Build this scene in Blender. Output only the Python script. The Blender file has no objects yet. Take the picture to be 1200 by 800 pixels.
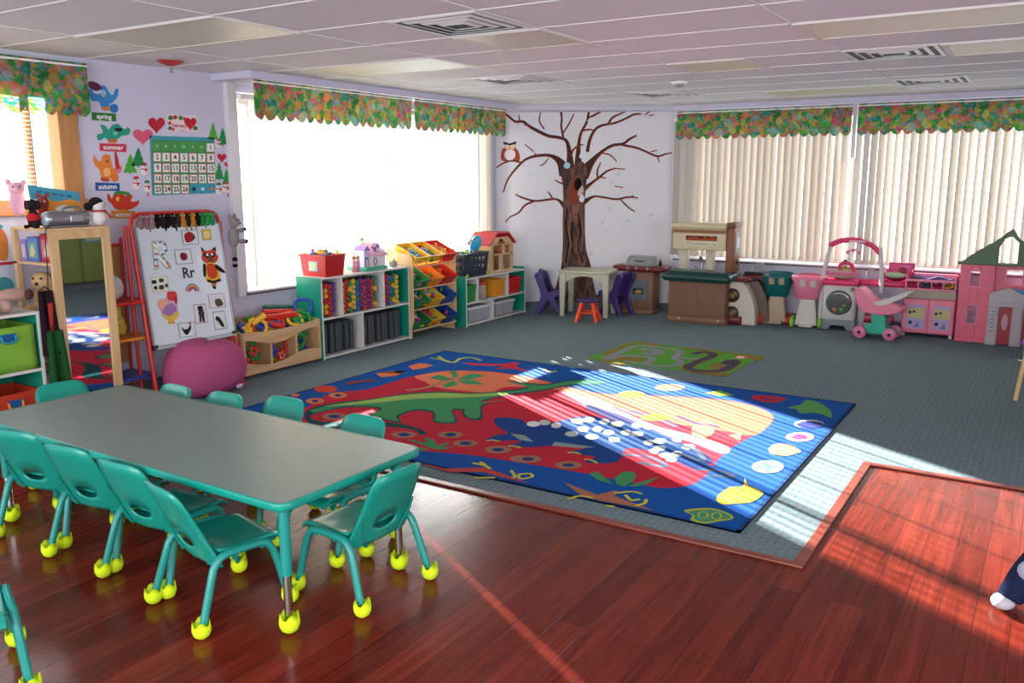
import bpy, bmesh, math, random
from mathutils import Vector, Matrix
random.seed(7)
S = bpy.context.scene
COL = S.collection
PI = math.pi

# ------------------------------------------------------------------ camera
CAM_H = 1.7; F = 1011.0
YAW = math.radians(32.1); PIT = math.radians(10.81); ROLL = math.radians(.08)
cf = Vector((-math.sin(YAW)*math.cos(PIT), math.cos(YAW)*math.cos(PIT), -math.sin(PIT)))
cr = Vector((math.cos(YAW), math.sin(YAW), 0)); cd = cf.cross(cr)
cr, cd = cr*math.cos(ROLL)+cd*math.sin(ROLL), -cr*math.sin(ROLL)+cd*math.cos(ROLL)
cam = bpy.data.cameras.new('camera'); cam_o = bpy.data.objects.new('camera', cam); COL.objects.link(cam_o)
cam.sensor_width = 36; cam.lens = F/1200*36; cam.clip_start = .05; cam.clip_end = 200
mw = Matrix((( cr.x, -cd.x, -cf.x, 0), (cr.y, -cd.y, -cf.y, 0), (cr.z, -cd.z, -cf.z, CAM_H), (0, 0, 0, 1)))
cam_o.matrix_world = mw
S.camera = cam_o

# ------------------------------------------------------------------ light
S.view_settings.view_transform = 'Standard'; S.view_settings.look = 'None'
S.view_settings.gamma = 1; S.view_settings.use_curve_mapping = False
S.view_settings.exposure = 0.25
world = bpy.data.worlds.new('sky'); S.world = world; world.use_nodes = True
bgn = world.node_tree.nodes['Background']
bgn.inputs[0].default_value = (.86, .94, 1.0, 1); bgn.inputs[1].default_value = 3.2

def add_sun(energy, az_travel, elev):
    l = bpy.data.lights.new('sun', 'SUN'); o = bpy.data.objects.new('sun', l); COL.objects.link(o)
    l.energy = energy; l.angle = math.radians(.55); l.color = (1.0, .97, .92)
    a = math.radians(az_travel); e = math.radians(elev)
    d = Vector((math.cos(a)*math.cos(e), math.sin(a)*math.cos(e), -math.sin(e)))
    o.rotation_euler = d.to_track_quat('-Z', 'Y').to_euler(); o.location = (-12, 14, 6)
add_sun(70.0, -30.5, 17.5)
def add_area(name, loc, size, energy, direction, color=(1, 1, 1)):
    l = bpy.data.lights.new(name, 'AREA'); o = bpy.data.objects.new(name, l); COL.objects.link(o)
    l.shape = 'RECTANGLE'; l.size, l.size_y = size; l.energy = energy; l.color = color
    o.location = loc; o.rotation_euler = Vector(direction).to_track_quat('-Z', 'Z').to_euler()
    return o
# fill lamps added out of view, behind and beside the camera, to brighten the room
add_area('fill_back', (-2.0, -2.42, 1.5), (6.5, 1.6), 165, (0, 1, -.05), (.97, .98, 1))
add_area('fill_side', (4.1, 2.0, 1.5), (5.5, 1.6), 110, (-1, 0, -.05), (.97, .98, 1))
# the photographer's flash, a small lamp just above the camera
def add_flash(e):
    l = bpy.data.lights.new('flash', 'AREA'); o = bpy.data.objects.new('flash', l); COL.objects.link(o)
    l.shape = 'DISK'; l.size = .07; l.energy = e; o.location = (0.0, -.02, 1.84)
    o.rotation_euler = cf.to_track_quat('-Z', 'Z').to_euler()
add_flash(34)

# ------------------------------------------------------------------ pixel to point helpers (photo frame 1200x800)
O = Vector((0, 0, CAM_H))
def ray(px, py): return cf + cr*((px-600)/F) + cd*((py-400)/F)
def Zp(px, py, z=0.0): v = ray(px, py); return O+v*((z-CAM_H)/v.z)
def Xp(px, py, x): v = ray(px, py); return O+v*(x/v.x)
def Yp(px, py, y): v = ray(px, py); return O+v*(y/v.y)

# ------------------------------------------------------------------ materials
def lin(c):
    if isinstance(c, str): c = [int(c[i:i+2], 16) for i in (0, 2, 4)]
    return tuple(((x/255)/12.92 if x/255 <= .04045 else ((x/255+.055)/1.055)**2.4) for x in c)+(1.0,)
MATS = {}
def mat(c, rough=.5, metal=0, spec=.5, trans=0.0, bump=0, bscale=60, var=0, emit=0, coat=0, alpha=1.0):
    key = (c, rough, metal, spec, trans, bump, bscale, var, coat, alpha)
    if key in MATS: return MATS[key]
    m = bpy.data.materials.new('m_%s' % c); m.use_nodes = True; nt = m.node_tree; N = nt.nodes; L = nt.links
    b = N['Principled BSDF']; col = lin(c)
    b.inputs['Base Color'].default_value = col; b.inputs['Roughness'].default_value = rough
    b.inputs['Metallic'].default_value = metal; b.inputs['Specular IOR Level'].default_value = spec
    b.inputs['Coat Weight'].default_value = coat; b.inputs['Alpha'].default_value = alpha
    if bump or var:
        tc = N.new('ShaderNodeTexCoord'); nz = N.new('ShaderNodeTexNoise'); nz.inputs['Scale'].default_value = bscale
        nz.inputs['Detail'].default_value = 4; L.new(tc.outputs['Object'], nz.inputs['Vector'])
        if bump:
            bp = N.new('ShaderNodeBump'); bp.inputs['Strength'].default_value = bump; bp.inputs['Distance'].default_value = .004
            L.new(nz.outputs['Fac'], bp.inputs['Height']); L.new(bp.outputs[0], b.inputs['Normal'])
        if var:
            mx = N.new('ShaderNodeMix'); mx.data_type = 'RGBA'
            mx.inputs[6].default_value = tuple(x*(1-var) for x in col[:3])+(1,); mx.inputs[7].default_value = tuple(min(1, x*(1+var)) for x in col[:3])+(1,)
            L.new(nz.outputs['Fac'], mx.inputs[0]); L.new(mx.outputs[2], b.inputs['Base Color'])
    if trans:
        out = N['Material Output']; t = N.new('ShaderNodeBsdfTranslucent'); t.inputs[0].default_value = col
        ms = N.new('ShaderNodeMixShader'); ms.inputs[0].default_value = trans
        L.new(b.outputs[0], ms.inputs[1]); L.new(t.outputs[0], ms.inputs[2]); L.new(ms.outputs[0], out.inputs[0])
    MATS[key] = m
    return m
def plastic(c, r=.32): return mat(c, r, 0, .5)
def cloth(c): return mat(c, .95, 0, .1, bump=.5, bscale=180, var=.12)
def card(c): return mat(c, .7, 0, .2)

def nodes(name):
    m = bpy.data.materials.new(name); m.use_nodes = True; nt = m.node_tree
    return m, nt.nodes, nt.links, nt.nodes['Principled BSDF']
def mapping(N, L, scale=(1, 1, 1), rot=(0, 0, 0), coord='Object'):
    tc = N.new('ShaderNodeTexCoord'); mp = N.new('ShaderNodeMapping'); mp.inputs['Scale'].default_value = scale
    mp.inputs['Rotation'].default_value = rot; L.new(tc.outputs[coord], mp.inputs['Vector']); return mp.outputs[0]
def ramp(N, L, src, stops, interp='LINEAR'):
    r = N.new('ShaderNodeValToRGB'); r.color_ramp.interpolation = interp; e = r.color_ramp.elements
    while len(e) < len(stops): e.new(.5)
    for k, (p, c) in enumerate(stops): e[k].position = p; e[k].color = lin(c)
    L.new(src, r.inputs[0]); return r.outputs[0]
def mixc(N, L, fac, a, b, typ='MIX'):
    m = N.new('ShaderNodeMix'); m.data_type = 'RGBA'; m.blend_type = typ
    for s, i in ((fac, 0), (a, 6), (b, 7)):
        if hasattr(s, 'links') or hasattr(s, 'is_output'): L.new(s, m.inputs[i])
        else: m.inputs[i].default_value = s
    return m.outputs[2]

def wood_floor():
    m, N, L, b = nodes('red_wood_planks')
    v = mapping(N, L, (1, 1, 1), (0, 0, PI/2))
    br = N.new('ShaderNodeTexBrick'); L.new(v, br.inputs['Vector'])
    br.inputs['Color1'].default_value = (0, 0, 0, 1); br.inputs['Color2'].default_value = (1, 1, 1, 1); br.inputs['Mortar'].default_value = (.5, .5, .5, 1)
    br.inputs['Scale'].default_value = 1; br.inputs['Mortar Size'].default_value = .0012; br.inputs['Mortar Smooth'].default_value = .2
    br.inputs['Brick Width'].default_value = 1.15; br.inputs['Row Height'].default_value = .125; br.offset = .37
    base = ramp(N, L, br.outputs['Color'], [(0, '74281c'), (.5, '823022'), (1, '903828')])
    v2 = mapping(N, L, (22, 1.1, 1)); nz = N.new('ShaderNodeTexNoise'); nz.inputs['Scale'].default_value = 1.3; nz.inputs['Detail'].default_value = 5; nz.inputs['Distortion'].default_value = .15
    L.new(v2, nz.inputs['Vector']); st = ramp(N, L, nz.outputs['Fac'], [(.22, '64463f'), (.5, 'c8b4ae'), (.8, 'ffffff')])
    c = mixc(N, L, .62, base, st, 'MULTIPLY')
    v3 = mapping(N, L, (70, 3, 1)); n3 = N.new('ShaderNodeTexNoise'); n3.inputs['Scale'].default_value = 1.1; n3.inputs['Detail'].default_value = 2; L.new(v3, n3.inputs['Vector'])
    c = mixc(N, L, .5, c, ramp(N, L, n3.outputs['Fac'], [(.25, '806a64'), (.8, 'ffffff')]), 'MULTIPLY')
    c = mixc(N, L, br.outputs['Fac'], c, lin('2a0c08'))
    L.new(c, b.inputs['Base Color']); b.inputs['Roughness'].default_value = .2; b.inputs['Specular IOR Level'].default_value = .2
    bp = N.new('ShaderNodeBump'); bp.inputs['Strength'].default_value = .25; bp.inputs['Distance'].default_value = .002; bp.invert = True
    L.new(br.outputs['Fac'], bp.inputs['Height']); L.new(bp.outputs[0], b.inputs['Normal'])
    return m
def carpet_mat():
    m, N, L, b = nodes('grey_teal_carpet')
    v = mapping(N, L)
    ck = N.new('ShaderNodeTexVoronoi'); ck.inputs['Scale'].default_value = 26; ck.inputs['Randomness'].default_value = .25; L.new(v, ck.inputs['Vector'])
    nz = N.new('ShaderNodeTexNoise'); nz.inputs['Scale'].default_value = 90; nz.inputs['Detail'].default_value = 4; L.new(v, nz.inputs['Vector'])
    a = ramp(N, L, ck.outputs['Distance'], [(.1, '7f9095'), (.6, '6f8086')])
    c = mixc(N, L, .6, a, ramp(N, L, nz.outputs['Fac'], [(.3, 'b4bcbe'), (.7, 'ffffff')]), 'MULTIPLY')
    L.new(c, b.inputs['Base Color']); b.inputs['Roughness'].default_value = .95; b.inputs['Specular IOR Level'].default_value = .1
    bp = N.new('ShaderNodeBump'); bp.inputs['Strength'].default_value = .3; bp.inputs['Distance'].default_value = .003
    L.new(ck.outputs['Distance'], bp.inputs['Height']); L.new(bp.outputs[0], b.inputs['Normal'])
    return m
def floral_mat():
    m, N, L, b = nodes('floral_cotton')
    v = mapping(N, L)
    vo = N.new('ShaderNodeTexVoronoi'); vo.inputs['Scale'].default_value = 17; L.new(v, vo.inputs['Vector'])
    sp = N.new('ShaderNodeSeparateColor'); L.new(vo.outputs['Color'], sp.inputs[0])
    cols = ['1f6a2c', '3f922c', 'c8602a', '1f7a4c', 'b82c60', '6fa62c', '2a7080', 'd07a38', '256a24', 'b84a58', '4a9230', 'b8b850']
    c1 = ramp(N, L, sp.outputs[0], [(i/12, c) for i, c in enumerate(cols)], 'CONSTANT')
    v2 = N.new('ShaderNodeTexVoronoi'); v2.inputs['Scale'].default_value = 36; L.new(v, v2.inputs['Vector'])
    s2 = N.new('ShaderNodeSeparateColor'); L.new(v2.outputs['Color'], s2.inputs[0])
    c2 = ramp(N, L, s2.outputs[1], [(0, '2f8a3a'), (.3, 'd07a40'), (.45, '3a9a50'), (.62, 'c05a88'), (.75, '5a98b0'), (.88, '245a48')], 'CONSTANT')
    v3 = N.new('ShaderNodeTexVoronoi'); v3.inputs['Scale'].default_value = 7.5; L.new(v, v3.inputs['Vector'])
    fl = ramp(N, L, v3.outputs['Distance'], [(.0, 'ffffff'), (.30, 'ffffff'), (.36, '000000')])
    s3 = N.new('ShaderNodeSeparateColor'); L.new(v3.outputs['Color'], s3.inputs[0])
    c3 = ramp(N, L, s3.outputs[2], [(0, 'c23a5c'), (.4, '7ab0b8'), (.7, 'd0803a')], 'CONSTANT')
    c = mixc(N, L, .5, c1, c2)
    f = N.new('ShaderNodeMath'); f.operation = 'MULTIPLY'; L.new(fl, f.inputs[0]); f.inputs[1].default_value = .45
    c = mixc(N, L, f.outputs[0], c, c3)
    L.new(c, b.inputs['Base Color']); b.inputs['Roughness'].default_value = .9
    t = N.new('ShaderNodeBsdfTranslucent'); L.new(c, t.inputs[0]); ms = N.new('ShaderNodeMixShader'); ms.inputs[0].default_value = .32
    L.new(b.outputs[0], ms.inputs[1]); L.new(t.outputs[0], ms.inputs[2]); L.new(ms.outputs[0], N['Material Output'].inputs[0])
    return m
def wood_mat(c1, c2, rough=.45, axis=2, name='wood'):
    m, N, L, b = nodes(name)
    sc = [14, 14, 14]; sc[axis] = 1.2
    v = mapping(N, L, tuple(sc)); nz = N.new('ShaderNodeTexNoise'); nz.inputs['Scale'].default_value = 1.6; nz.inputs['Detail'].default_value = 5; nz.inputs['Distortion'].default_value = .6
    L.new(v, nz.inputs['Vector']); c = ramp(N, L, nz.outputs['Fac'], [(.3, c1), (.7, c2)])
    L.new(c, b.inputs['Base Color']); b.inputs['Roughness'].default_value = rough
    return m
def bark_mat():
    m, N, L, b = nodes('painted_bark')
    v = mapping(N, L, (9, 9, 2.2)); nz = N.new('ShaderNodeTexNoise'); nz.inputs['Scale'].default_value = 1.5; nz.inputs['Detail'].default_value = 6; nz.inputs['Distortion'].default_value = 1.2
    L.new(v, nz.inputs['Vector']); c = ramp(N, L, nz.outputs['Fac'], [(.32, '2a1c1a'), (.5, '5a3a30'), (.68, '855c4c')])
    L.new(c, b.inputs['Base Color']); b.inputs['Roughness'].default_value = .8
    return m
def slat_mat(c='e6e0d4', tr=.5):
    m, N, L, b = nodes('vinyl_slat')
    b.inputs['Base Color'].default_value = lin(c); b.inputs['Roughness'].default_value = .5
    t = N.new('ShaderNodeBsdfTranslucent'); t.inputs[0].default_value = lin(c); ms = N.new('ShaderNodeMixShader'); ms.inputs[0].default_value = tr
    L.new(b.outputs[0], ms.inputs[1]); L.new(t.outputs[0], ms.inputs[2]); L.new(ms.outputs[0], N['Material Output'].inputs[0])
    return m
def glass_mat():
    m, N, L, b = nodes('window_glass')
    t = N.new('ShaderNodeBsdfTransparent'); t.inputs[0].default_value = (.95, .97, .97, 1); g = N.new('ShaderNodeBsdfGlossy'); g.inputs['Roughness'].default_value = .02
    ms = N.new('ShaderNodeMixShader'); ms.inputs[0].default_value = .05
    L.new(t.outputs[0], ms.inputs[1]); L.new(g.outputs[0], ms.inputs[2]); L.new(ms.outputs[0], N['Material Output'].inputs[0])
    return m
def clear_plastic(c='e8eef0', a=.35):
    return mat(c, .15, 0, .5, alpha=a)
def laminate():
    m, N, L, b = nodes('grey_green_laminate')
    v = mapping(N, L, (3, 60, 1)); nz = N.new('ShaderNodeTexNoise'); nz.inputs['Scale'].default_value = 3; nz.inputs['Detail'].default_value = 3; L.new(v, nz.inputs['Vector'])
    c = ramp(N, L, nz.outputs['Fac'], [(.3, '66786f'), (.7, '76877e')])
    L.new(c, b.inputs['Base Color']); b.inputs['Roughness'].default_value = .36
    return m
M_FLOOR = wood_floor(); M_CARPET = carpet_mat(); M_FLORAL = floral_mat(); M_BARK = bark_mat(); M_GLASS = glass_mat()
M_BIRCH = wood_mat('c29a68', 'd9b888', .45, 2, 'birch_upright'); M_BIRCHH = wood_mat('c09a6c', 'd6b48a', .45, 1, 'birch_level')
M_OAK = wood_mat('a4703c', 'c08c54', .5, 2, 'oak_trim'); M_LAM = laminate()
M_TRIM = wood_mat('6e2c20', '8c4232', .35, 0, 'cherry_strip')
LILAC = mat('c9c8dc', .8, 0, .2, bump=.12, bscale=90); WHITEWALL = mat('dcdce2', .8, 0, .2, bump=.12, bscale=90)
TEAL = '129a86'; M_TEAL = mat('0f8f7e', .3, 0, .5, coat=.15); M_TEALMET = mat('1b8a80', .32, 0, .5)
CHROME = mat('d0d0d0', .12, 1); WHITE = plastic('f0f0ee', .4); BLACK = plastic('151515', .4)

# ------------------------------------------------------------------ mesh builder
class MB:
    def __init__(s): s.v = []; s.f = []; s.mi = []; s.sm = []; s.m = 0; s.T = Matrix.Identity(4)
    def add(s, vs, fs, smooth=False):
        n = len(s.v); s.v += [tuple(s.T @ Vector(p)) for p in vs]
        for f in fs: s.f.append(tuple(n+i for i in f)); s.mi.append(s.m); s.sm.append(smooth)
        return s
    def box(s, x0, x1, y0, y1, z0, z1):
        if x0 > x1: x0, x1 = x1, x0
        if y0 > y1: y0, y1 = y1, y0
        if z0 > z1: z0, z1 = z1, z0
        vs = [(x, y, z) for z in (z0, z1) for y in (y0, y1) for x in (x0, x1)]
        return s.add(vs, [(0, 2, 3, 1), (4, 5, 7, 6), (0, 1, 5, 4), (2, 6, 7, 3), (0, 4, 6, 2), (1, 3, 7, 5)])
    def rbox(s, x0, x1, y0, y1, z0, z1, r=.01, seg=3):
        # upright-rounded box: rounded rectangle in xy with chamfered top and bottom edges
        cx, cy, hx, hy = (x0+x1)/2, (y0+y1)/2, abs(x1-x0)/2, abs(y1-y0)/2; r = min(r, hx*.99, hy*.99)
        def ring(ins, z):
            o = []
            for qx, qy, a0 in ((1, 1, 0), (-1, 1, 90), (-1, -1, 180), (1, -1, 270)):
                for k in range(seg+1):
                    a = math.radians(a0+90*k/seg); rr = r-ins*.3
                    o.append((cx+qx*(hx-r)+(r-ins)*math.cos(a) if r > ins else cx+qx*(hx-ins), cy+qy*(hy-r)+(r-ins)*math.sin(a) if r > ins else cy+qy*(hy-ins), z))
            return o
        e = min(r*.5, (z1-z0)*.3)
        rings = [ring(e*.99, z0), ring(0, z0+e), ring(0, z1-e), ring(e*.99, z1)]
        n = len(rings[0]); vs = [p for q in rings for p in q]; fs = []
        for k in range(3):
            for i in range(n): j = (i+1) % n; fs.append((k*n+i, k*n+j, (k+1)*n+j, (k+1)*n+i))
        s.add(vs, fs, True)
        s.add(rings[0], [tuple(reversed(range(n)))]); return s.add(rings[3], [tuple(range(n))])
    def prism(s, pts, a, b, plane='xy'):
        # polygon pts extruded from a to b along the remaining axis
        def P(u, v, w): return {'xy': (u, v, w), 'xz': (u, w, v), 'yz': (w, u, v)}[plane]
        n = len(pts); vs = [P(u, v, a) for u, v in pts]+[P(u, v, b) for u, v in pts]
        area = sum(pts[i][0]*pts[(i+1) % n][1]-pts[(i+1) % n][0]*pts[i][1] for i in range(n))
        flip = (area > 0) == (b > a)
        if plane == 'xz': flip = not flip
        c0 = tuple(range(n)); c1 = tuple(range(n, 2*n)); sd = [(i, (i+1) % n, n+(i+1) % n, n+i) for i in range(n)]
        fs = [tuple(reversed(c0)), c1]+sd
        if not flip: fs = [tuple(reversed(f)) for f in fs]
        return s.add(vs, fs)
    def tube(s, path, r, n=10, closed=False, caps=True):
        path = [Vector(p) for p in path]; m = len(path); rs = r if isinstance(r, (list, tuple)) else [r]*m
        tans = []
        for i in range(m):
            a = path[(i-1) % m] if closed or i > 0 else path[i]; b = path[(i+1) % m] if closed or i < m-1 else path[i]
            t = (b-a); tans.append(t.normalized() if t.length > 1e-9 else Vector((0, 0, 1)))
        up = Vector((0, 0, 1)) if abs(tans[0].z) < .9 else Vector((1, 0, 0)); nr = tans[0].cross(up).normalized(); vs = []
        for i in range(m):
            nr = (nr-tans[i]*nr.dot(tans[i])); nr = nr.normalized() if nr.length > 1e-6 else tans[i].orthogonal().normalized()
            bn = tans[i].cross(nr)
            for k in range(n): a = 2*PI*k/n; vs.append(path[i]+(nr*math.cos(a)+bn*math.sin(a))*rs[i])
        fs = []
        for i in range(m if closed else m-1):
            for k in range(n): a, b = i*n, ((i+1) % m)*n; k2 = (k+1) % n; fs.append((a+k, a+k2, b+k2, b+k))
        s.add(vs, fs, True)
        if caps and not closed: s.add(vs[:n], [tuple(reversed(range(n)))]); s.add(vs[-n:], [tuple(range(n))])
        return s
    def cyl(s, a, b, r, n=16): return s.tube([a, b], r, n)
    def lathe(s, prof, c=(0, 0, 0), n=20, axis='z', smooth=True):
        vs = []; c = Vector(c)
        for r, h in prof:
            for k in range(n):
                a = 2*PI*k/n; x, y = r*math.cos(a), r*math.sin(a)
                vs.append(c+Vector({'z': (x, y, h), 'y': (x, h, y), 'x': (h, x, y)}[axis]))
        fs = []
        for i in range(len(prof)-1):
            for k in range(n): k2 = (k+1) % n; fs.append((i*n+k, i*n+k2, (i+1)*n+k2, (i+1)*n+k))
        if prof[0][0] > 1e-5: fs.append(tuple(reversed(range(n))))
        if prof[-1][0] > 1e-5: fs.append(tuple((len(prof)-1)*n+k for k in range(n)))
        if axis == 'y': fs = [tuple(reversed(f)) for f in fs]
        return s.add(vs, fs, smooth)
    def ell(s, c, r, nu=14, nv=9, rot=None):
        c = Vector(c); r = (r, r, r) if not isinstance(r, (tuple, list)) else r; vs = []
        for j in range(1, nv):
            t = PI*j/nv
            for i in range(nu):
                a = 2*PI*i/nu; p = Vector((r[0]*math.sin(t)*math.cos(a), r[1]*math.sin(t)*math.sin(a), -r[2]*math.cos(t)))
                if rot: p = rot @ p
                vs.append(c+p)
        b0, b1 = Vector((0, 0, -r[2])), Vector((0, 0, r[2]))
        if rot: b0, b1 = rot @ b0, rot @ b1
        vs += [c+b0, c+b1]; nb = len(vs)-2; fs = []
        for j in range(nv-2):
            for i in range(nu): i2 = (i+1) % nu; fs.append((j*nu+i, j*nu+i2, (j+1)*nu+i2, (j+1)*nu+i))
        for i in range(nu): i2 = (i+1) % nu; fs.append((nb, i2, i)); fs.append((nb+1, (nv-2)*nu+i, (nv-2)*nu+i2))
        return s.add(vs, fs, True)
    def grid(s, fn, nu, nv, th=0, smooth=True):
        # fn(u,v)->(point) ; th: thickness along the surface normal
        P = [[Vector(fn(i/nu, j/nv)) for i in range(nu+1)] for j in range(nv+1)]
        vs = [p for row in P for p in row]; W = nu+1
        fs = [(j*W+i, j*W+i+1, (j+1)*W+i+1, (j+1)*W+i) for j in range(nv) for i in range(nu)]
        if not th: return s.add(vs, fs, smooth)
        back = []
        for j in range(nv+1):
            for i in range(nu+1):
                du = P[j][min(nu, i+1)]-P[j][max(0, i-1)]; dv = P[min(nv, j+1)][i]-P[max(0, j-1)][i]
                nn = du.cross(dv); nn = nn.normalized() if nn.length > 1e-9 else Vector((0, 0, 1)); back.append(P[j][i]-nn*th)
        n = len(vs); fs2 = [tuple(reversed([n+k for k in f])) for f in fs]
        rim = [i for i in range(nu+1)]+[j*W+nu for j in range(1, nv+1)]+[nv*W+i for i in range(nu-1, -1, -1)]+[j*W for j in range(nv-1, 0, -1)]
        sd = [(rim[k], n+rim[k], n+rim[(k+1) % len(rim)], rim[(k+1) % len(rim)]) for k in range(len(rim))]
        return s.add(vs+back, fs+fs2+sd, smooth)
    def ringplate(s, outer, inner, fn, th, layers=None):
        # plate with a hole: outer/inner equal-length loops in (u,w), fn maps (u,w,t) to 3-D
        n = len(outer); K = 4; vs = []
        for t in (0, th):
            for k in range(K+1):
                for i in range(n):
                    u = outer[i][0]*(1-k/K)+inner[i][0]*k/K; w = outer[i][1]*(1-k/K)+inner[i][1]*k/K; vs.append(fn(u, w, t))
        B = (K+1)*n; fs = []
        for k in range(K):
            for i in range(n):
                j = (i+1) % n; fs.append((k*n+i, k*n+j, (k+1)*n+j, (k+1)*n+i)); fs.append(tuple(reversed((B+k*n+i, B+k*n+j, B+(k+1)*n+j, B+(k+1)*n+i))))
        for i in range(n):
            j = (i+1) % n; fs.append((i, B+i, B+j, j)); fs.append((K*n+j, B+K*n+j, B+K*n+i, K*n+i))
        return s.add(vs, fs, True)
    def text(s, txt, size, org, ux, uy, th=.001, align='CENTER'):
        c = bpy.data.curves.new('t', 'FONT'); c.body = txt; c.size = size; c.align_x = align; c.align_y = 'CENTER'; c.resolution_u = 2
        c.offset = size*.02
        o = bpy.data.objects.new('t', c); COL.objects.link(o); bpy.context.view_layer.update()
        me = bpy.data.meshes.new_from_object(o.evaluated_get(bpy.context.evaluated_depsgraph_get()))
        org, ux, uy = Vector(org), Vector(ux).normalized(), Vector(uy).normalized(); nn = ux.cross(uy)
        vs = [org+ux*v.co.x+uy*v.co.y+nn*th for v in me.vertices]
        s.add(vs, [tuple(p.vertices) for p in me.polygons])
        bpy.data.objects.remove(o); bpy.data.curves.remove(c); bpy.data.meshes.remove(me); return s
    def build(s, name, mats, parent=None, bevel=0, remesh=0, sub=0, seg=2):
        me = bpy.data.meshes.new(name); me.from_pydata(s.v, [], s.f)
        if not isinstance(mats, (list, tuple)): mats = [mats]
        for m in mats: me.materials.append(m)
        for i, p in enumerate(me.polygons): p.material_index = min(s.mi[i], len(mats)-1); p.use_smooth = s.sm[i]
        me.validate(); me.update()
        o = bpy.data.objects.new(name, me); COL.objects.link(o)
        if parent: o.parent = parent
        if remesh:
            q = o.modifiers.new('r', 'REMESH'); q.mode = 'VOXEL'; q.voxel_size = remesh; q.use_smooth_shade = True
            q2 = o.modifiers.new('s', 'SMOOTH'); q2.iterations = 3
        if bevel:
            q = o.modifiers.new('b', 'BEVEL'); q.width = bevel; q.segments = seg; q.limit_method = 'ANGLE'; q.angle_limit = math.radians(40)
        if sub: q = o.modifiers.new('u', 'SUBSURF'); q.levels = sub; q.render_levels = sub
        return o
def tag(o, label, cat, group=None, kind=None):
    o['label'] = label; o['category'] = cat
    if group: o['group'] = group
    if kind: o['kind'] = kind
    return o
def thing(name, label, cat, loc=(0, 0, 0), rz=0, group=None, rx=0, ry=0):
    o = bpy.data.objects.new(name, None); COL.objects.link(o); o.empty_display_size = .1
    o.location = loc; o.rotation_euler = (rx, ry, rz); return tag(o, label, cat, group)
def struct(o): o['kind'] = 'structure'; return o
def dup(root, loc, rz, label, group=None, rx=None, ry=None):
    def cp(o, par):
        c = o.copy(); COL.objects.link(c)
        if par: c.parent = par
        for ch in list(o.children): cp(ch, c)
        return c
    r = cp(root, None); r.location = loc; r.rotation_euler = (rx if rx is not None else root.rotation_euler[0], ry if ry is not None else root.rotation_euler[1], rz); r['label'] = label
    if group: r['group'] = group
    return r
def circ(cx, cy, rx, ry=None, n=16, a0=0, a1=360):
    ry = rx if ry is None else ry
    full = a1-a0 == 360; return [(cx+rx*math.cos(math.radians(a0+(a1-a0)*k/(n if full else n-1))), cy+ry*math.sin(math.radians(a0+(a1-a0)*k/(n if full else n-1)))) for k in range(n)]
def bez(pts, n=8):
    # smooth open curve through points (Catmull-Rom), any dimension
    P = [Vector(p) for p in pts]; out = []
    for i in range(len(P)-1):
        p0 = P[i-1] if i else P[0]*2-P[1]; p1, p2 = P[i], P[i+1]; p3 = P[i+2] if i+2 < len(P) else P[-1]*2-P[-2]
        for k in range(n):
            t = k/n; out.append(.5*((2*p1)+(-p0+p2)*t+(2*p0-5*p1+4*p2-p3)*t*t+(-p0+3*p1-3*p2+p3)*t**3))
    return out+[P[-1]]
def closed(pts, n=4):
    # smooth closed outline
    m = len(pts); P = [Vector(p) for p in pts]; out = []
    for i in range(m):
        p0, p1, p2, p3 = P[i-1], P[i], P[(i+1) % m], P[(i+2) % m]
        for k in range(n):
            t = k/n; out.append(tuple(.5*((2*p1)+(-p0+p2)*t+(2*p0-5*p1+4*p2-p3)*t*t+(-p0+3*p1-3*p2+p3)*t**3)))
    return out
# ------------------------------------------------------------------ the room
XL = -6.1; YF = 10.38; ZC = 2.547; XR = 4.2; YB = -2.5; WC1 = (-6.1, 9.35); WC2 = (-4.15, 10.38); T = .14
SILL = .71; HEAD = 2.42
b = MB(); b.box(XL-.3, XR+.2, YB-.2, YF+.3, -.12, 0); struct(b.build('floor', M_FLOOR))
CY = 3.73; CX = -.82; CY2 = 5.35
b = MB(); b.prism([(XL, CY), (CX, CY), (CX, CY2), (XR, CY2), (XR, YF), (WC2[0], YF), (XL, WC1[1])], .0005, .007)
tag(b.build('carpet', M_CARPET), 'grey teal wall to wall carpet covering the far half of the room', 'carpet')
b = MB()
b.box(XL, CX+.02, CY-.05, CY, 0, .012); b.box(CX-.03, CX+.02, CY, CY2, 0, .0122); b.box(CX+.02, XR, CY2-.05, CY2, 0, .012)
struct(b.build('trim_1', M_TRIM, bevel=.004))
# ceiling and its grid
b = MB(); b.box(XL-.3, XR+.2, YB-.2, YF+.3, ZC, ZC+.1)
struct(b.build('ceiling', mat('d6d8dc', .9, 0, .1, bump=.25, bscale=140, var=.03)))
GX = [-5.19+1.27*k-1.27 for k in range(0, 10)]; GY = [3.25+.64*k for k in range(-9, 12)]
b = MB()
for x in GX:
    if XL < x < XR: b.box(x-.007, x+.007, YB, YF, ZC-.004, ZC)
for y in GY:
    if YB < y < YF: b.box(XL, XR, y-.007, y+.007, ZC-.0045, ZC)
struct(b.build('trim_2', mat('d8d6d6', .7)))
# crown soffit above the windows
b = MB()
sof = [(XL, 5.0), (-5.62, 5.0), (-5.62, 9.1), (-4.12, 10.2), (XR, 10.2), (XR, YF), (WC2[0], YF), (XL, WC1[1])]
b.prism(sof, ZC-.058, ZC-.001); struct(b.build('trim_3', LILAC, bevel=.003))
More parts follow.
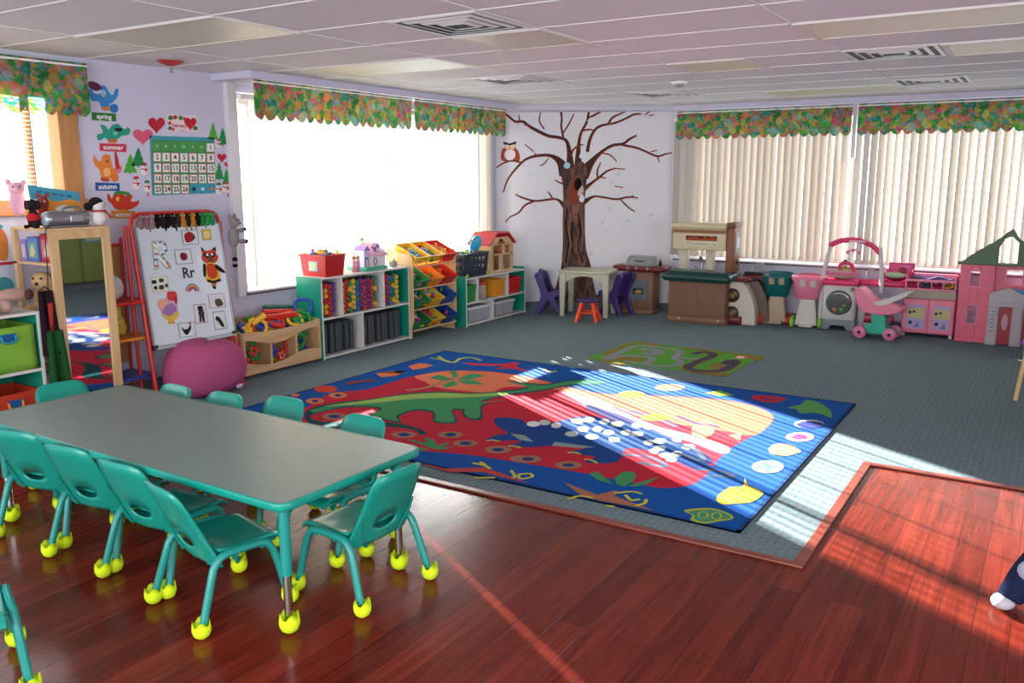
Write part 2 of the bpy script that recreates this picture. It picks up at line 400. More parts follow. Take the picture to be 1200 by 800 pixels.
# left wall with openings
def wall_x(b, x0, x1, y0, y1, holes):
    ys = y0
    for (a, c, z0, z1) in holes:
        b.box(x0, x1, ys, a, 0, ZC); b.box(x0, x1, a, c, 0, z0); b.box(x0, x1, a, c, z1, ZC); ys = c
    b.box(x0, x1, ys, y1, 0, ZC)
def wall_y(b, y0, y1, x0, x1, holes):
    xs = x0
    for (a, c, z0, z1) in holes:
        b.box(xs, a, y0, y1, 0, ZC); b.box(a, c, y0, y1, 0, z0); b.box(a, c, y0, y1, z1, ZC); xs = c
    b.box(xs, x1, y0, y1, 0, ZC)
WL1 = (2.15, 3.66, 1.50, 2.36); WLA = (5.22, 9.12, SILL, HEAD)
b = MB(); wall_x(b, XL-T, XL, YB, 9.35, [WL1, WLA]); struct(b.build('wall_left', LILAC))
WF1 = (-4.06, -1.99+.0, SILL, HEAD); WFA = (-4.06, 1.95, SILL, HEAD)
b = MB(); wall_y(b, YF, YF+T, WC2[0], XR, [WFA]); struct(b.build('wall_far', LILAC))
b = MB(); u = (Vector(WC2)-Vector(WC1)).normalized(); nrm = Vector((-u.y, u.x))
b.prism([WC1, WC2, tuple(Vector(WC2)+nrm*T), tuple(Vector(WC1)+nrm*T)], 0, ZC); struct(b.build('wall_corner', WHITEWALL))
# walls behind the camera: daylight openings
b = MB(); wall_x(b, XR, XR+T, YB, YF, [(-.9, 4.9, .7, 2.3)]); struct(b.build('wall_right', LILAC))
b = MB(); wall_y(b, YB-T, YB, XL, XR, [(-5.4, 1.6, .7, 2.3)]); struct(b.build('wall_back', LILAC))
# baseboards
BB = mat('56646c', .6)
b = MB(); b.box(XL, XL+.012, YB, 9.35, .005, .1); struct(b.build('baseboard_left', BB))
b = MB(); b.box(WC2[0], XR, YF-.012, YF, .005, .1); struct(b.build('baseboard_far', BB))
b = MB(); b.prism([tuple(Vector(WC1)-nrm*.012), tuple(Vector(WC2)-nrm*.012), WC2, WC1], .005, .1); struct(b.build('baseboard_corner', BB))
# windows: frames, mullions, sills, panes
FR = mat('8c8a88', .4); BROWN = mat('4a2e28', .5); SILLM = mat('c8c4cc', .5)
def win_left(name, y0, y1, z0, z1, muls):
    b = MB()
    for y in muls: b.box(XL-.11, XL-.06, y-.025, y+.025, z0, z1)
    b.box(XL-.11, XL-.06, y0, y1, z0, z0+.05); b.box(XL-.11, XL-.06, y0, y1, z1-.05, z1)
    f = struct(b.build(name, FR, bevel=.004))
    p = MB(); p.box(XL-.088, XL-.084, y0, y1, z0, z1); p.build('pane', M_GLASS, f)
    q = MB(); q.box(XL-.05, XL+.05, y0-.02, y1+.02, z0-.03, z0-.012); q.m = 1; q.box(XL, XL+.052, y0-.02, y1+.02, z0-.045, z0-.03); q.build('window_sill', [SILLM, BROWN], f)
    return f
def win_far(name, x0, x1, z0, z1, muls):
    b = MB()
    for x in muls: b.box(x-.025, x+.025, YF+.06, YF+.11, z0, z1)
    b.box(x0, x1, YF+.06, YF+.11, z0, z0+.05); b.box(x0, x1, YF+.06, YF+.11, z1-.05, z1)
    f = struct(b.build(name, FR, bevel=.004))
    p = MB(); p.box(x0, x1, YF+.084, YF+.088, z0, z1); p.build('pane', M_GLASS, f)
    q = MB(); q.box(x0-.02, x1+.02, YF-.05, YF+.05, z0-.03, z0-.012); q.m = 1; q.box(x0-.02, x1+.02, YF-.052, YF, z0-.045, z0-.03); q.build('window_sill', [SILLM, BROWN], f)
    return f
win_left('window_2', 5.22, 9.12, SILL, HEAD, [5.24, 7.42, 9.10])
win_far('window_3', -4.06, -2.0, SILL, HEAD, [-4.04, -2.02]); win_far('window_4', -2.0, 1.95, SILL, HEAD, [-1.98, .2, 1.93])
# jamb lining and the white posts between blind panels
b = MB(); b.box(XL, XL+.05, 5.12, 5.22, SILL-.05, ZC-.058); b.box(XL, XL+.05, 9.12, 9.2, SILL-.05, ZC-.058); b.box(XL-.02, XL+.04, 7.33, 7.37, 2.1, ZC-.058); struct(b.build('trim_4', mat('dcd9dd', .5), bevel=.003))
b = MB(); b.box(WC2[0]+.02, -4.06, YF-.02, YF, SILL-.05, ZC-.058); b.box(-2.03, -1.985, YF-.05, YF-.01, 1.9, ZC-.058); struct(b.build('trim_5', mat('dcd9dd', .5), bevel=.003))
# small wooden window on the left wall
b = MB(); y0, y1, z0, z1 = WL1
b.box(XL-.12, XL+.025, y0-.02, y0+.06, z0, z1); b.box(XL-.12, XL+.025, y1-.03, y1+.12, z0-.06, z1+.06); b.box(XL-.12, XL+.025, y0, y1, z1-.05, z1+.06); b.box(XL-.12, XL+.06, y0, y1+.12, z0-.06, z0+.05)
b.box(XL-.1, XL-.05, 3.44, 3.48, z0, z1)
f = struct(b.build('window_1', M_OAK, bevel=.006)); p = MB(); p.box(XL-.088, XL-.084, y0, y1, z0, z1); p.build('pane', M_GLASS, f)
r = thing('horizontal_blind', 'white horizontal slat blind in the wooden window at the left edge', 'blind', (XL-.03, 2.9, z1))
b = MB(); b.box(-.02, .02, -.72, .66, -.05, -.01); b.build('head_rail', WHITE, r)
b = MB()
for k in range(27):
    z = -.07-k*.029; b.T = Matrix.Translation((0, 0, z)) @ Matrix.Rotation(math.radians(28), 4, 'Y'); b.box(-.012, .012, -.71, .65, -.0006, .0006)
b.build('slats', slat_mat('f4f4f0', .35), r)
for y_ in (.55, -.5): b = MB(); b.box(.014, .016, y_, y_+.003, -.88, -.05); b.build('cord', mat('3a3a3a'), r)

# ------------------------------------------------------------------ vertical blinds
M_SL = slat_mat('aea49a', .012); M_SL2 = slat_mat('e2dacc', .055)
def vblind(label, org, along, length, z0, z1, angf, m, sp=.079, w=.089):
    # angf(i, s) gives the slat's turn from the wall plane; along is the unit direction of the rail
    r = thing('vertical_blind', label, 'blind', (org[0], org[1], 0), math.atan2(along[1], along[0]))
    b = MB(); b.box(0, length, -.02, .02, z1, z1+.035); b.build('head_rail', WHITE, r)
    b = MB(); n = int(length/sp); rnd = random.Random(int(abs(org[0]*100)+abs(org[1]*10)))
    for i in range(n):
        s = sp*(i+.5); a = math.radians(angf(i, s)+rnd.uniform(-1.5, 1.5)); c, sn = math.cos(a), math.sin(a); tw = math.radians(rnd.uniform(-2, 2)); zb = z0+rnd.uniform(-.004, .004)
        def fn(u, v):
            q = (u-.5)*w; bow = .006*(1-(2*u-1)**2); aa = a+tw*(1-v); cc, ss = math.cos(aa), math.sin(aa)
            return (s+q*cc-bow*ss, q*ss+bow*cc, zb+(z1-zb)*v)
        b.grid(fn, 4, 2)
    b.build('slats', m, r)
    c = MB(); 
    for k in range(1, int(length/.6)): c.tube([(k*.6, -.03, z0+.02), (k*.6+.3, -.032, z0+.012), (k*.6+.6, -.03, z0+.02)], .0012, 5)
    c.build('bottom_chain', WHITE, r)
    return r
# rail direction +y on the left wall (local y = -x world, i.e. local -y faces the room)
def angL1(i, s): return -38 if s < 1.75 else 40
def angL2(i, s): return (46 if i % 5 else 38) if s < 1.45 else -25
vblind('bright vertical blind closed over the near half of the left window', (XL+.055, 5.24), (0, 1), 2.12, SILL+.025, 2.36, angL1, M_SL2)
vblind('bright vertical blind letting sun through behind the toy organizer', (XL+.055, 7.37), (0, 1), 1.74, SILL+.025, 2.36, angL2, M_SL2)
def angF(i, s): return 44+6*math.sin(i*1.7)
def angF2(i, s): return 50+8*math.sin(i*1.3+1)
vblind('grey beige vertical blind behind the toy kitchen on the far wall', (-4.1, YF-.06), (1, 0), 2.08, SILL+.022, 2.36, angF, M_SL)
vblind('grey beige vertical blind behind the pink playhouse on the far wall', (-1.98, YF-.06), (1, 0), 3.9, SILL+.022, 2.36, angF2, M_SL)

# ------------------------------------------------------------------ valances
def valance(label, org, along, length, z1, h, depth=.0):
    r = thing('valance', label, 'valance', (org[0], org[1], 0), math.atan2(along[1], along[0]), 'floral valances over the windows')
    b = MB(); nsc = max(2, round(length/.115)); per = 8
    def fn(u, v):
        s = u*length; ph = u*nsc*2*PI
        bot = z1-h-.045*abs(math.sin(ph/2))**.8*1.0
        fold = .012*math.sin(ph*.5+math.sin(u*17))*(1-.5*v)
        return (s, -fold, bot+(z1-bot)*v)
    b.grid(fn, nsc*per, 6); b.build('cloth', M_FLORAL, r)
    c = MB(); c.cyl((0, .0, z1-.02), (length, .0, z1-.02), .008, 8); c.build('rod', WHITE, r)
    return r
ZV = ZC-.064
valance('floral scalloped valance over the near half of the left window', (-5.66, 5.06), (0, 1), 2.06, ZV, .275)
valance('floral scalloped valance over the far half of the left window, next to the tree painting', (-5.66, 7.16), (0, 1), 1.72, ZV, .275)
valance('floral scalloped valance over the window behind the toy kitchen', (-4.05, 10.24), (1, 0), 2.03, ZV-.01, .29)
valance('floral scalloped valance over the window behind the pink playhouse', (-1.96, 10.24), (1, 0), 3.8, ZV-.01, .29)
valance('floral scalloped valance over the small wooden window, left edge', (XL+.09, 2.3), (0, 1), 1.54, 2.50, .33)

# ------------------------------------------------------------------ ceiling fittings
def clight(label, x0, x1, y0, y1):
    r = thing('ceiling_light', label, 'ceiling light', ((x0+x1)/2, (y0+y1)/2, ZC)); hx, hy = (x1-x0)/2, (y1-y0)/2
    b = MB()
    for a in ((-hx, hx, -hy, -hy+.03), (-hx, hx, hy-.03, hy), (-hx, -hx+.03, -hy+.03, hy-.03), (hx-.03, hx, -hy+.03, hy-.03)): b.box(*a, -.012, -.002)
    b.build('frame', mat('cfccc4', .5), r)
    b = MB(); b.box(-hx+.03, hx-.03, -hy+.03, hy-.03, -.008, -.003); b.build('diffuser', mat('c9c8b4', .35, 0, .5, bump=.4, bscale=200), r)
clight('unlit ceiling light panel above the calendar wall', GX[1], GX[2], GY[9], GY[10])
clight('pale ceiling light panel nearest the left window', GX[1], GX[2], GY[12], GY[13])
clight('small square ceiling light panel beside the large vent', GX[3]-.62, GX[3], GY[11], GY[12])
clight('long ceiling light panel at the upper right', GX[4], GX[5], GY[12], GY[13])
clight('ceiling light panel right of the square vent, upper right', GX[4]+.62, GX[5]+.62, GY[14], GY[15])
clight('small square ceiling light panel in front of the smoke detector', GX[3], GX[3]+.6, GY[14], GY[15])
clight('ceiling light panel farthest back, near the far windows', GX[3], GX[4], GY[18], GY[19])
def vent(label, x0, y0, s=.6):
    r = thing('ceiling_vent', label, 'vent', (x0+s/2, y0+s/2, ZC)); b = MB(); h = s/2
    b.box(-h+.02, h-.02, -h+.02, h-.02, -.004, -.002); b.build('backing', mat('5a6060', .7), r)
    for k in range(4):
        b = MB(); o = h-.0-k*.068; i = o-.024; zo, zi = -.007, -.007-.002*k
        for q in range(4):
            a = q*PI/2; c, sn = round(math.cos(a)), round(math.sin(a))
            R = lambda x, y, z: (x*c-y*sn, x*sn+y*c, z)
            b.add([R(-o, o, -.003), R(o, o, -.003), R(i, i, zi), R(-i, i, zi), R(-o, o, -.006), R(o, o, -.006), R(i, i, zi-.003), R(-i, i, zi-.003)], [(0, 1, 2, 3), (7, 6, 5, 4), (3, 2, 6, 7), (1, 0, 4, 5)])
        b.build('louvre_ring', mat('dfe3e2', .4), r)
    return r
vent('large square ceiling vent with nested louvres, top centre', GX[3]-.62, GY[10])
vent('square ceiling vent beside the long light at the upper right', GX[4], GY[14])
vent('square ceiling vent in front of the left window valance', -4.5, GY[14])
vent('square ceiling vent behind the smoke detector', -3.87, GY[17]+.05)
vent('square ceiling vent over the playhouse side', GX[4], GY[17]+.2)
r = thing('smoke_detector', 'white round smoke detector on the ceiling near the far windows', 'smoke detector', (-3.02, 7.67, ZC))
b = MB(); b.lathe([(.075, -.004), (.075, -.02), (.055, -.03)], n=24); b.build('housing', WHITE, r)
b = MB(); b.lathe([(.04, -.03), (.045, -.045), (.02, -.055)], n=20); b.build('sensor', mat('8a8f8a', .4), r)
r = thing('fire_alarm_light', 'red dish fire sprinkler fitting on the ceiling above the calendar', 'sprinkler', (-5.7, 4.32, ZC))
b = MB(); b.lathe([(.03, -.035), (.085, -.012), (.1, -.003)], n=24); b.build('dish', mat('b02018', .4), r)
b = MB(); b.cyl((0, 0, -.08), (0, 0, -.03), .01, 8); b.lathe([(.022, -.083), (.022, -.08)], n=12); b.build('nozzle', CHROME, r)
# ------------------------------------------------------------------ rugs
def crop(ox, oy, sc): return lambda pts: [(ox+x/sc, oy+y/sc) for x, y in pts]
class Flat:
    # woven pattern areas lying in one rug mesh, each a hair above the one below
    def __init__(s, z): s.b = MB(); s.z = z; s.mats = []; s.k = 0
    def mi(s, c):
        if c not in s.mats: s.mats.append(c)
        s.b.m = s.mats.index(c)
    def poly(s, px, c, smooth=True, up=None):
        s.mi(c); s.k += 1; z = s.z+.0003+.000018*s.k if up is None else s.z+up
        pts = [Zp(x, y, s.z) for x, y in px]; pts = [(p.x, p.y) for p in pts]
        if smooth and len(pts) > 4: pts = closed(pts, 4)
        n = len(pts); ar = sum(pts[i][0]*pts[(i+1) % n][1]-pts[(i+1) % n][0]*pts[i][1] for i in range(n))
        if ar < 0: pts = pts[::-1]
        s.b.add([(x, y, z) for x, y in pts], [tuple(range(n))])
    def line(s, px, w, c, cl=False):
        # a strip of width w metres along pixels
        s.mi(c); s.k += 1; z = s.z+.0003+.000018*s.k
        P = [Zp(x, y, s.z).xy for x, y in px]; P = bez([(p[0], p[1], 0) for p in (P+[P[0]] if cl else P)], 4); vs = []
        for i, p in enumerate(P):
            t = (P[min(i+1, len(P)-1)]-P[max(i-1, 0)]); t = t.normalized() if t.length > 1e-6 else Vector((1, 0, 0)); n = Vector((-t.y, t.x, 0))*w/2
            vs += [(p.x+n.x, p.y+n.y, z), (p.x-n.x, p.y-n.y, z)]
        s.b.add(vs, [(2*i, 2*i+1, 2*i+3, 2*i+2) for i in range(len(P)-1)])
    def oval(s, px, py, rx, ry, c, n=14): s.poly(circ(px, py, rx, ry, n), c, False)
def pile(c): return mat(c, .95, 0, .08, bump=.35, bscale=320, var=.1)
RB, RR, RO, RG, RGL, RN, RY, RT, RDK = '14509c', 'b8263a', 'd87858', '3f8f5c', '93b860', '1a3c78', 'c8c040', '9a7058', '2a2c5c'
g = Flat(.016)
g.mi(RB); X0, X1, Y0, Y1 = -4.99, -1.15, 3.90, 6.71
g.b.box(X0, X1, Y0, Y1, .007, .016)
g.mi('123a6c'); 
for a in ((X0, X1, Y0, Y0+.02), (X0, X1, Y1-.02, Y1), (X0, X0+.02, Y0, Y1), (X1-.02, X1, Y0, Y1)): g.b.box(*a, .0072, .0175)
A = crop(300, 400, 3.75); C = crop(560, 400, 4); D = crop(560, 400, 3); E6 = crop(760, 420, 3.636)
field = A([(150, 330), (240, 280), (330, 228), (480, 212), (600, 178), (700, 150), (850, 128), (1000, 130)])+C([(100, 145), (200, 160), (300, 180)])+D([(420, 180), (640, 190), (850, 203), (970, 225), (1030, 253), (1040, 275), (1010, 310), (950, 340), (890, 375), (850, 410), (820, 445), (790, 480), (740, 506), (650, 515), (550, 497), (400, 468), (250, 442), (100, 418), (0, 402)])+A([(870, 492), (700, 480), (500, 490), (250, 480), (60, 440)])
g.poly(field, RR)
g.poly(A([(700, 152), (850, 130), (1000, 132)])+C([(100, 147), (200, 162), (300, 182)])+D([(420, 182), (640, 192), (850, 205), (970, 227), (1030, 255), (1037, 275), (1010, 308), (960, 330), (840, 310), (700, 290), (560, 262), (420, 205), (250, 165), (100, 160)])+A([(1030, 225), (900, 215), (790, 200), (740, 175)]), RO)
g.poly(D([(300, 175), (420, 205), (520, 250), (640, 300), (760, 330), (880, 370), (860, 395), (740, 350), (600, 318), (450, 262), (330, 200)]), 'a8888c')
g.poly(D([(400, 225), (520, 268), (660, 330), (760, 372), (830, 420), (800, 425), (700, 372), (560, 310), (440, 262), (380, 235)]), RDK)
# palm on the sky
g.line(A([(660, 215), (760, 200), (860, 160)]), .05, 'a87858')
for q in ([(870, 165), (800, 145), (760, 160), (820, 172)], [(870, 162), (850, 130), (880, 128), (890, 155)], [(880, 165), (950, 140), (1010, 150), (930, 170)], [(880, 170), (960, 170), (1005, 190), (920, 188)], [(870, 170), (820, 190), (830, 205), (890, 190)]): g.poly(A(q), RG, False)
# long necked dinosaur
g.poly(A([(228, 300), (350, 268), (500, 252), (640, 230), (800, 219), (950, 225), (1090, 216), (1200, 196)])+C([(130, 180), (300, 200), (440, 178), (560, 180), (600, 192), (560, 206), (440, 205), (300, 232), (120, 255), (0, 292)])+A([(1100, 262), (1000, 282), (996, 338), (950, 346), (910, 325), (905, 305), (865, 305), (885, 352), (840, 362), (780, 352), (775, 315), (700, 305), (630, 330), (640, 358), (560, 345), (490, 330), (540, 295), (400, 290), (260, 318), (240, 335), (300, 352), (500, 352), (640, 362), (735, 390), (748, 410), (720, 408), (690, 388), (560, 375), (300, 380), (222, 348)]), '1e4a50')
g.poly(A([(240, 302), (350, 274), (500, 258), (640, 236), (800, 224), (950, 230), (1090, 222), (1200, 204)])+C([(130, 186), (300, 206), (440, 184), (560, 186), (590, 194), (440, 200), (300, 226), (120, 250), (0, 286)])+A([(1095, 256), (995, 276), (985, 330), (950, 338), (918, 320), (912, 298), (860, 300), (874, 348), (835, 355), (790, 348), (782, 308), (700, 298), (618, 326), (628, 350), (560, 338), (505, 326), (552, 290), (400, 284), (262, 312), (246, 306)]), RG)
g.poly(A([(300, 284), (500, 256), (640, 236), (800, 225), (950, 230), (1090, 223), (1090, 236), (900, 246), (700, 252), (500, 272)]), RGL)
# blue dinosaurs in the sunlit half
g.poly(C([(75, 368), (110, 355), (200, 365), (250, 395), (330, 385), (500, 350), (650, 372), (850, 430), (950, 480), (1060, 560), (1110, 600), (1000, 592), (850, 525), (700, 500), (660, 560), (560, 572), (500, 562), (550, 540), (420, 520), (500, 500), (340, 490), (262, 495), (140, 492), (200, 466), (40, 466), (80, 440), (140, 430), (95, 400)]), '1c4484')
g.poly(C([(150, 430), (220, 440), (260, 470), (200, 462)]), '8a9a98'); g.poly(C([(360, 470), (550, 495), (480, 500), (345, 488)]), '8a9a98')
for i, (x, y) in enumerate([(195, 290), (235, 285), (275, 295), (350, 280), (390, 275), (445, 282), (490, 290), (560, 295), (600, 300), (330, 325), (370, 308), (420, 308), (400, 335), (460, 320), (520, 320), (560, 325), (480, 345), (600, 355), (640, 350), (640, 375), (620, 385), (660, 400), (700, 395), (700, 345), (740, 370), (680, 415)]): g.oval(560+x/3, 400+y/3, 8-(i % 3), 3.2, 'b8c4c4' if i % 2 else 'd8dcd4')
for q in ([(500, 400), (600, 405), (660, 440), (560, 425)], [(650, 350), (760, 380), (790, 420), (700, 390)], [(760, 450), (850, 455), (900, 475), (800, 470)]): g.line(D(q), .035, '4a5a70')
g.poly(D([(760, 290), (820, 280), (830, 320), (790, 340), (755, 330)]), 'a08868'); g.poly(D([(880, 330), (930, 320), (920, 350)]), 'a08868', False)
g.line(D([(700, 260), (760, 285), (850, 300)]), .04, '6a4a68'); g.line(D([(500, 240), (600, 258), (700, 300)]), .05, '605a90')
g.oval(740, 462, 16, 4, 'd8b83c'); g.oval(768, 489, 18, 4, 'd8b83c'); g.oval(785, 454, 18, 4, 'd88868')
# claws, stones, ferns
for q in ([(40, 465), (70, 462), (100, 470)], [(140, 490), (180, 492), (200, 500)], [(420, 522), (450, 520), (480, 528)], [(500, 552), (530, 556), (560, 570)]): g.line(C(q), .02, RY)
for (x, y) in [(650, 410), (855, 410), (920, 448), (1060, 475), (1170, 515), (345, 330)]: g.oval(300+x/3.75, 400+y/3.75, 15, 4, RT); g.oval(300+x/3.75, 400+y/3.75, 7, 2, RN)
for (x, y) in [(360, 237), (260, 262)]: g.oval(300+x/3.75, 400+y/3.75, 11, 3.6, 'c87850'); g.oval(300+x/3.75, 400+y/3.75, 4, 1.5, RN)
for (x, y) in [(95, 508), (235, 552), (425, 580)]: g.oval(560+x/4, 400+y/4, 16, 4.5, RT); g.oval(560+x/4, 400+y/4, 7, 2, RN)
def fern(f, q, c): g.poly(f(q), c, False)
for q in ([(770, 470), (660, 430), (700, 435), (780, 455)], [(760, 470), (740, 425), (780, 430), (800, 465)], [(770, 470), (870, 462), (820, 478)], [(760, 474), (690, 462), (650, 470), (720, 480)], [(780, 465), (850, 440), (840, 455), (800, 470)]): fern(A, q, RG)
for q in ([(640, 672), (560, 610), (520, 620), (560, 650)], [(650, 672), (640, 640), (680, 612), (720, 610), (742, 625), (730, 655), (690, 680)], [(700, 678), (850, 635), (800, 665), (740, 682)]): fern(C, q, RG); 
# border motifs
g.oval(382, 456, 14, 4, 'c8452e'); g.oval(346, 463, 5, 1.8, 'd07030')
g.poly(A([(525, 140), (600, 130), (640, 140), (660, 128), (620, 150), (550, 158)]), 'd8784a', False); g.poly(A([(670, 110), (700, 100), (720, 95), (780, 105), (740, 118), (690, 125)]), 'd8784a', False)
g.line(A([(800, 65), (830, 85), (870, 92), (900, 75), (950, 72), (990, 85)]), .035, 'a8b840'); g.line(A([(765, 72), (810, 80), (850, 88)]), .025, 'a8b840')
g.line(A([(400, 188), (440, 178), (480, 175), (520, 170)]), .07, '8a4038')
g.poly(A([(905, 95), (1000, 98), (1080, 100), (1130, 92), (1160, 95), (1140, 108), (1200, 132), (1120, 120), (1060, 122), (1080, 108), (960, 106)]), 'c23040', False)
g.line(C([(310, 130), (330, 142), (370, 140)]), .025, RY)
g.poly(E6([(240, 148), (300, 135), (370, 158), (300, 160)]), '88a840', False); g.poly(E6([(440, 160), (500, 158), (585, 170), (540, 188), (460, 180)]), 'b82c3a'); g.line(E6([(480, 165), (510, 178), (540, 172)]), .02, RN)
g.poly(E6([(595, 210), (650, 195), (670, 178), (720, 185), (775, 222), (778, 255), (745, 240), (700, 232), (650, 235), (630, 218)]), '5a9a58')
g.oval(760+683/3.636, 420+280/3.636, 18, 5, 'c8c8d0'); g.oval(760+690/3.636, 420+283/3.636, 16, 4.4, '30387a')
g.oval(760+645/3.636, 420+335/3.636, 17, 5.6, 'c890a0'); g.oval(760+645/3.636, 420+335/3.636, 9, 3, 'c83a70')
g.poly(E6([(512, 385), (540, 365), (600, 368), (650, 395), (620, 408), (590, 415), (550, 412), (520, 405)]), 'c8946c')
g.oval(760+508/3.636, 420+462/3.636, 19, 7.5, 'b8c8c0'); g.line(E6([(450, 470), (500, 460), (570, 470)]), .03, '5a8a90'); g.line(E6([(490, 445), (510, 465), (505, 485)]), .03, '5a8a90')
g.poly(E6([(290, 605), (300, 580), (350, 548), (400, 545), (410, 510), (425, 540), (470, 560), (488, 580), (440, 612), (380, 618), (320, 622)]), 'd0b440')
g.poly(E6([(150, 650), (200, 640), (280, 640), (350, 665), (358, 685), (300, 695), (240, 705), (180, 690), (185, 670)]), '9aa840'); g.poly(E6([(170, 655), (210, 648), (280, 648), (340, 668), (345, 682), (300, 688), (240, 697), (195, 685), (197, 670)]), '3f8a6c')
for (x, y) in [(232, 668), (290, 672)]: g.line([(760+(x+20*math.cos(a))/3.636, 420+(y+14*math.sin(a))/3.636) for a in [k*PI/4 for k in range(8)]], .012, '9aa840', True)
g.poly(C([(400, 660), (560, 720), (640, 700), (660, 705), (640, 725), (830, 795), (700, 770), (560, 745), (480, 720)]), 'a06850', False)
for q in ([(420, 740), (480, 725), (540, 735)], [(600, 770), (640, 775)], [(690, 720), (720, 745), (760, 740)], [(640, 712), (720, 705), (770, 715)], [(740, 770), (780, 760), (790, 740)]): g.line(C(q), .02, RY)
g.poly(A([(700, 530), (830, 560), (1000, 555), (1050, 570), (1200, 625), (1050, 590), (1000, 575), (850, 575)]), 'b84840', False)
for q in ([(950, 535), (1000, 545), (1030, 560)], [(960, 600), (1010, 600), (1050, 600)], [(985, 530), (1010, 545)]): g.line(A(q), .022, RY)
g.line(C([(155, 605), (175, 635), (160, 640)]), .018, RY); g.line(C([(190, 625), (240, 620), (255, 635), (200, 645)]), .018, RY, True)
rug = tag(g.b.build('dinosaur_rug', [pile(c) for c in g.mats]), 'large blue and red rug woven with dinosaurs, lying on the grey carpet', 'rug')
# road play mat
def Rm(pts): return [(680+x/5.4545, 390+y/5.4545) for x, y in pts]
g = Flat(.012)
g.mi('5a9a3a'); P0 = [Zp(*q).xy for q in ((687, 421), (742, 401), (894, 418), (850, 442))]
g.b.prism([tuple(p) for p in P0][::-1], .007, .012)
for q in ([(150, 130), (340, 62), (500, 72), (480, 82), (340, 72), (190, 135)], [(640, 100), (700, 95), (1150, 150), (1120, 175), (1000, 140), (860, 120)], [(190, 160), (260, 150), (410, 165), (400, 182), (250, 178)], [(100, 165), (280, 190), (300, 205), (200, 200)], [(620, 225), (760, 240), (960, 262), (900, 275), (700, 250)]): g.poly(Rm(q), '8a7436')
g.poly(Rm([(840, 200), (890, 195), (920, 215), (860, 235), (820, 225)]), '8a7a48')
for q in ([(150, 160), (240, 130), (330, 90), (400, 82), (520, 95), (600, 105), (640, 125), (600, 160), (640, 180), (620, 205), (520, 212), (430, 200), (460, 165), (400, 150), (280, 145), (180, 165)],): g.line(Rm(q), .07, '8c8c96', True)
g.line(Rm([(380, 110), (430, 105), (500, 115), (470, 135), (400, 128)]), .12, '8c8c96'); g.line(Rm([(280, 180), (380, 195), (440, 200)]), .06, '8c8c96'); g.line(Rm([(600, 150), (700, 165), (760, 165)]), .06, '8c8c96')
trk = [(720, 135), (790, 122), (850, 135), (830, 155), (760, 180), (690, 215), (720, 235), (820, 245), (920, 235), (990, 190), (970, 175), (920, 200)]
g.line(Rm(trk), .10, '8a4a48'); g.line(Rm(trk), .075, '4c4a58')
g.oval(680+1030/5.4545, 390+155/5.4545, 9, 2, 'c86a50'); g.oval(680+1025/5.4545, 390+155/5.4545, 5, 1.2, 'e0d8d8')
tag(g.b.build('road_play_mat', [pile(c) for c in g.mats]), 'small green play mat with grey roads and a race track, behind the dinosaur rug', 'play mat')

# ------------------------------------------------------------------ classroom table
TZ = .55
r = thing('classroom_table', 'long rectangular childrens table with grey green top and teal edge', 'table', (-3.31, 2.44, 0), math.radians(-.8))
LX, LY = 1.08, .405
b = MB(); b.rbox(-LX+.008, LX-.008, -LY+.008, LY-.008, TZ-.02, TZ+.0005, .05, 6); b.build('tabletop', M_LAM, r)
b = MB(); 
def rr(hx, hy, rad, z, k=6):
    o = []
    for qx, qy, a0 in ((1, 1, 0), (-1, 1, 90), (-1, -1, 180), (1, -1, 270)):
        for i in range(k+1): a = math.radians(a0+90*i/k); o.append((qx*(hx-rad)+rad*math.cos(a), qy*(hy-rad)+rad*math.sin(a), z))
    return o
prof = [(LX-.010, LY-.010, TZ+.001), (LX-.003, LY-.003, TZ+.001), (LX, LY, TZ-.004), (LX, LY, TZ-.026), (LX-.004, LY-.004, TZ-.030), (LX-.03, LY-.03, TZ-.030)]
rg = [rr(hx, hy, .055-(LX-hx), z) for hx, hy, z in prof]; n = len(rg[0]); b.add([p for q in rg for p in q], [(k*n+i, (k+1)*n+i, (k+1)*n+(i+1) % n, k*n+(i+1) % n) for k in range(len(rg)-1) for i in range(n)], True)
b.build('edge_band', M_TEAL, r)
b = MB(); b.box(-LX+.1, LX-.1, -LY+.09, -LY+.11, TZ-.075, TZ-.03); b.box(-LX+.1, LX-.1, LY-.11, LY-.09, TZ-.075, TZ-.03); b.box(-LX+.09, -LX+.11, -LY+.1, LY-.1, TZ-.075, TZ-.03); b.box(LX-.11, LX-.09, -LY+.1, LY-.1, TZ-.075, TZ-.03); b.build('apron', BLACK, r)
BALL = mat('d8f020', .85, 0, .2, bump=.6, bscale=400)
def ball(cx, cy, parent, sc=1.0, rot=0.0, tr=.0135):
    b = MB(); R = .0355*sc; n = 20
    # felt ball cut open on top, the flaps of the cross cut standing up like petals
    prof = [(0, 0), (R*.45, R*.07), (R*.8, R*.35), (R*.98, R*.8), (R, R*1.1)]
    vs = []; fs = []
    for rr_, z in prof:
        for k in range(n): a = 2*PI*k/n+rot; vs.append((cx+rr_*math.cos(a), cy+rr_*math.sin(a), z))
    for k in range(n):
        a = 2*PI*k/n+rot; ph = abs(math.sin(2*(a-rot)+.3)); h = R*(1.25+.85*ph**.7); rt = R*(1.0-.12*ph)
        vs.append((cx+rt*math.cos(a), cy+rt*math.sin(a), h))
    for k in range(n):
        a = 2*PI*k/n+rot; vs.append((cx+R*.72*math.cos(a), cy+R*.72*math.sin(a), R*1.05))
    for j in range(6):
        for k in range(n): k2 = (k+1) % n; fs.append((j*n+k, j*n+k2, (j+1)*n+k2, (j+1)*n+k))
    b.add(vs, fs, True); b.lathe([(R*.1, R*1.05), (R*.75, R*1.04)], (cx, cy, 0), n)
    return b.build('tennis_ball', BALL, parent)
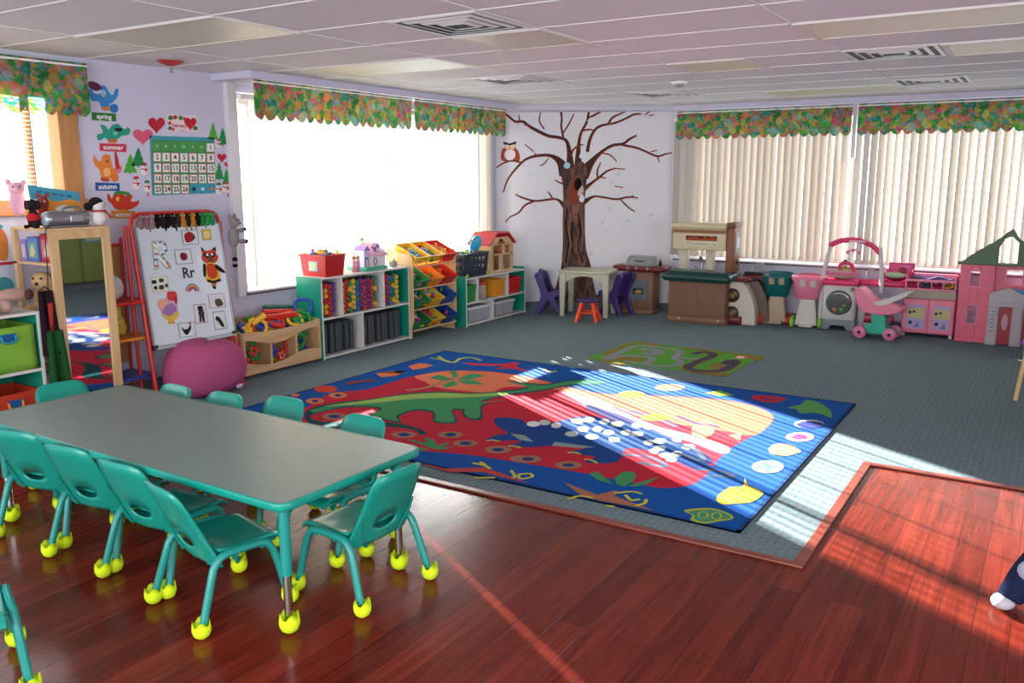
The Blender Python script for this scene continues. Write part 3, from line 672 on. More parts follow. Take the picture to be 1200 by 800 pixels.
for sx in (-1, 1):
    for sy in (-1, 1):
        x, y = sx*(LX-.085), sy*(LY-.085)
        b = MB(); b.cyl((x, y, .235), (x, y, TZ-.031), .0215, 20); b.tube([(x, y, TZ-.03), (x, y, TZ-.045)], .03, 20)
        for dx, dy in ((-sx, 0), (0, -sy)): b.tube(bez([(x, y, TZ-.11), (x+dx*.03, y+dy*.03, TZ-.085), (x+dx*.07, y+dy*.07, TZ-.035)], 4), .005, 6)
        lg = b.build('leg', M_TEALMET, r)
        c = MB(); c.cyl((x, y, .02), (x, y, .24), .0165, 18); c.build('leg_insert', CHROME, lg)
        c2 = ball(x, y, lg, 1.12, sx*.5)
# ------------------------------------------------------------------ chairs
def make_chair(label, group, loc, rz):
    r = thing('classroom_chair', label, 'chair', loc, rz, group)
    # backrest: tilted moulded plate with an oval hand hole, curved around the sitter
    def bk(u, w, t):
        return (u, -.118-.42*(w-.26)+1.25*u*u*(1-.5*(w-.23)/.34)-t, w)
    N_ = 40; out = []
    for k in range(N_):
        a = 2*PI*k/N_; cx, cz = math.cos(a), math.sin(a); e = .36
        x = .150*math.copysign(abs(cx)**e, cx); z = .165*math.copysign(abs(cz)**e, cz)
        x *= 1-.06*(z/.165)
        out.append((x, .40+z))
    inn = [(.062*math.cos(2*PI*k/N_), .322+.031*math.sin(2*PI*k/N_)) for k in range(N_)]
    b = MB(); b.ringplate(out, inn, bk, .010)
    # flared side flaps that lap over the lower corners
    for s in (-1, 1):
        q = [(.150, .38), (.172, .255), (.168, .235), (.10, .235), (.128, .30)]
        P0 = [Vector(bk(s*u, w, .0115)) for u, w in q]; P1 = [Vector(bk(s*u, w, .021)) for u, w in q]; n = len(q)
        fs = [tuple(range(n)), tuple(reversed(range(n, 2*n)))]+[(i, n+i, n+(i+1) % n, (i+1) % n) for i in range(n)]
        b.add(P0+P1, fs if s > 0 else [tuple(reversed(f)) for f in fs])
    b.build('backrest', M_TEAL, r)
    def st(u, v):
        x = (u-.5)*.325*(1-.06*v); y = -.098+.293*v; z = .299-.012*math.sin(PI*v)*math.cos((u-.5)*PI)-.03*max(0, (v-.82)/.18)**2+.012*max(0, (.15-v)/.15)
        return (x, y, z)
    b = MB(); b.grid(lambda u, v: st(u, v), 10, 10, .013); b.build('seat', M_TEAL, r, bevel=.003)
    b = MB(); b.grid(lambda u, v: ((u-.5)*.29, -.08+.24*v, .272), 4, 4, .01); b.build('seat_support', M_TEAL, r)
    for s in (-1, 1):
        p = [(s*.198, -.195, .05), (s*.186, -.150, .19), (s*.182, -.132, .245), (s*.180, -.105, .276), (s*.178, -.06, .287), (s*.178, .06, .287), (s*.180, .100, .276), (s*.182, .122, .245), (s*.187, .138, .19), (s*.198, .168, .05)]
        P = [Vector(p[0]), Vector(p[1])]+bez(p[2:8], 5)+[Vector(p[8]), Vector(p[9])]
        b = MB(); b.tube(P, .0155, 14); lf = b.build('leg_frame', M_TEALMET, r)
        for (x, y) in ((s*.200, -.205), (s*.200, .178)): ball(x, y, lf, 1.0, s*.7+y)
    b = MB(); b.cyl((-.176, -.03, .268), (.176, -.03, .268), .009, 8); b.build('cross_bar', M_TEALMET, r)
    b = MB(); b.cyl((-.176, .08, .268), (.176, .08, .268), .009, 8); b.build('cross_bar', M_TEALMET, r)
    return r
G = 'teal chairs around the long table'
c0 = make_chair('teal chair on the near long side, closest to the table\'s near right corner', G, (-2.724, 2.139, 0), math.radians(-11))
for x, y, a, l in [(-3.16, 2.225, 3.8, 'teal chair on the near long side, second from the table\'s near right corner'),
                   (-3.58, 2.235, 9, 'teal chair on the near long side, third from the table\'s near right corner'),
                   (-4.02, 2.235, 15, 'teal chair on the near long side, furthest left, cut by the frame'),
                   (-2.355, 2.555, 86, 'teal chair at the right short end of the table, its back to the rug'),
                   (-2.75, 2.80, 178, 'teal chair across the table nearest the rug'),
                   (-3.33, 2.85, 181, 'teal chair across the table in front of the rug, second from the rug end'),
                   (-3.68, 2.75, 180, 'teal chair across the table in front of the pink bean bag'),
                   (-4.06, 2.72, 178, 'teal chair across the table in front of the easel foot'),
                   (-4.44, 2.62, 262, 'teal chair at the left short end of the table in front of the mirror')]:
    dup(c0, (x, y, 0), math.radians(a), l, G)
dup(c0, (-2.99, 1.24, 0), math.radians(-112), 'teal chair in the lower left corner, mostly outside the frame', 'teal chairs apart from the table')
# ------------------------------------------------------------------ left wall decorations
class Cut:
    # flat cut paper / card built of thin layers on a vertical board; map: pixel -> (u, z)
    def __init__(s, fn, axis, base, sgn=1): s.b = MB(); s.fn = fn; s.mats = []; s.k = 0; s.axis = axis; s.base = base; s.sgn = sgn
    def mi(s, c):
        if c not in s.mats: s.mats.append(c)
        s.b.m = s.mats.index(c)
    def poly(s, px, c, smooth=False, th=.0015, n=4):
        s.mi(c); s.k += 1; pts = [s.fn(x, y) for x, y in px]
        if smooth: pts = closed(pts, n)
        a = s.base+s.sgn*(.001+.0006*s.k); s.b.prism(pts, s.base+s.sgn*.0005, a, s.axis); return s
    def oval(s, x, y, rx, ry, c, n=14, rot=0):
        P = circ(0, 0, rx, ry, n); cr_, sr_ = math.cos(math.radians(rot)), math.sin(math.radians(rot))
        return s.poly([(x+p*cr_-q*sr_, y+p*sr_+q*cr_) for p, q in P], c)
    def heart(s, x, y, w, h, c):
        P = []
        for k in range(24):
            t = 2*PI*k/24; P.append((x+w/2*(math.sin(t)**3), y-h/2*((13*math.cos(t)-5*math.cos(2*t)-2*math.cos(3*t)-math.cos(4*t))/14.5)))
        return s.poly(P, c)
    def build(s, name, label, cat, group=None): return tag(s.b.build(name, [card(c) for c in s.mats]), label, cat, group)
def WL(px, py): p = Xp(px, py, XL); return (p.y, p.z)
def K4(pts): return [(90+x/4.444, 80+y/4.444) for x, y in pts]
def K(x, y): return (90+x/4.444, 80+y/4.444)
def wtext(b, txt, px, py, hpx, x, uy=(0, 0, 1), m=None):
    p = Xp(px, py, XL); q = Xp(px, py+hpx, XL); sz = abs(p.z-q.z)*1.25; b.text(txt, sz, (x, p.y, p.z), (0, 1, 0), uy, .0006)
def sign(word, quad, c, label):
    k = Cut(WL, 'yz', XL); k.poly(K4(quad), c); k.poly(K4([(quad[0][0]+4, quad[0][1]+4), (quad[1][0]-4, quad[1][1]+4), (quad[2][0]-4, quad[2][1]-4), (quad[3][0]+4, quad[3][1]-4)]), c)
    k.mi('f4f4f4'); cx = sum(q[0] for q in quad)/4; cy = sum(q[1] for q in quad)/4; px, py = K(cx, cy); wtext(k.b, word, px, py, 6.3, XL+.0035)
    return k.build('season_sign', label, 'sign')
sign('spring', [(76, 228), (203, 236), (205, 277), (78, 270)], '2f7a3c', 'green card sign reading spring on the lilac wall')
sign('summer', [(118, 390), (257, 394), (258, 437), (120, 430)], 'c03c50', 'red card sign reading summer on the lilac wall')
sign('autumn', [(95, 594), (222, 598), (224, 639), (97, 637)], '2a5c9c', 'blue card sign reading autumn on the lilac wall')
sign('winter', [(176, 740), (304, 743), (305, 783), (178, 782)], 'd08a30', 'orange card sign reading winter on the lilac wall')
def bird(c, c2, body, shapes, label):
    k = Cut(WL, 'yz', XL); 
    for q, col in shapes: k.poly(K4(q), col, True)
    return k.build('bird_cutout', label, 'wall decoration', 'bird cutouts above the season signs')
bird(0, 0, 0, [([(62, 115), (75, 105), (90, 130), (125, 130), (130, 90), (150, 95), (165, 120), (185, 140), (200, 110), (216, 108), (212, 145), (190, 175), (172, 188), (165, 215), (135, 218), (122, 190), (110, 172), (80, 170), (66, 145)], '3a8ac8'), ([(175, 192), (205, 188), (215, 215), (200, 232), (172, 222)], '2f78b8'), ([(52, 75), (80, 68), (115, 82), (130, 105), (100, 118), (65, 100)], '5a2c50'), ([(128, 120), (142, 112), (152, 135), (138, 150), (126, 140)], '8ac0e0'), ([(134, 202), (168, 202), (168, 217), (136, 217)], 'd07830'), ([(134, 138), (146, 138), (140, 150)], 'e08a30')], 'blue bird cutout holding a purple umbrella above the spring sign')
bird(0, 0, 0, [([(122, 295), (150, 300), (165, 318), (185, 295), (215, 290), (240, 312), (255, 315), (262, 305), (278, 320), (270, 345), (235, 352), (220, 362), (190, 378), (165, 375), (145, 362), (125, 375), (108, 370), (106, 345), (135, 335)], '2f9a80'), ([(200, 312), (232, 312), (232, 328), (200, 326)], '222430'), ([(165, 372), (205, 372), (205, 386), (165, 386)], 'c86a30'), ([(190, 330), (210, 330), (205, 348), (190, 345)], '6cc0a0')], 'green bird cutout in sunglasses above the summer sign')
bird(0, 0, 0, [([(88, 450), (100, 470), (125, 485), (130, 460), (145, 448), (168, 450), (178, 475), (190, 520), (225, 505), (232, 530), (200, 555), (185, 565), (165, 575), (138, 575), (122, 555), (118, 530), (95, 505), (86, 475)], 'e0843a'), ([(175, 552), (210, 552), (214, 585), (185, 588)], 'd87a34'), ([(140, 525), (168, 520), (172, 555), (145, 560)], 'f0b070'), ([(196, 442), (206, 442), (222, 515), (214, 540), (202, 520)], 'b83030'), ([(150, 480), (162, 478), (158, 492)], '8a3c20'), ([(125, 570), (165, 575), (165, 590), (130, 585)], 'b84030'), ([(205, 525), (225, 525), (225, 545), (208, 545)], 'e070a0')], 'orange bird cutout holding a red pencil above the autumn sign')
bird(0, 0, 0, [([(158, 655), (168, 655), (182, 680), (195, 655), (230, 645), (255, 665), (275, 655), (290, 665), (280, 690), (300, 695), (322, 688), (322, 705), (300, 725), (275, 735), (235, 738), (200, 732), (180, 705), (162, 690)], 'c83c24'), ([(190, 658), (205, 640), (245, 640), (275, 650), (270, 668), (245, 655), (215, 655)], '3a8a3c'), ([(205, 672), (220, 668), (218, 690), (205, 690)], 'f0b060'), ([(220, 736), (265, 736), (265, 748), (222, 748)], 'd88a30')], 'red bird cutout in a green cap above the winter sign')
for (x, y, w, h, c, l) in [(415, 292, 88, 86, 'b82a38', 'large dark red paper heart beside the calendar title'), (343, 352, 106, 84, 'd85a78', 'large pink paper heart at the calendar\'s upper left corner'), (755, 464, 48, 48, 'c02c3c', 'small red paper heart right of the calendar'), (781, 500, 28, 28, 'c83a48', 'tiny red paper heart below another at the calendar\'s right')]:
    k = Cut(WL, 'yz', XL); px, py = K(x, y); k.heart(px, py, w/4.444, h/4.444, c); k.build('paper_heart', l, 'paper heart', 'paper hearts around the calendar')
def ptree(pts, c, l):
    k = Cut(WL, 'yz', XL); k.poly(K4(pts), c); k.build('paper_tree', l, 'paper tree', 'paper fir trees around the calendar')
def fir(x, y0, y1, w): h = y1-y0; return [(x, y0), (x+w*.22, y0+h*.33), (x+w*.15, y0+h*.33), (x+w*.36, y0+h*.62), (x+w*.28, y0+h*.62), (x+w*.5, y0+h*.92), (x+.06*w, y0+h*.92), (x+.06*w, y1), (x-.06*w, y1), (x-.06*w, y0+h*.92), (x-w*.5, y0+h*.92), (x-w*.28, y0+h*.62), (x-w*.36, y0+h*.62), (x-w*.15, y0+h*.33), (x-w*.22, y0+h*.33)]
ptree(fir(278, 445, 552, 76), '4fa83c', 'light green paper fir tree left of the calendar'); ptree(fir(320, 412, 515, 76), '1f8a48', 'dark green paper fir tree left of the calendar')
ptree(fir(709, 280, 376, 56), '58a83c', 'light green paper fir tree at the calendar\'s upper right corner'); ptree(fir(759, 308, 405, 54), '1f8a48', 'dark green paper fir tree at the calendar\'s upper right')
ptree(fir(741, 488, 585, 52), '259048', 'taller green paper fir tree right of the calendar\'s lower half'); ptree(fir(779, 520, 612, 48), '2a9850', 'shorter green paper fir tree right of the calendar\'s lower half')
def snowman(x, y, s, hat, l):
    k = Cut(WL, 'yz', XL); q = lambda a, b: K(x+a*s, y+b*s)
    def ov(a, b_, r, c): px, py = q(a, b_); k.oval(px, py, r*s/4.444, r*s/4.444, c)
    ov(0, 18, 20, 'e8e4e0'); ov(0, -8, 14, 'ece8e4'); k.poly([q(-16, -14), q(-10, -30), q(10, -30), q(16, -14)], hat); k.poly([q(-16, 2), q(16, 2), q(18, 8), q(8, 24), q(4, 8), q(-16, 8)], 'b82c38')
    ov(-4, -9, 2, '222222'); ov(5, -9, 2, '222222'); k.poly([q(0, -6), q(10, -4), q(0, -2)], 'e08030')
    k.build('paper_snowman', l, 'paper snowman', 'paper snowmen beside the calendar')
snowman(350, 520, .95, 'a03040', 'paper snowman with red scarf below the dark fir left of the calendar'); snowman(308, 592, 1.0, 'b83a48', 'paper snowman in a red hat left of the calendar\'s bottom'); snowman(365, 610, .9, '2a7a48', 'paper snowman in a green hat touching the calendar\'s bottom left')
snowman(738, 388, .7, 'c04048', 'tiny paper snowman at the calendar\'s upper right corner'); snowman(738, 622, .9, '3a8a50', 'paper snowman at the calendar\'s lower right corner'); snowman(776, 615, .85, 'b83a48', 'rightmost paper snowman at the calendar\'s lower right')
def cane(x, y, l):
    k = Cut(WL, 'yz', XL); P = [(x, y+30), (x+3, y+10), (x+6, y-8), (x+14, y-14), (x+20, y-6)]
    for i in range(4): a, c = P[i], P[i+1]; k.poly([K(a[0]-4, a[1]), K(a[0]+4, a[1]), K(c[0]+4, c[1]), K(c[0]-4, c[1])], 'd84a6a' if i % 2 == 0 else 'f0d0d8')
    k.build('paper_candy_cane', l, 'paper candy cane')
cane(368, 638, 'pink striped paper candy cane at the calendar\'s bottom left'); cane(786, 640, 'pink striped paper candy cane at the calendar\'s bottom right')
# calendar title
k = Cut(WL, 'yz', XL); k.poly(K4([(470, 240), (620, 246), (630, 332), (474, 328)]), 'e8d8d8')
for (x, y, rr_, c) in [(488, 258, 13, '3a7a3a'), (512, 255, 11, 'b83040'), (540, 258, 12, '4a8a40'), (482, 285, 9, 'b83040'), (484, 312, 10, '3a8040'), (616, 312, 12, '3a7a40'), (500, 318, 8, 'd04858'), (560, 262, 8, 'c04050')]: px, py = K(x, y); k.oval(px, py, rr_/4.444, rr_/4.444, c)
px, py = K(590, 285); k.heart(px, py, 14, 15, 'c02434'); k.mi('c03a60'); px, py = K(530, 299); wtext(k.b, 'February', px, py, 4.6, XL+.009); k.mi('3a3030'); px, py = K(545, 324); wtext(k.b, 'is here', px, py, 1.8, XL+.009)
k.build('calendar_title', 'red and green heart title card above the calendar', 'title card')
# calendar
r = thing('wall_calendar', 'teal and green pocket calendar with white number cards on the lilac wall', 'calendar', (0, 0, 0))
k = Cut(WL, 'yz', XL); k.poly(K4([(378, 350), (716, 361), (722, 650), (392, 662)]), '3f9aa8'); 
for i in range(7):
    for j in range(5):
        pass
k.poly(K4([(388, 372), (714, 380), (718, 645), (400, 655)]), '4a8a5c'); k.poly(K4([(592, 600), (716, 598), (718, 648), (596, 652)]), '4aa0b8')
o = k.b.build('pocket_chart', [card(c) for c in k.mats], r); n = 0
for j in range(5):
    for i in range(7):
        xl = 392+i*46.5+j*2; yt = 380+j*56.2-(0 if j else 0)+i*1.2*(1-j/4)-(i*.4 if j == 4 else 0); q = [(xl+4, yt+4), (xl+41, yt+4), (xl+42, yt+47), (xl+5, yt+47)]
        day = j*7+i-5
        k = Cut(WL, 'yz', XL+.0018)
        if day < 1:
            k.poly(K4([(xl+2, yt), (xl+43, yt), (xl+44, yt+48), (xl+3, yt+48)]), '4f9a50'); k.mi('dfe8d8'); px, py = K(xl+24, yt+26); wtext(k.b, 'SMTWTF'[i], px, py, 3, XL+.0042)
            k.b.build('weekday_card', [card(c) for c in k.mats], r)
        elif day <= 26:
            k.poly(K4([(xl+1, yt), (xl+44, yt), (xl+45, yt+50), (xl+2, yt+50)]), ['5a9a80', 'a86a40', '4a9a58', 'b8583c'][(i+j) % 4]); k.poly(K4(q), 'ece8e4'); k.mi('262626'); px, py = K(xl+23, yt+26); wtext(k.b, str(day), px, py, 6.6, XL+.0050)
            k.b.build('number_card', [card(c) for c in k.mats], r)
        else:
            k.poly(K4(q), '3a98b0'); px, py = K(xl+22, yt+25); k.oval(px, py, 2.2, 2.4, ['22303a', 'c8d8d0', 'c88040'][day % 3]); k.b.build('picture_card', [card(c) for c in k.mats], r)

# ------------------------------------------------------------------ tree painted on the corner wall
W1 = Vector((WC1[0], WC1[1])); WU = (Vector(WC2)-W1).normalized(); WN = Vector((WU.y, -WU.x))
def Wp(px, py):
    v = ray(px, py); n = Vector((-WU.y, WU.x)); t = n.dot(W1)/n.dot(v.xy); w = v*t; return ((w.xy-W1).dot(WU), w.z+CAM_H)
class Mural:
    def __init__(s): s.b = MB(); s.mats = []; s.k = 0
    def mi(s, c):
        if c not in s.mats: s.mats.append(c)
        s.b.m = s.mats.index(c)
    def P(s, u, z, t): q = W1+WU*u+WN*t; return (q.x, q.y, z)
    def poly(s, px, c, smooth=False):
        s.mi(c); s.k += 1; t = .0008+.000025*s.k; pts = [Wp(x, y) for x, y in px]
        if smooth: pts = closed(pts, 4)
        n = len(pts); ar = sum(pts[i][0]*pts[(i+1) % n][1]-pts[(i+1) % n][0]*pts[i][1] for i in range(n))
        if ar < 0: pts = pts[::-1]
        s.b.add([s.P(u, z, t) for u, z in pts], [tuple(range(n))])
    def branch(s, px, c, outline=None):
        # (x, y, width) in photo pixels
        P = bez(px, 5)
        for col, ex in (((outline, .9),) if outline else ())+((c, 0),):
            s.mi(col); s.k += 1; t = .0008+.000025*s.k; vs = []
            for i, p in enumerate(P):
                d = P[min(i+1, len(P)-1)]-P[max(i-1, 0)]; d.z = 0; d = d.normalized() if d.length > 1e-6 else Vector((1, 0, 0)); nn = Vector((-d.y, d.x, 0))*(max(.35, p.z)/2+ex*.5); off = (.25, .5) if ex else (0, 0)
                for q in (p+nn, p-nn): u, z = Wp(q.x+off[0], q.y+off[1]); vs.append(s.P(u, z, t))
            s.b.add(vs, [(2*i, 2*i+1, 2*i+3, 2*i+2) for i in range(len(P)-1)])
def M6(pts): return [(570+x/4, 110+y/4)+((w,) if w else ()) for x, y, w in pts]
g = Mural(); BR, BO = 'BARK', 'a04a38'
tr = M6([(355, 345, 0), (372, 360, 0), (400, 348, 0), (425, 325, 0), (450, 318, 0), (470, 345, 0), (470, 400, 0), (463, 470, 0), (462, 560, 0), (462, 650, 0), (468, 730, 0), (488, 800, 0)])+[(694, 322), (700, 348), (712, 356), (645, 358), (650, 340), (655, 322)]+M6([(352, 800, 0), (358, 700, 0), (357, 600, 0), (360, 520, 0), (358, 430, 0), (350, 380, 0)])
for q in (
    [(372, 372, 16), (345, 318, 8), (300, 288, 3.2), (240, 288, 2.6), (190, 302, 2), (160, 325, 1.8), (120, 370, 1.4), (95, 410, 1.2), (78, 460, .8)],
    [(165, 320, 1.5), (120, 312, 1.2), (80, 322, 1), (45, 345, .6)],
    [(392, 350, 10), (389, 280, 5.5), (375, 220, 3.2), (340, 203, 3), (290, 195, 3), (240, 172, 3.2), (200, 150, 2.6), (170, 128, 2.4), (135, 128, 2), (105, 105, 1.8), (72, 80, 1.4)],
    [(360, 205, 1.8), (350, 150, 1.6), (352, 110, 1.5), (340, 60, .8)], [(352, 110, 1), (352, 60, .8)], [(360, 180, 1), (385, 140, 1), (410, 92, .5)],
    [(272, 165, .9), (248, 128, .9), (252, 90, .6), (258, 72, .4)], [(155, 125, .7), (150, 95, .4)],
    [(430, 340, 9), (430, 265, 4.5), (440, 190, 2.4), (470, 130, 2.2), (478, 90, 2), (485, 55, 1)], [(478, 112, 1.8), (520, 90, 1.4), (560, 70, 1), (590, 72, .4)], [(445, 172, 1.4), (480, 165, 1.2), (500, 168, .6)],
    [(472, 270, 3.4), (485, 210, 2.8), (510, 165, 2.2), (545, 145, 2), (600, 135, 1.6), (650, 115, 1.6), (690, 95, 1.6), (725, 92, 1)], [(570, 140, 2), (590, 110, 1.6), (630, 90, 1), (675, 70, .5)],
    [(740, 98, .8), (770, 78, .7), (805, 78, .3)], [(760, 100, .5), (785, 96, .3)],
    [(448, 380, 16), (492, 318, 7), (540, 270, 3), (590, 240, 2.6), (640, 232, 2.2), (670, 210, 2), (705, 192, 1)], [(635, 237, 2), (700, 250, 1.8), (750, 270, 1.6), (800, 290, 1.6), (840, 280, 1), (880, 272, .4)], [(800, 290, .8), (810, 318, .4)], [(760, 272, .5), (800, 262, .3)],
    [(455, 445, 5), (500, 410, 2.2), (530, 388, 2), (565, 360, 1.4), (605, 347, .7)], [(520, 392, 1.4), (520, 355, 1.2), (535, 320, .5)], [(525, 388, .9), (560, 392, .5)], [(605, 347, .5), (650, 352, .3)],
    [(450, 510, 6), (500, 480, 1.8), (550, 483, 1.5), (610, 492, 1.6), (660, 482, 1.3), (710, 485, .5)], [(630, 495, 1), (665, 530, 1), (695, 550, .5)], [(660, 485, .6), (690, 475, .4)],
    [(372, 530, 6), (335, 495, 2), (300, 492, 1.8), (230, 500, 1.6), (170, 485, 1.3), (135, 468, .6)], [(225, 500, 1.6), (180, 520, 1.4), (150, 555, 1), (110, 575, .7), (88, 600, .4)], [(310, 492, 1.2), (298, 470, 1), (285, 455, .4)],
    [(360, 420, 1.4), (335, 410, .9), (320, 400, .4)], [(395, 290, 2), (405, 262, 1.4), (430, 242, 1), (455, 236, .5)],
    [(540, 275, .7), (580, 285, .8), (610, 315, .4)], [(600, 430, .4), (640, 437, .3)], [(240, 290, .5), (210, 260, .6), (180, 235, .3)], [(290, 300, .5), (270, 325, .6), (250, 335, .3)],
    [(205, 150, 1.6), (185, 140, 1.4), (180, 148, 1)]): g.branch(M6(q), '4a302a', BO)
g.poly(tr, BR, True)
g.poly([(655, 352), (640, 357), (617, 360), (617, 354), (635, 352), (652, 345)], BR, True); g.poly([(700, 345), (715, 348), (735, 352), (734, 358), (712, 360), (697, 354)], BR, True)
# root, trunk lines
for q in ([(380, 540, 2), (372, 620, 2.4), (385, 700, 2), (372, 790, 2)], [(430, 560, 1.5), (440, 640, 2.2), (430, 720, 1.4), (452, 790, 1.8)], [(405, 600, 1.6), (398, 680, 2.6), (408, 760, 1.4)]): g.branch(M6(q), '2c1c1a')
for q in ([(395, 560, 1), (388, 640, 1.5), (400, 720, 1)], [(448, 580, 1), (452, 660, 1.4), (445, 740, 1)]): g.branch(M6(q), '8a6a60')
# hollow with the squirrel
g.poly(M6([(430, 380, 0), (455, 410, 0), (460, 460, 0), (445, 505, 0), (410, 525, 0), (385, 510, 0), (378, 460, 0), (395, 405, 0)]), '6e5048', True); g.poly(M6([(428, 390, 0), (448, 415, 0), (452, 460, 0), (435, 500, 0), (408, 515, 0), (390, 500, 0), (386, 460, 0), (400, 410, 0)]), '83402e', True)
g.poly(M6([(428, 392, 0), (446, 410, 0), (440, 440, 0), (420, 450, 0), (412, 420, 0)]), '1c1414', True)
g.poly(M6([(448, 430, 0), (456, 450, 0), (448, 470, 0), (430, 478, 0), (430, 458, 0)]), 'c8b8b0', True); g.poly(M6([(450, 470, 0), (460, 490, 0), (450, 508, 0), (436, 500, 0), (438, 480, 0)]), 'd8dce8', True)
g.poly(M6([(375, 320, 0), (392, 328, 0), (390, 345, 0), (372, 350, 0), (362, 336, 0)]), '9fd0d8', True)
# snow on the branches and snowflakes
for q in ([(205, 138, 1.2), (250, 160, 1.4), (300, 182, 1.6), (350, 192, 1.2)], [(440, 300, 3), (450, 270, 2.5), (470, 285, 3)], [(475, 130, 1.5), (490, 110, 1.4)], [(215, 275, 1), (240, 272, 1.2)], [(750, 262, .8), (790, 280, .9), (830, 270, .8)]): g.branch(M6(q), 'd8e0f0')
def flake(x, y, s, c):
    for a in range(3):
        t = math.radians(60*a+15); dx, dy = s*math.cos(t), s*math.sin(t); g.branch(M6([(x-dx, y-dy, .5), (x, y, .6), (x+dx, y+dy, .5)]), c)
for x, y, s, c in [(208, 380, 11, 'b0d0d8'), (225, 525, 13, 'b8ccdc'), (620, 375, 12, 'a0c8d0'), (770, 570, 16, 'b0c4dc'), (665, 595, 10, 'a8ccd0'), (575, 535, 16, 'c4cce0'), (310, 415, 16, 'c8cee0'), (545, 185, 16, 'c8cede'), (590, 410, 14, 'c4c8dc'), (175, 165, 14, 'd0d4e4'), (625, 260, 12, 'ccd2e4'), (490, 750, 10, 'a8b8d0'), (60, 495, 10, 'ccd0e0'), (545, 605, 5, 'a8b0c8'), (110, 435, 8, 'ccd0e0'), (740, 100, 14, 'ccd2e4'), (560, 640, 5, 'b8c0d4'), (720, 450, 10, 'd0d4e4')]: flake(x, y, s, c)
tag(g.b.build('tree_mural', [M_BARK if c == 'BARK' else mat(c, .85, 0, .1) for c in g.mats]), 'bare brown winter tree painted on the white corner wall', 'mural')
g = Mural()
g.poly(M6([(72, 262, 0), (85, 250, 0), (80, 225, 0), (110, 235, 0), (140, 222, 0), (136, 250, 0), (150, 268, 0), (158, 300, 0), (150, 316, 0), (130, 312, 0), (110, 318, 0), (85, 316, 0), (68, 305, 0)]), 'a84838', True)
g.poly(M6([(90, 268, 0), (110, 262, 0), (132, 268, 0), (134, 295, 0), (110, 314, 0), (86, 295, 0)]), 'e8e4e4', True)
g.poly(M6([(86, 232, 0), (108, 240, 0), (134, 232, 0), (132, 256, 0), (110, 262, 0), (88, 256, 0)]), 'e0b8a0', True)
for x in (98, 122): g.poly([(570+(x+7*math.cos(a))/4, 110+(245+7*math.sin(a))/4) for a in [k*PI/4 for k in range(8)]], 'f0f0e8'); g.poly([(570+(x+3*math.cos(a))/4, 110+(246+3*math.sin(a))/4) for a in [k*PI/3 for k in range(6)]], '1c1c1c')
g.poly(M6([(106, 250, 0), (114, 250, 0), (110, 262, 0)]), 'd07030'); g.poly(M6([(78, 222, 0), (108, 232, 0), (142, 221, 0), (138, 234, 0), (110, 242, 0), (82, 235, 0)]), '3a2c28')
tag(g.b.build('owl_mural', [mat(c, .85, 0, .1) for c in g.mats]), 'small red and white owl painted sitting on the left branch', 'mural')
# ------------------------------------------------------------------ shelf units along the left window
GRN = plastic('108a70', .35); SHW = mat('d4d0cc', .45)
def cubby(label, y0, y1, x0, x1, zt, zm, tops, lows, lip=.0):
    L_ = y1-y0; D_ = x1-x0
    r = thing('toy_shelf', label, 'shelf', ((x0+x1)/2, (y0+y1)/2, .007))
    hx, hy = D_/2, L_/2; t = .018
    for s in (-1, 1):
        b = MB(); b.box(-hx, hx-.004, s*hy, s*(hy-t), 0, zt+lip); b.m = 1; b.box(hx-.004, hx, s*hy, s*(hy-t), 0, zt+lip); b.build('side_panel', [GRN, SHW], r, bevel=.003)
    b = MB(); b.box(-hx, -hx+.008, -hy+t, hy-t, .04, zt+lip); b.build('back_panel', mat('b8bcbc', .5), r)
    for z in (.03, zm, zt):
        b = MB(); b.box(-hx+.008, hx, -hy+t, hy-t, z-.018 if z > .05 else .012, z); b.build('shelf_board', SHW, r, bevel=.002)
    for y in tops: b = MB(); b.box(-hx+.008, hx-.002, y-(y0+y1)/2-.008, y-(y0+y1)/2+.008, zm, zt-.018); b.build('divider', SHW, r, bevel=.002)
    for y in lows: b = MB(); b.box(-hx+.008, hx-.002, y-(y0+y1)/2-.008, y-(y0+y1)/2+.008, .03, zm-.018); b.build('divider', SHW, r, bevel=.002)
    return r
cubby('teal and white toy shelf holding coloured tubes and black cases', 5.77, 7.06, -6.02, -5.70, .775, .395, [6.05, 6.66], [6.33])
cubby('low teal and white toy shelf next to the tree painting', 7.95, 9.25, -5.95, -5.60, .56, .275, [8.2, 8.85], [8.52], .025)
# stacked coloured tubes seen end-on
tubecols = {'red': 'c42430', 'yellow': 'e0b430', 'purple': '5c3a80', 'green': '1f7a4c', 'blue': '2a68b0', 'orange': 'd8622a'}
def tube_thing(x, y, z, c, label, grp):
    r = thing('play_tube', label, 'tube toy', (x, y, z), 0, grp)
    b = MB(); R = .0245; n = 12
    vs = []
    prof = [(R*.55, .0), (R*.55, .15), (R*.9, .156), (R, .148), (R, .13), (R*.86, .125), (R*.86, .0)]
    b.lathe([(q, -.15+h) for q, h in prof], (0, 0, 0), n, 'x'); b.build('tube', plastic(tubecols[c]), r)
    b = MB(); b.lathe([(.001, -.02), (R*.5, -.02)], (0, 0, 0), 10, 'x'); b.build('hollow', plastic('301818'), r); return r
protos = {}
ORD = ['first', 'second', 'third', 'fourth', 'fifth', 'sixth', 'seventh', 'eighth', 'ninth', 'tenth', 'eleventh', 'twelfth', 'thirteenth', 'fourteenth', 'fifteenth', 'sixteenth', 'seventeenth', 'eighteenth']
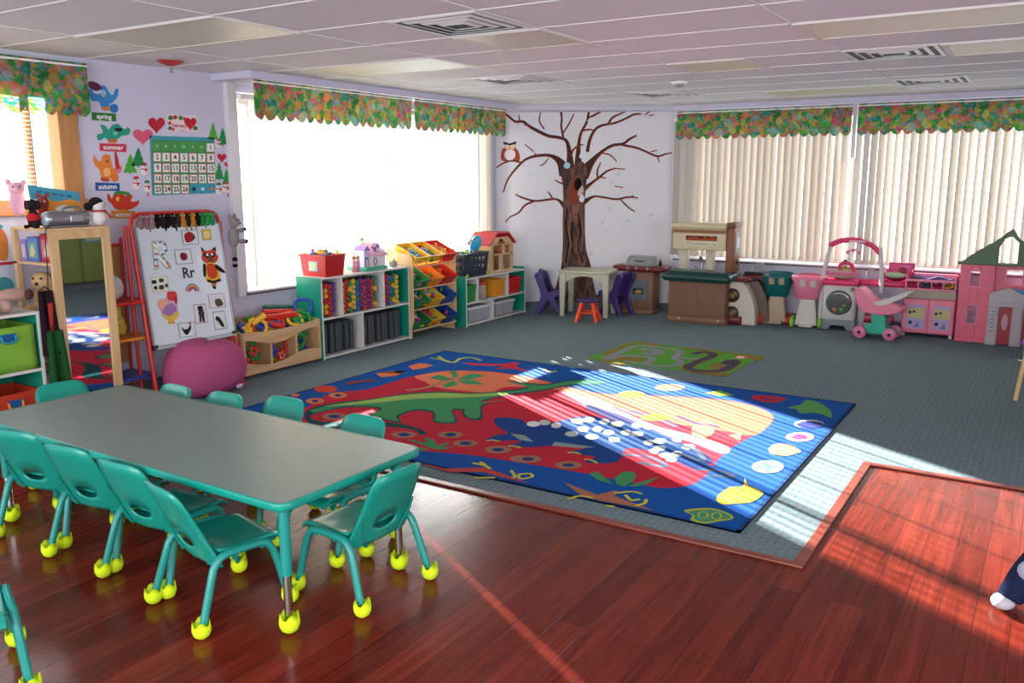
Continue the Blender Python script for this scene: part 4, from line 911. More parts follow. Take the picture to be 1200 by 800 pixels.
def place_tube(x, y, z, c, comp, col, row):
    cn = dict(a='near', b='middle', c='far')[comp]
    l = f'{c} tube, {ORD[row]} up in the {ORD[col]} column, {cn} compartment of the teal shelf'
    gname = f'plastic tubes in the {cn} compartment of the teal shelf'
    if c in protos: dup(protos[c], (x, y, z), 0, l, gname)
    else: protos[c] = tube_thing(x, y, z, c, l, gname)
for comp, ys, cs in (('a', 5.82, ['red', 'yellow', 'red', 'purple']), ('b', 6.10, ['yellow', 'red', 'green', 'yellow', 'blue', 'purple', 'red', 'purple', 'red', 'green']), ('c', 6.70, ['blue', 'red', 'blue', 'green', 'yellow'])):
    for i, c in enumerate(cs):
        for j in range(6):
            z = .43+j*.0505+(.02 if i % 2 else 0)
            cc = c if (j+i) % 3 else {'red': 'red', 'yellow': 'red' if comp == 'a' else 'yellow', 'purple': 'purple', 'green': 'yellow', 'blue': 'green'}.get(c, c)
            place_tube(-5.745, ys+i*.0515, z, cc, comp, i, j)
# dark cases
CASE = mat('3a3e42', .35, 0, .5)
c0_ = None
for k in range(18):
    y = 5.815+k*.068+(.06 if k >= 7 else 0)
    if y > 7.02: break
    h = .27 if k < 3 else .30+(.02 if 6 < k < 11 else 0)
    if c0_ is None:
        c0_ = thing('media_case', '', 'case', (-5.86, y, .04), 0, 'dark cases on the bottom shelf')
        b = MB(); b.box(-.10, .10, -.026, .026, 0, .29); b.build('cover', CASE, c0_, bevel=.004)
        b = MB(); b.box(.1002, .1012, -.012, .012, .03, .26); b.m = 1; 
        for q in range(7): b.box(.1012, .1018, -.010, .010, .045+q*.03, .06+q*.03)
        b.build('spine_label', [mat('484c50', .3), mat('565a5e', .3)], c0_)
        c0_['label'] = 'first dark grey case from the left in the bottom row of the teal shelf'
    else: o = dup(c0_, (-5.86-(.02 if k % 3 == 1 else 0), y, .04), 0, f'{ORD[k]} dark grey case from the left in the bottom row of the teal shelf')
# red tub with toys on the shelf
def tub(name, label, loc, sx, sy, h, c, sticker=None, flare=.88, rz=0, ry=0, holes=0, rim=.008, m=None):
    r = thing(name, label, 'storage bin', loc, rz, None, 0, ry); b = MB(); m = m or plastic(c, .35); a, e = sx/2*flare, sy/2*flare; A_, E_ = sx/2, sy/2; t = .004
    def ringp(x, y, z): return [(-x, -y, z), (x, -y, z), (x, y, z), (-x, y, z)]
    vs = ringp(a, e, 0)+ringp(A_, E_, h)+ringp(A_-t, E_-t, h)+ringp(a-t, e-t, t)
    fs = [(3, 2, 1, 0)]; 
    for k in range(3):
        for i in range(4): j = (i+1) % 4; fs.append((k*4+i, k*4+j, k*4+4+j, k*4+4+i))
    fs.append((12, 13, 14, 15)); b.add(vs, fs); b.build('tub', m, r)
    b = MB(); w = rim
    b.box(-A_-w, A_+w, -E_-w, -E_, h-.012, h+.003); b.box(-A_-w, A_+w, E_, E_+w, h-.012, h+.003); b.box(-A_-w, -A_, -E_, E_, h-.012, h+.003); b.box(A_, A_+w, -E_, E_, h-.012, h+.003); b.build('rim', m, r, bevel=.002)
    return r
SH1 = .782; SH2 = .567
t = tub('toy_tub', 'red plastic tub full of toys on the teal shelf', (-5.87, 5.98, SH1), .33, .27, .20, 'c81f28', m=mat('c81f28', .35, 0, .5, trans=.25))
b = MB(); b.box(-.055, .055, -.131, -.1285, .05, .14); b.m = 1; b.box(-.035, .03, -.1322, -.131, .065, .125); b.build('sticker', [card('8ab0b8'), card('d0c08a')], t)
TOYC = ['c82a30', 'e8b82c', '2a62b8', '1f8a4a', 'e0702a', '2a9ac8', 'b03a80']; CN = {'c82a30': 'red', 'e8b82c': 'yellow', '2a62b8': 'blue', '1f8a4a': 'green', 'e0702a': 'orange', '2a9ac8': 'sky blue', 'b03a80': 'magenta'}
TP = {}
def toy(kind, c, loc, rot, label, grp, s=1.0):
    key = (kind, c)
    if key not in TP:
        b = MB()
        if kind == 'play_brick':
            b.box(-.025, .025, -.015, .015, 0, .02)
            for x in (-.013, .013): b.lathe([(.007, .02), (.007, .026), (.0, .026)], (x, 0, 0), 10)
        elif kind == 'play_ring': b.tube([(.022*math.cos(a), .022*math.sin(a), .008) for a in [2*PI*k/14 for k in range(14)]], .008, 8, True)
        elif kind == 'play_gear':
            P = []
            for k in range(16): rr_ = .027 if k % 4 < 2 else .02; a = 2*PI*k/16; P.append((rr_*math.cos(a), rr_*math.sin(a)))
            b.prism(P, 0, .012); b.lathe([(.008, .012), (.008, .02)], n=10)
        elif kind == 'play_figure': b.lathe([(.016, 0), (.014, .025), (.007, .03)], n=12); b.ell((0, 0, .04), .012, 12, 8)
        elif kind == 'play_cup': b.lathe([(.015, 0), (.022, .03), (.019, .03), (.013, .004)], n=14); b.tube([(.02, 0, .024), (.032, 0, .02), (.03, 0, .008), (.018, 0, .006)], .003, 6)
        o = b.build(kind, plastic(c, .3)); TP[key] = o
    else: o = TP[key].copy(); COL.objects.link(o)
    o.location = loc; o.rotation_euler = rot; o.scale = (s, s, s); tag(o, label, 'toy', grp); return o
KN = {'play_brick': 'building brick', 'play_ring': 'ring', 'play_gear': 'gear', 'play_figure': 'peg figure', 'play_cup': 'cup'}
def heap(cx, cy, z, lx, ly, n, where, grp, cols=None, seed=1, s=1.0, rise=.03, M=None, kinds=None):
    R = random.Random(seed)
    for k in range(n):
        c = R.choice(cols or TOYC); kd = R.choice(kinds or list(KN)); u, v = R.uniform(-1, 1), R.uniform(-1, 1)
        p = Vector((u*lx/2, v*ly/2, rise*(1-abs(u))*(1-abs(v))+R.uniform(0, .008)))
        p = (M @ p) if M else Vector((cx, cy, z))+p
        toy(kd, c, p, (R.uniform(-.6, .6), R.uniform(-.6, .6), R.uniform(0, 6)), f'small {CN.get(c, "coloured")} {KN[kd]} in {where}', f'{CN.get(c)} {KN[kd]} toys in {where}', s)
heap(-5.87, 5.98, SH1+.175, .25, .2, 26, 'the red tub on the teal shelf', '', None, 3, 1.25, .03)
# pink toy doll house castle on the shelf
r = thing('toy_dollhouse', 'white and pink toy dollhouse with green base on the teal shelf', 'dollhouse', (-5.87, 6.60, SH1))
b = MB(); b.box(-.13, .13, -.15, .17, 0, .035); b.build('base', plastic('2fa87c'), r, bevel=.006)
b = MB(); b.box(-.11, .11, -.06, .16, .035, .15); b.prism([(-.11, .15), (.11, .15), (0, .26)], -.06, .16, 'xz'); b.build('house_wall', plastic('dcd6da'), r, bevel=.003)
b = MB(); b.grid(lambda u, v: (.003+.13*u, -.075+.25*v, .268-.125*u), 1, 1, .01); b.grid(lambda u, v: (-.003-.13*u, .175-.25*v, .268-.125*u), 1, 1, .01); b.build('roof', plastic('e0a8c4'), r)
b = MB(); b.box(.05, .10, .02, .08, .17, .225); b.prism([(.015, .225), (.05, .265), (.085, .225)], .045, .106, 'yz'); b.m = 1; b.box(.10, .1035, .035, .065, .18, .218); b.build('dormer', [plastic('7a4a88'), plastic('e8d8f0')], r)
b = MB(); b.box(-.03, .09, -.14, -.062, .035, .2); b.m = 1; b.prism([(-.148, .2), (-.10, .25), (-.056, .2)], -.04, .1, 'yz'); b.m = 2; b.box(.0902, .093, -.125, -.08, .04, .13); b.m = 3; b.box(.0932, .095, -.115, -.09, .045, .115); b.build('turret', [plastic('c8c0dc'), plastic('8a6ab0'), plastic('2f4a98'), plastic('e0d0a0')], r)
b = MB(); b.ringplate([(y*.028+.0, z*.04+.085) for y, z in circ(0, 0, 1, 1, 16)], [(y*.018, z*.03+.085) for y, z in circ(0, 0, 1, 1, 16)], lambda u, w, t: (.111+t, u+.0, w), .003); b.build('window_trim', plastic('5a5060'), r)
b = MB(); b.tube([(0, -.06, .262), (0, -.06, .30)], .004, 6); b.prism([(-.075, .285), (-.04, .3), (-.055, .32), (-.085, .315)], -.004, .004, 'yz'); b.build('flag', plastic('3ac83c'), r)
for dy, c, l in ((6.335, 'd890a0', 'pink toy doll standing left of the toy dollhouse'), (6.39, 'b088a0', 'mauve toy doll standing against the toy dollhouse turret')):
    o = thing('toy_doll', l, 'doll', (-5.80, dy, SH1)); b = MB(); b.lathe([(.028, 0), (.016, .07), (.02, .1), (.007, .115)], n=14); b.build('dress', cloth(c), o)
    b = MB(); b.ell((0, 0, .132), (.016, .016, .019)); b.build('head', mat('d8b098', .6), o); b = MB(); b.ell((-.003, 0, .137), (.019, .019, .02)); b.build('hair', cloth('a88048'), o)
o = thing('toy_stacker', 'small grey and orange toy stacked blocks at the far end of the teal shelf', 'toy', (-5.80, 6.93, SH1)); b = MB(); b.box(-.03, .03, -.03, .03, 0, .06); b.build('block', plastic('8a8888'), o, bevel=.004); b = MB(); b.lathe([(.02, .06), (.012, .085)], n=12); b.build('cap', plastic('e0a030'), o)
# ------------------------------------------------------------------ bin organizer
OY0, OY1 = 7.075, 7.84
r = thing('bin_organizer', 'birch toy organizer frame with four rows of tilted bins', 'organizer', (-5.86, (OY0+OY1)/2, .007)); hy = (OY1-OY0)/2
side = [(-.14, 0), (.17, 0), (.17, .12), (.20, .18), (.20, .86), (.17, .90), (.10, .90), (-.14, .95)]
for s in (-1, 1):
    b = MB(); b.prism(side, s*hy-.008, s*hy+.008, 'xz'); b.build('side_panel', M_BIRCH, r, bevel=.003)
RZ = [.115, .335, .555, .79]
for z in RZ:
    b = MB(); b.cyl((.19, -hy, z-.03), (.19, hy, z-.03), .009, 10); b.build('dowel', M_BIRCHH, r)
    b = MB(); b.cyl((-.11, -hy, z+.14), (-.11, hy, z+.14), .009, 10); b.build('dowel', M_BIRCHH, r)
rows = [[('green', '1c7a48', 'crumpled'), ('yellow', 'e0b82c', ''), ('blue', '1c4a98', '')], [('green', '1f7f4c', ''), ('yellow', 'e2b62a', ''), ('blue', '1f4fa0', '')], [('green', '22804a', ''), ('orange', 'e8862c', ''), ('red', 'cf2a22', '')], [('yellow', 'e8b82e', ''), ('golden yellow', 'e6b020', ''), ('red', 'd42c24', '')]]
RN_ = ['bottom', 'second lowest', 'second highest', 'top']; PN = ['near', 'middle', 'far']
for j, z in enumerate(RZ):
    for i, (cn, c, _) in enumerate(rows[j]):
        y = OY0+.14+i*.245; tilt = .50 if j < 3 else .42
        where = f'the {PN[i]} {cn} bin, {RN_[j]} organizer row'
        t = tub('storage_bin', f'{cn} plastic bin, {PN[i]} one in the {RN_[j]} row of the organizer', (-5.81, y, z+.045), .31, .225, .11, c, None, .86, 0, tilt, m=mat(c, .35, 0, .5, trans=.12))
        M = Matrix.Translation((-5.81, y, z+.045)) @ Matrix.Rotation(tilt, 4, 'Y') @ Matrix.Translation((.01, 0, .035 if not (j == 2 and i == 1) else .02))
        n = {0: [22, 14, 3], 1: [12, 12, 4], 2: [14, 6, 10], 3: [26, 22, 22]}[j][i]
        heap(0, 0, 0, .27, .17, n, where, '', {(3, 2): ['e8b82c', 'c82a30', 'e0702a'], (1, 1): ['c82a30', '2a9ac8', 'e8b82c'], (2, 2): ['c82a30', 'e0702a', '1f8a4a']}.get((j, i)), 10+j*3+i, 1.1 if j < 3 else 1.35, .035, M)
# ------------------------------------------------------------------ things on and in the low shelf
b_ = thing('toy_crate', 'dark navy plastic crate with round holes on the low teal shelf', 'crate', (-5.77, 8.19, SH2), math.radians(3))
NV = plastic('16243c', .4)
def crate_side(fn, half, h, holes):
    b = MB(); nx, nz = 12, 6
    for i in range(nx):
        for k in range(nz):
            if holes and 2 <= k <= 4 and i % 2 == 1 and 2 < i < nx-1 and k != 3: continue
            u0, u1, v0, v1 = -half+2*half*i/nx, -half+2*half*(i+1)/nx, h*k/nz, h*(k+1)/nz
            b.add([fn(u0, v0, 0), fn(u1, v0, 0), fn(u1, v1, 0), fn(u0, v1, 0), fn(u0, v0, .004), fn(u1, v0, .004), fn(u1, v1, .004), fn(u0, v1, .004)], [(3, 2, 1, 0), (4, 5, 6, 7), (0, 1, 5, 4), (1, 2, 6, 5), (2, 3, 7, 6), (3, 0, 4, 7)])
    return b
for fn, half in ((lambda u, v, t: (.135+.02*v/.28-t, u*(1+.1*v/.28), v), .24), (lambda u, v, t: (-.135-.02*v/.28+t, u*(1+.1*v/.28), v), .24), (lambda u, v, t: (u*(1+.14*v/.28), -.24-.024*v/.28+t, v), .135), (lambda u, v, t: (u*(1+.14*v/.28), .24+.024*v/.28-t, v), .135)):
    crate_side(fn, half, .27, True).build('crate_side', NV, b_)
b = MB(); b.box(-.135, .135, -.24, .24, 0, .006); b.build('crate_bottom', NV, b_)
b = MB(); 
for a in ((-.165, .165, -.275, -.262), (-.165, .165, .262, .275), (-.165, -.152, -.262, .262), (.152, .165, -.262, .262)): b.box(*a, .262, .275)
b.build('rim', NV, b_, bevel=.003)
heap(-5.78, 8.19, SH2+.23, .2, .40, 20, 'the navy crate on the low shelf', '', ['1f8a4a', '2a62b8', 'e8b82c', 'c82a30'], 41, 1.3, .04)
b = MB(); b.tube(bez([(-5.78, 7.98, .80), (-5.76, 7.95, .90), (-5.76, 8.08, .93), (-5.74, 8.2, .87), (-5.76, 8.3, .86)], 5), .005, 6); tag(b.build('bent_tube', plastic('b8c850')), 'thin yellow green plastic loop sticking out of the navy crate', 'toy')
b = MB(); b.ell((0, 0, 0), (.03, .12, .09)); o = b.build('play_hat', plastic('2aa8d0', .35)); o.location = (-5.72, 8.33, .935); o.rotation_euler = (.35, .1, 0); tag(o, 'bright sky blue rounded plastic toy lying on top of the navy crate', 'toy')
for k_, y_ in enumerate((7.985, 8.40)): o = thing('green_peg', ['small lime clip at the near foot of the navy crate', 'small lime clip at the far foot of the navy crate'][k_], 'clip', (-5.606, y_, SH2+.012)); b = MB(); b.lathe([(.016, 0), (.018, .012), (.006, .04)], n=10); b.build('clip_body', plastic('8ac83a'), o)
r = thing('wooden_dollhouse', 'open wooden dollhouse with red roof on the low teal shelf', 'dollhouse', (-5.80, 8.80, SH2)); W_ = M_BIRCH
b = MB(); b.box(-.15, .14, -.25, -.24, 0, .34); b.build('side_wall', W_, r); b = MB(); b.box(-.15, .14, .24, .25, 0, .34); b.build('side_wall', W_, r)
b = MB()
for y0_, y1_, z0_, z1_ in ((-.24, .24, 0, .03), (-.24, -.19, .03, .34), (-.06, .02, .03, .2), (.19, .24, .03, .34), (-.24, .24, .2, .225), (-.24, .24, .325, .34), (.02, .06, .225, .34)): b.box(.125, .14, y0_, y1_, z0_, z1_)
b.prism([(-.24, .34), (-.10, .34), (-.05, .40), (0, .40), (.08, .34), (.24, .34), (.13, .42), (-.13, .42)], .125, .14, 'yz'); b.build('front_frame', M_BIRCHH, r, bevel=.002)
b = MB(); b.box(-.15, .12, -.24, .24, .005, .015); b.box(-.15, .12, -.24, .24, .205, .215); b.build('floor_board', W_, r); b = MB(); b.box(-.15, -.142, -.24, .24, 0, .40); b.build('back_wall', mat('c8b8a0', .6), r)
for s in (-1, 1):
    b = MB(); b.add([(-.17, s*.29, .33), (.16, s*.29, .33), (.16, s*.13, .46), (-.17, s*.13, .46), (-.17, s*.29, .348), (.16, s*.29, .348), (.16, s*.125, .478), (-.17, s*.125, .478)], [(0, 1, 2, 3), (7, 6, 5, 4), (0, 4, 5, 1), (1, 5, 6, 2), (2, 6, 7, 3), (3, 7, 4, 0)]); b.build('roof_panel', plastic('c42a30', .5), r)
b = MB(); b.box(-.17, .16, -.13, .13, .46, .478); b.build('roof_panel', plastic('c42a30', .5), r)
for y_, z_, c, l in ((8.62, .225, '2a2a2a', 'small black toy penguin in the upper floor of the wooden dollhouse'), (8.90, .225, 'b86a3a', 'small brown toy animal in the upper floor of the wooden dollhouse'), (8.88, .03, '9a8a88', 'small grey toy chest on the ground floor of the wooden dollhouse')):
    o = thing('dollhouse_toy', l, 'toy', (-5.70, y_, SH2+z_)); b = MB(); b.ell((0, 0, .03), (.022, .03, .03)); b.build('body', plastic(c), o); b = MB(); b.ell((.01, .02, .07), .018); b.build('head', plastic(c), o)
def basket(label, y, z, sy, h, c, x=-5.72, sx=.2):
    t = tub('storage_basket', label, (x, y, z), sx, sy, h, c, None, .85); b = MB()
    for k in range(6): yy = -sy*.40+k*sy*.16; b.add([(sx*.43+.002, yy, .012), (sx*.43+.002, yy+.008, .012), (sx*.495+.002, yy+.01, h-.012), (sx*.495+.002, yy, h-.012)], [(0, 1, 2, 3)])
    for v in b.v: pass
    b.build('ribs', plastic(c, .5), t); return t
basket('green plastic basket in the near compartment of the low teal shelf', 8.08, .285, .20, .19, '1f8a3c')
basket('orange plastic basket in the middle compartment of the low teal shelf', 8.68, .285, .24, .20, 'e89a2a')
basket('red plastic basket in the far compartment of the low teal shelf', 9.04, .285, .28, .19, 'd02828')
o = thing('toy_jar', 'clear jar with red lid full of colours in the low teal shelf', 'jar', (-5.70, 8.37, .285)); b = MB(); b.lathe([(.07, 0), (.075, .02), (.075, .15), (.065, .17)], n=22); b.build('jar_body', clear_plastic('d0c8c0', .45), o); b = MB(); b.lathe([(.072, .17), (.078, .175), (.078, .20), (.07, .205)], n=22); b.build('lid', plastic('c8282c'), o)
heap(-5.70, 8.37, .31, .09, .09, 10, 'the clear jar in the low shelf', '', None, 77, 1.0, .06)
def clear_tote(label, y, sy):
    t = tub('clear_tote', label, (-5.77, y, .045), .30, sy, .15, 'c8c8cc', None, .88, m=clear_plastic('d0d4d8', .4)); b = MB(); b.rbox(-.165, .165, -sy/2-.015, sy/2+.015, .152, .172, .02); b.build('lid', mat('e8e8e8', .35, alpha=.9), t); return t
clear_tote('clear lidded tote in the near bottom compartment of the low shelf', 8.24, .42); heap(-5.77, 8.24, .06, .22, .32, 14, 'the near clear tote of the low shelf', '', None, 55, 1.3, .05)
clear_tote('clear lidded tote in the far bottom compartment of the low shelf', 8.80, .42); heap(-5.77, 8.80, .06, .22, .32, 14, 'the far clear tote of the low shelf', '', None, 56, 1.3, .05)

# ------------------------------------------------------------------ wooden toy bin full of chunky links
r = thing('toy_box', 'low birch toy box with a wavy cut-out front, full of chunky links', 'toy box', (-5.88, 5.30, .035)); hx, hy = .165, .455
TB = wood_mat('c2976c', 'd2ab80', .45, 1, 'toy_box_ply')
def wave(y0, y1, za, zb, n=10): return [(y0+(y1-y0)*k/n, za+(zb-za)*k/n) for k in range(n+1)]
def zup(y): return .27+.035*math.sin((y+.455)/.91*2.2*PI+1.8)
def zlo(y): return .085-.03*math.sin((y+.455)/.91*2.2*PI-.9)
b = MB(); ys = [-hy+2*hy*k/24 for k in range(25)]
b.prism([(y, 0) for y in ys]+[(y, max(.05, zlo(y))) for y in reversed(ys)], hx-.014, hx, 'yz')
b.prism([(y, zup(y)) for y in ys]+[(y, .37-.02*math.sin((y+hy)/(2*hy)*PI)) for y in reversed(ys)], hx-.014, hx, 'yz')
for y in (-hy+.012, -.15, .15, hy-.012): b.box(hx-.014, hx-.0002, y-.013, y+.013, .04, .32)
b.build('front_panel', TB, r)
for s in (-1, 1):
    b = MB(); b.prism([(-hx, 0), (hx-.014, 0), (hx-.014, .37), (.05, .385), (-.05, .43), (-hx, .45)], s*hy-.007, s*hy+.007, 'xz'); b.build('end_panel', TB, r, bevel=.002)
b = MB(); b.box(-hx, -hx+.012, -hy, hy, 0, .45); b.build('back_panel', TB, r); b = MB(); b.box(-hx, hx-.014, -hy, hy, .01, .022); b.build('bottom_panel', TB, r)
for y in (-.15, .15): b = MB(); b.box(-hx+.012, hx-.014, y-.006, y+.006, .02, .3); b.build('divider', TB, r)
for x_ in (-.12, .12):
    for y_ in (-.38, .38): b = MB(); b.lathe([(.02, -.022), (.026, -.018), (.026, -.006), (.02, 0)], (x_, y_, 0), 14); b.build('caster', plastic('b02a28'), r)
LK = {}
def link(kind, c, loc, rot, label, grp):
    key = (kind, c)
    if key not in LK:
        b = MB()
        if kind == 'link_stick':
            P = [(-.16+.32*k/16, 0, 0) for k in range(17)]; b.tube(P, [.024+.006*(k % 2) for k in range(17)], 12)
        elif kind == 'link_frame':
            n = 40; b.tube([(.075*math.copysign(abs(math.cos(a))**.6, math.cos(a))*(1+.08*(i % 4 < 2)), .06*math.copysign(abs(math.sin(a))**.6, math.sin(a))*(1+.1*(i % 4 < 2)), 0) for i, a in enumerate([2*PI*k/n for k in range(n)])], .015, 8, True)
        elif kind == 'link_flower':
            P = []
            for k in range(30): rr_ = .042+.014*math.cos(5*2*PI*k/30); a = 2*PI*k/30; P.append((rr_*math.cos(a), rr_*math.sin(a)))
            b.ringplate(P, circ(0, 0, .014, .014, 30), lambda u, w, t: (u, w, t), .026)
        o = b.build({'link_stick': 'bumpy_stick', 'link_frame': 'notched_loop', 'link_flower': 'flower_link'}[kind], plastic(c, .28)); LK[key] = o
    else: o = LK[key].copy(); COL.objects.link(o)
    o.location = loc; o.rotation_euler = rot; tag(o, label, 'toy', grp); return o
LN = {'link_stick': 'bumpy plastic stick', 'link_frame': 'notched plastic frame', 'link_flower': 'flower shaped plastic link'}
LC = {'red': 'd02c20', 'yellow': 'e8b422', 'green': '1c8a3c', 'blue': '1f48b0', 'teal': '145a4a'}
for kd, c, x, y, z, rot, w in [
    ('link_stick', 'red', -5.83, 5.38, .475, (.1, .0, 1.35), 'lying across the front of the toy box heap'), ('link_stick', 'red', -5.90, 5.42, .50, (.1, .1, 1.45), 'lying along the top of the toy box heap'),
    ('link_stick', 'red', -5.84, 5.22, .43, (0, .25, 1.1), 'slanting down into the toy box'), ('link_stick', 'teal', -5.97, 5.50, .52, (0, .1, 1.4), 'at the back of the toy box heap by the window'),
    ('link_frame', 'yellow', -5.76, 5.05, .43, (1.2, .3, 1.2), 'standing at the near front of the toy box'), ('link_frame', 'yellow', -5.80, 5.52, .43, (.9, .1, 1.5), 'leaning on the toy box rim'),
    ('link_frame', 'green', -5.78, 5.60, .43, (.9, .2, 1.3), 'inside the leaning yellow frame'), ('link_frame', 'blue', -5.86, 5.69, .52, (1.4, .1, 1.0), 'standing up at the far end of the toy box'),
    ('link_flower', 'green', -5.92, 4.90, .47, (.8, .4, 0), 'highest at the near end of the toy box'), ('link_flower', 'blue', -5.83, 4.93, .43, (.5, .8, 1), 'at the near end of the toy box'),
    ('link_flower', 'yellow', -5.78, 4.95, .41, (.3, .7, .4), 'at the near corner of the toy box'), ('link_stick', 'yellow', -5.82, 5.02, .44, (.3, -.6, .9), 'slanting up at the near end of the toy box'),
    ('link_flower', 'blue', -5.79, 5.12, .42, (.9, .2, 1), 'inside the standing yellow frame'), ('link_flower', 'green', -5.86, 5.06, .47, (.6, .9, .3), 'behind the standing yellow frame'), ('link_flower', 'red', -5.84, 5.14, .46, (.3, .4, .3), 'behind the standing yellow frame'),
    ('link_flower', 'green', -5.83, 5.66, .42, (.7, .2, .5), 'at the far end of the toy box'), ('link_flower', 'teal', -5.93, 5.62, .46, (.7, .5, .5), 'below the standing blue frame')]:
    link(kd, LC[c], (x, y, z), rot, f'{c} {LN[kd]} {w}', None)
R = random.Random(9)
for comp, ylo, yhi, cl, w in ((0, 4.88, 5.12, ['green', 'red', 'blue', 'green'], 'near'), (1, 5.18, 5.42, ['yellow', 'red', 'yellow', 'blue'], 'middle'), (2, 5.48, 5.72, ['blue', 'green', 'blue', 'green'], 'far')):
    for k in range(14):
        c = cl[k % 4]; kd = ['link_flower', 'link_flower', 'link_frame'][k % 3] if comp else ['link_flower', 'link_stick', 'link_flower'][k % 3]
        yy = R.uniform(ylo+.03, yhi-.03) if kd != 'link_stick' else (ylo+yhi)/2
        if kd == 'link_stick': kd = 'link_flower'
        link(kd, LC[c], (R.uniform(-5.83, -5.79) if k % 2 else -5.87, yy, .10+.024*k), (R.uniform(1.2, 1.8), R.uniform(-.4, .4), R.uniform(1.2, 1.9)), f'{c} {LN[kd]} behind the {w} opening of the toy box', f'{c} {LN[kd]}s in the {w} part of the toy box')

# ------------------------------------------------------------------ mirror unit in front of the wooden window
MX0, MX1, MY0, MY1, MZ = -5.95, -5.50, 3.15, 3.58, 1.375
r = thing('mirror_shelf', 'birch dress-up unit with a tall mirror on its front', 'mirror unit', ((MX0+MX1)/2, (MY0+MY1)/2, .0)); hx, hy = (MX1-MX0)/2, (MY1-MY0)/2
b = MB(); b.box(-hx, hx-.02, hy-.018, hy, 0, MZ-.02); b.build('side_panel', M_BIRCH, r, bevel=.002)
b = MB(); b.box(-hx, -hx+.04, -hy, -hy+.03, 0, MZ-.02); b.build('corner_post', M_BIRCH, r, bevel=.002)
b = MB(); b.box(-hx, hx, -hy, hy, MZ-.02, MZ); b.build('top_board', M_BIRCHH, r, bevel=.003)
for z in (1.13, .75, .4, .05): b = MB(); b.box(-hx, hx-.02, -hy, hy-.018, z, z+.018); b.build('shelf_board', M_BIRCHH, r, bevel=.002)
b = MB(); fw = .062
b.box(hx-.02, hx, -hy, -hy+fw, 0, MZ-.02); b.box(hx-.02, hx, hy-fw, hy, 0, MZ-.02); b.box(hx-.02, hx, -hy+fw, hy-fw, MZ-.075, MZ-.02); b.box(hx-.02, hx, -hy+fw, hy-fw, 0, .12); b.build('mirror_frame', M_BIRCH, r, bevel=.003)
b = MB(); b.add([(hx-.012, -hy+fw, .12), (hx-.012, hy-fw, .12), (hx-.007, hy-fw, MZ-.075), (hx-.007, -hy+fw, MZ-.075)], [(0, 1, 2, 3)]); b.box(hx-.02, hx-.0135, -hy+fw, hy-fw, .12, MZ-.075); b.build('mirror', mat('d8dcda', .03, 1), r)
# what the mirror shows behind the camera: green cupboard with coloured strips
r = thing('green_cupboard', 'tall pale green cupboard seen in the top half of the mirror', 'cupboard', (1.32, 7.40, 0)); GC = mat('8a9c58', .5)
for y0_, y1_ in ((-.8, -.012), (.012, .8)): b = MB(); b.box(-.22, -.2, y0_, y1_, .12, 1.9); b.build('door', GC, r, bevel=.003)
b = MB(); b.box(-.2, .24, -.82, .82, .10, 1.92); b.build('body', mat('2a2e2a', .6), r); b = MB(); b.box(-.15, .24, -.78, .78, .007, .10); b.build('plinth', mat('7c8488', .6), r)
for i, c in enumerate(['d08a50', 'b85068', 'd8a04a', '4a9068', '5aa8b0']):
    b = MB(); z = 1.16-i*.105; b.box(-.226, -.221, .06, .34, z-.04, z+.04); b.m = 1; b.box(-.228, -.226, .09, .31, z-.014, z+.014); b.build('strip_label', [card(c), card('e8dcb8')], r)
# plush toys: one continuous remeshed body with eyes etc. as parts
def plush(name, label, loc, rz, shapes, c, extras=(), vox=.006, cat='stuffed toy', tube=()):
    r = thing(name, label, cat, loc, rz); b = MB()
    for (ctr, rad) in shapes: b.ell(ctr, rad, 14, 9)
    for (pts, rr_) in tube: b.tube(bez(pts, 4), rr_, 10)
    b.build('body', cloth(c), r, remesh=vox)
    for nm, ctr, rad, cc in extras: q = MB(); q.ell(ctr, rad, 12, 8); q.build(nm, cloth(cc) if nm not in ('eye', 'nose', 'button') else plastic(cc), r)
    return r
TT = MZ
plush('stuffed_pig', 'pale pink stuffed pig on top of the mirror unit, behind the book', (-5.86, 3.17, TT), -.5, [((0, 0, .16), (.035, .05, .09)), ((0, 0, .25), (.045, .05, .045)), ((0, -.045, .295), (.012, .018, .022)), ((0, .045, .29), (.012, .02, .02))], 'd8a4b8', [('snout', (.045, 0, .245), (.012, .018, .014), 'e0b0c0'), ('eye', (.038, -.02, .265), .006, '202020'), ('eye', (.038, .02, .265), .006, '202020')])
plush('stuffed_pup', 'dark stuffed puppy with a red shirt leaning off the left of the mirror unit top', (-5.60, 3.12, TT), -.9, [((0, 0, .06), (.035, .04, .06)), ((.01, 0, .15), (.035, .035, .04)), ((0, -.04, .15), (.012, .012, .035)), ((0, .04, .15), (.012, .012, .035)), ((.04, -.03, .015), (.035, .015, .015)), ((.04, .03, .015), (.035, .015, .015)), ((.045, 0, .14), (.02, .018, .015))], '2a2022', [('shirt', (.004, 0, .07), (.037, .042, .035), 'b02830'), ('nose', (.066, 0, .143), .006, '0a0808')])
plush('stuffed_reindeer', 'red brown stuffed toy at the left end of the mirror unit top', (-5.68, 3.24, TT), -.7, [((0, 0, .06), (.035, .045, .06)), ((.01, 0, .155), (.035, .035, .05)), ((0, -.03, .21), (.01, .02, .012)), ((0, .03, .21), (.01, .02, .012)), ((.03, -.04, .02), (.03, .015, .015)), ((.03, .04, .02), (.03, .015, .015))], '8a3c34', [('eye', (.038, -.014, .17), .005, 'f0f0f0'), ('eye', (.038, .014, .17), .005, 'f0f0f0'), ('scarf', (0, 0, .105), (.032, .036, .012), 'b02c24'), ('nose', (.046, 0, .15), .007, '201818')])
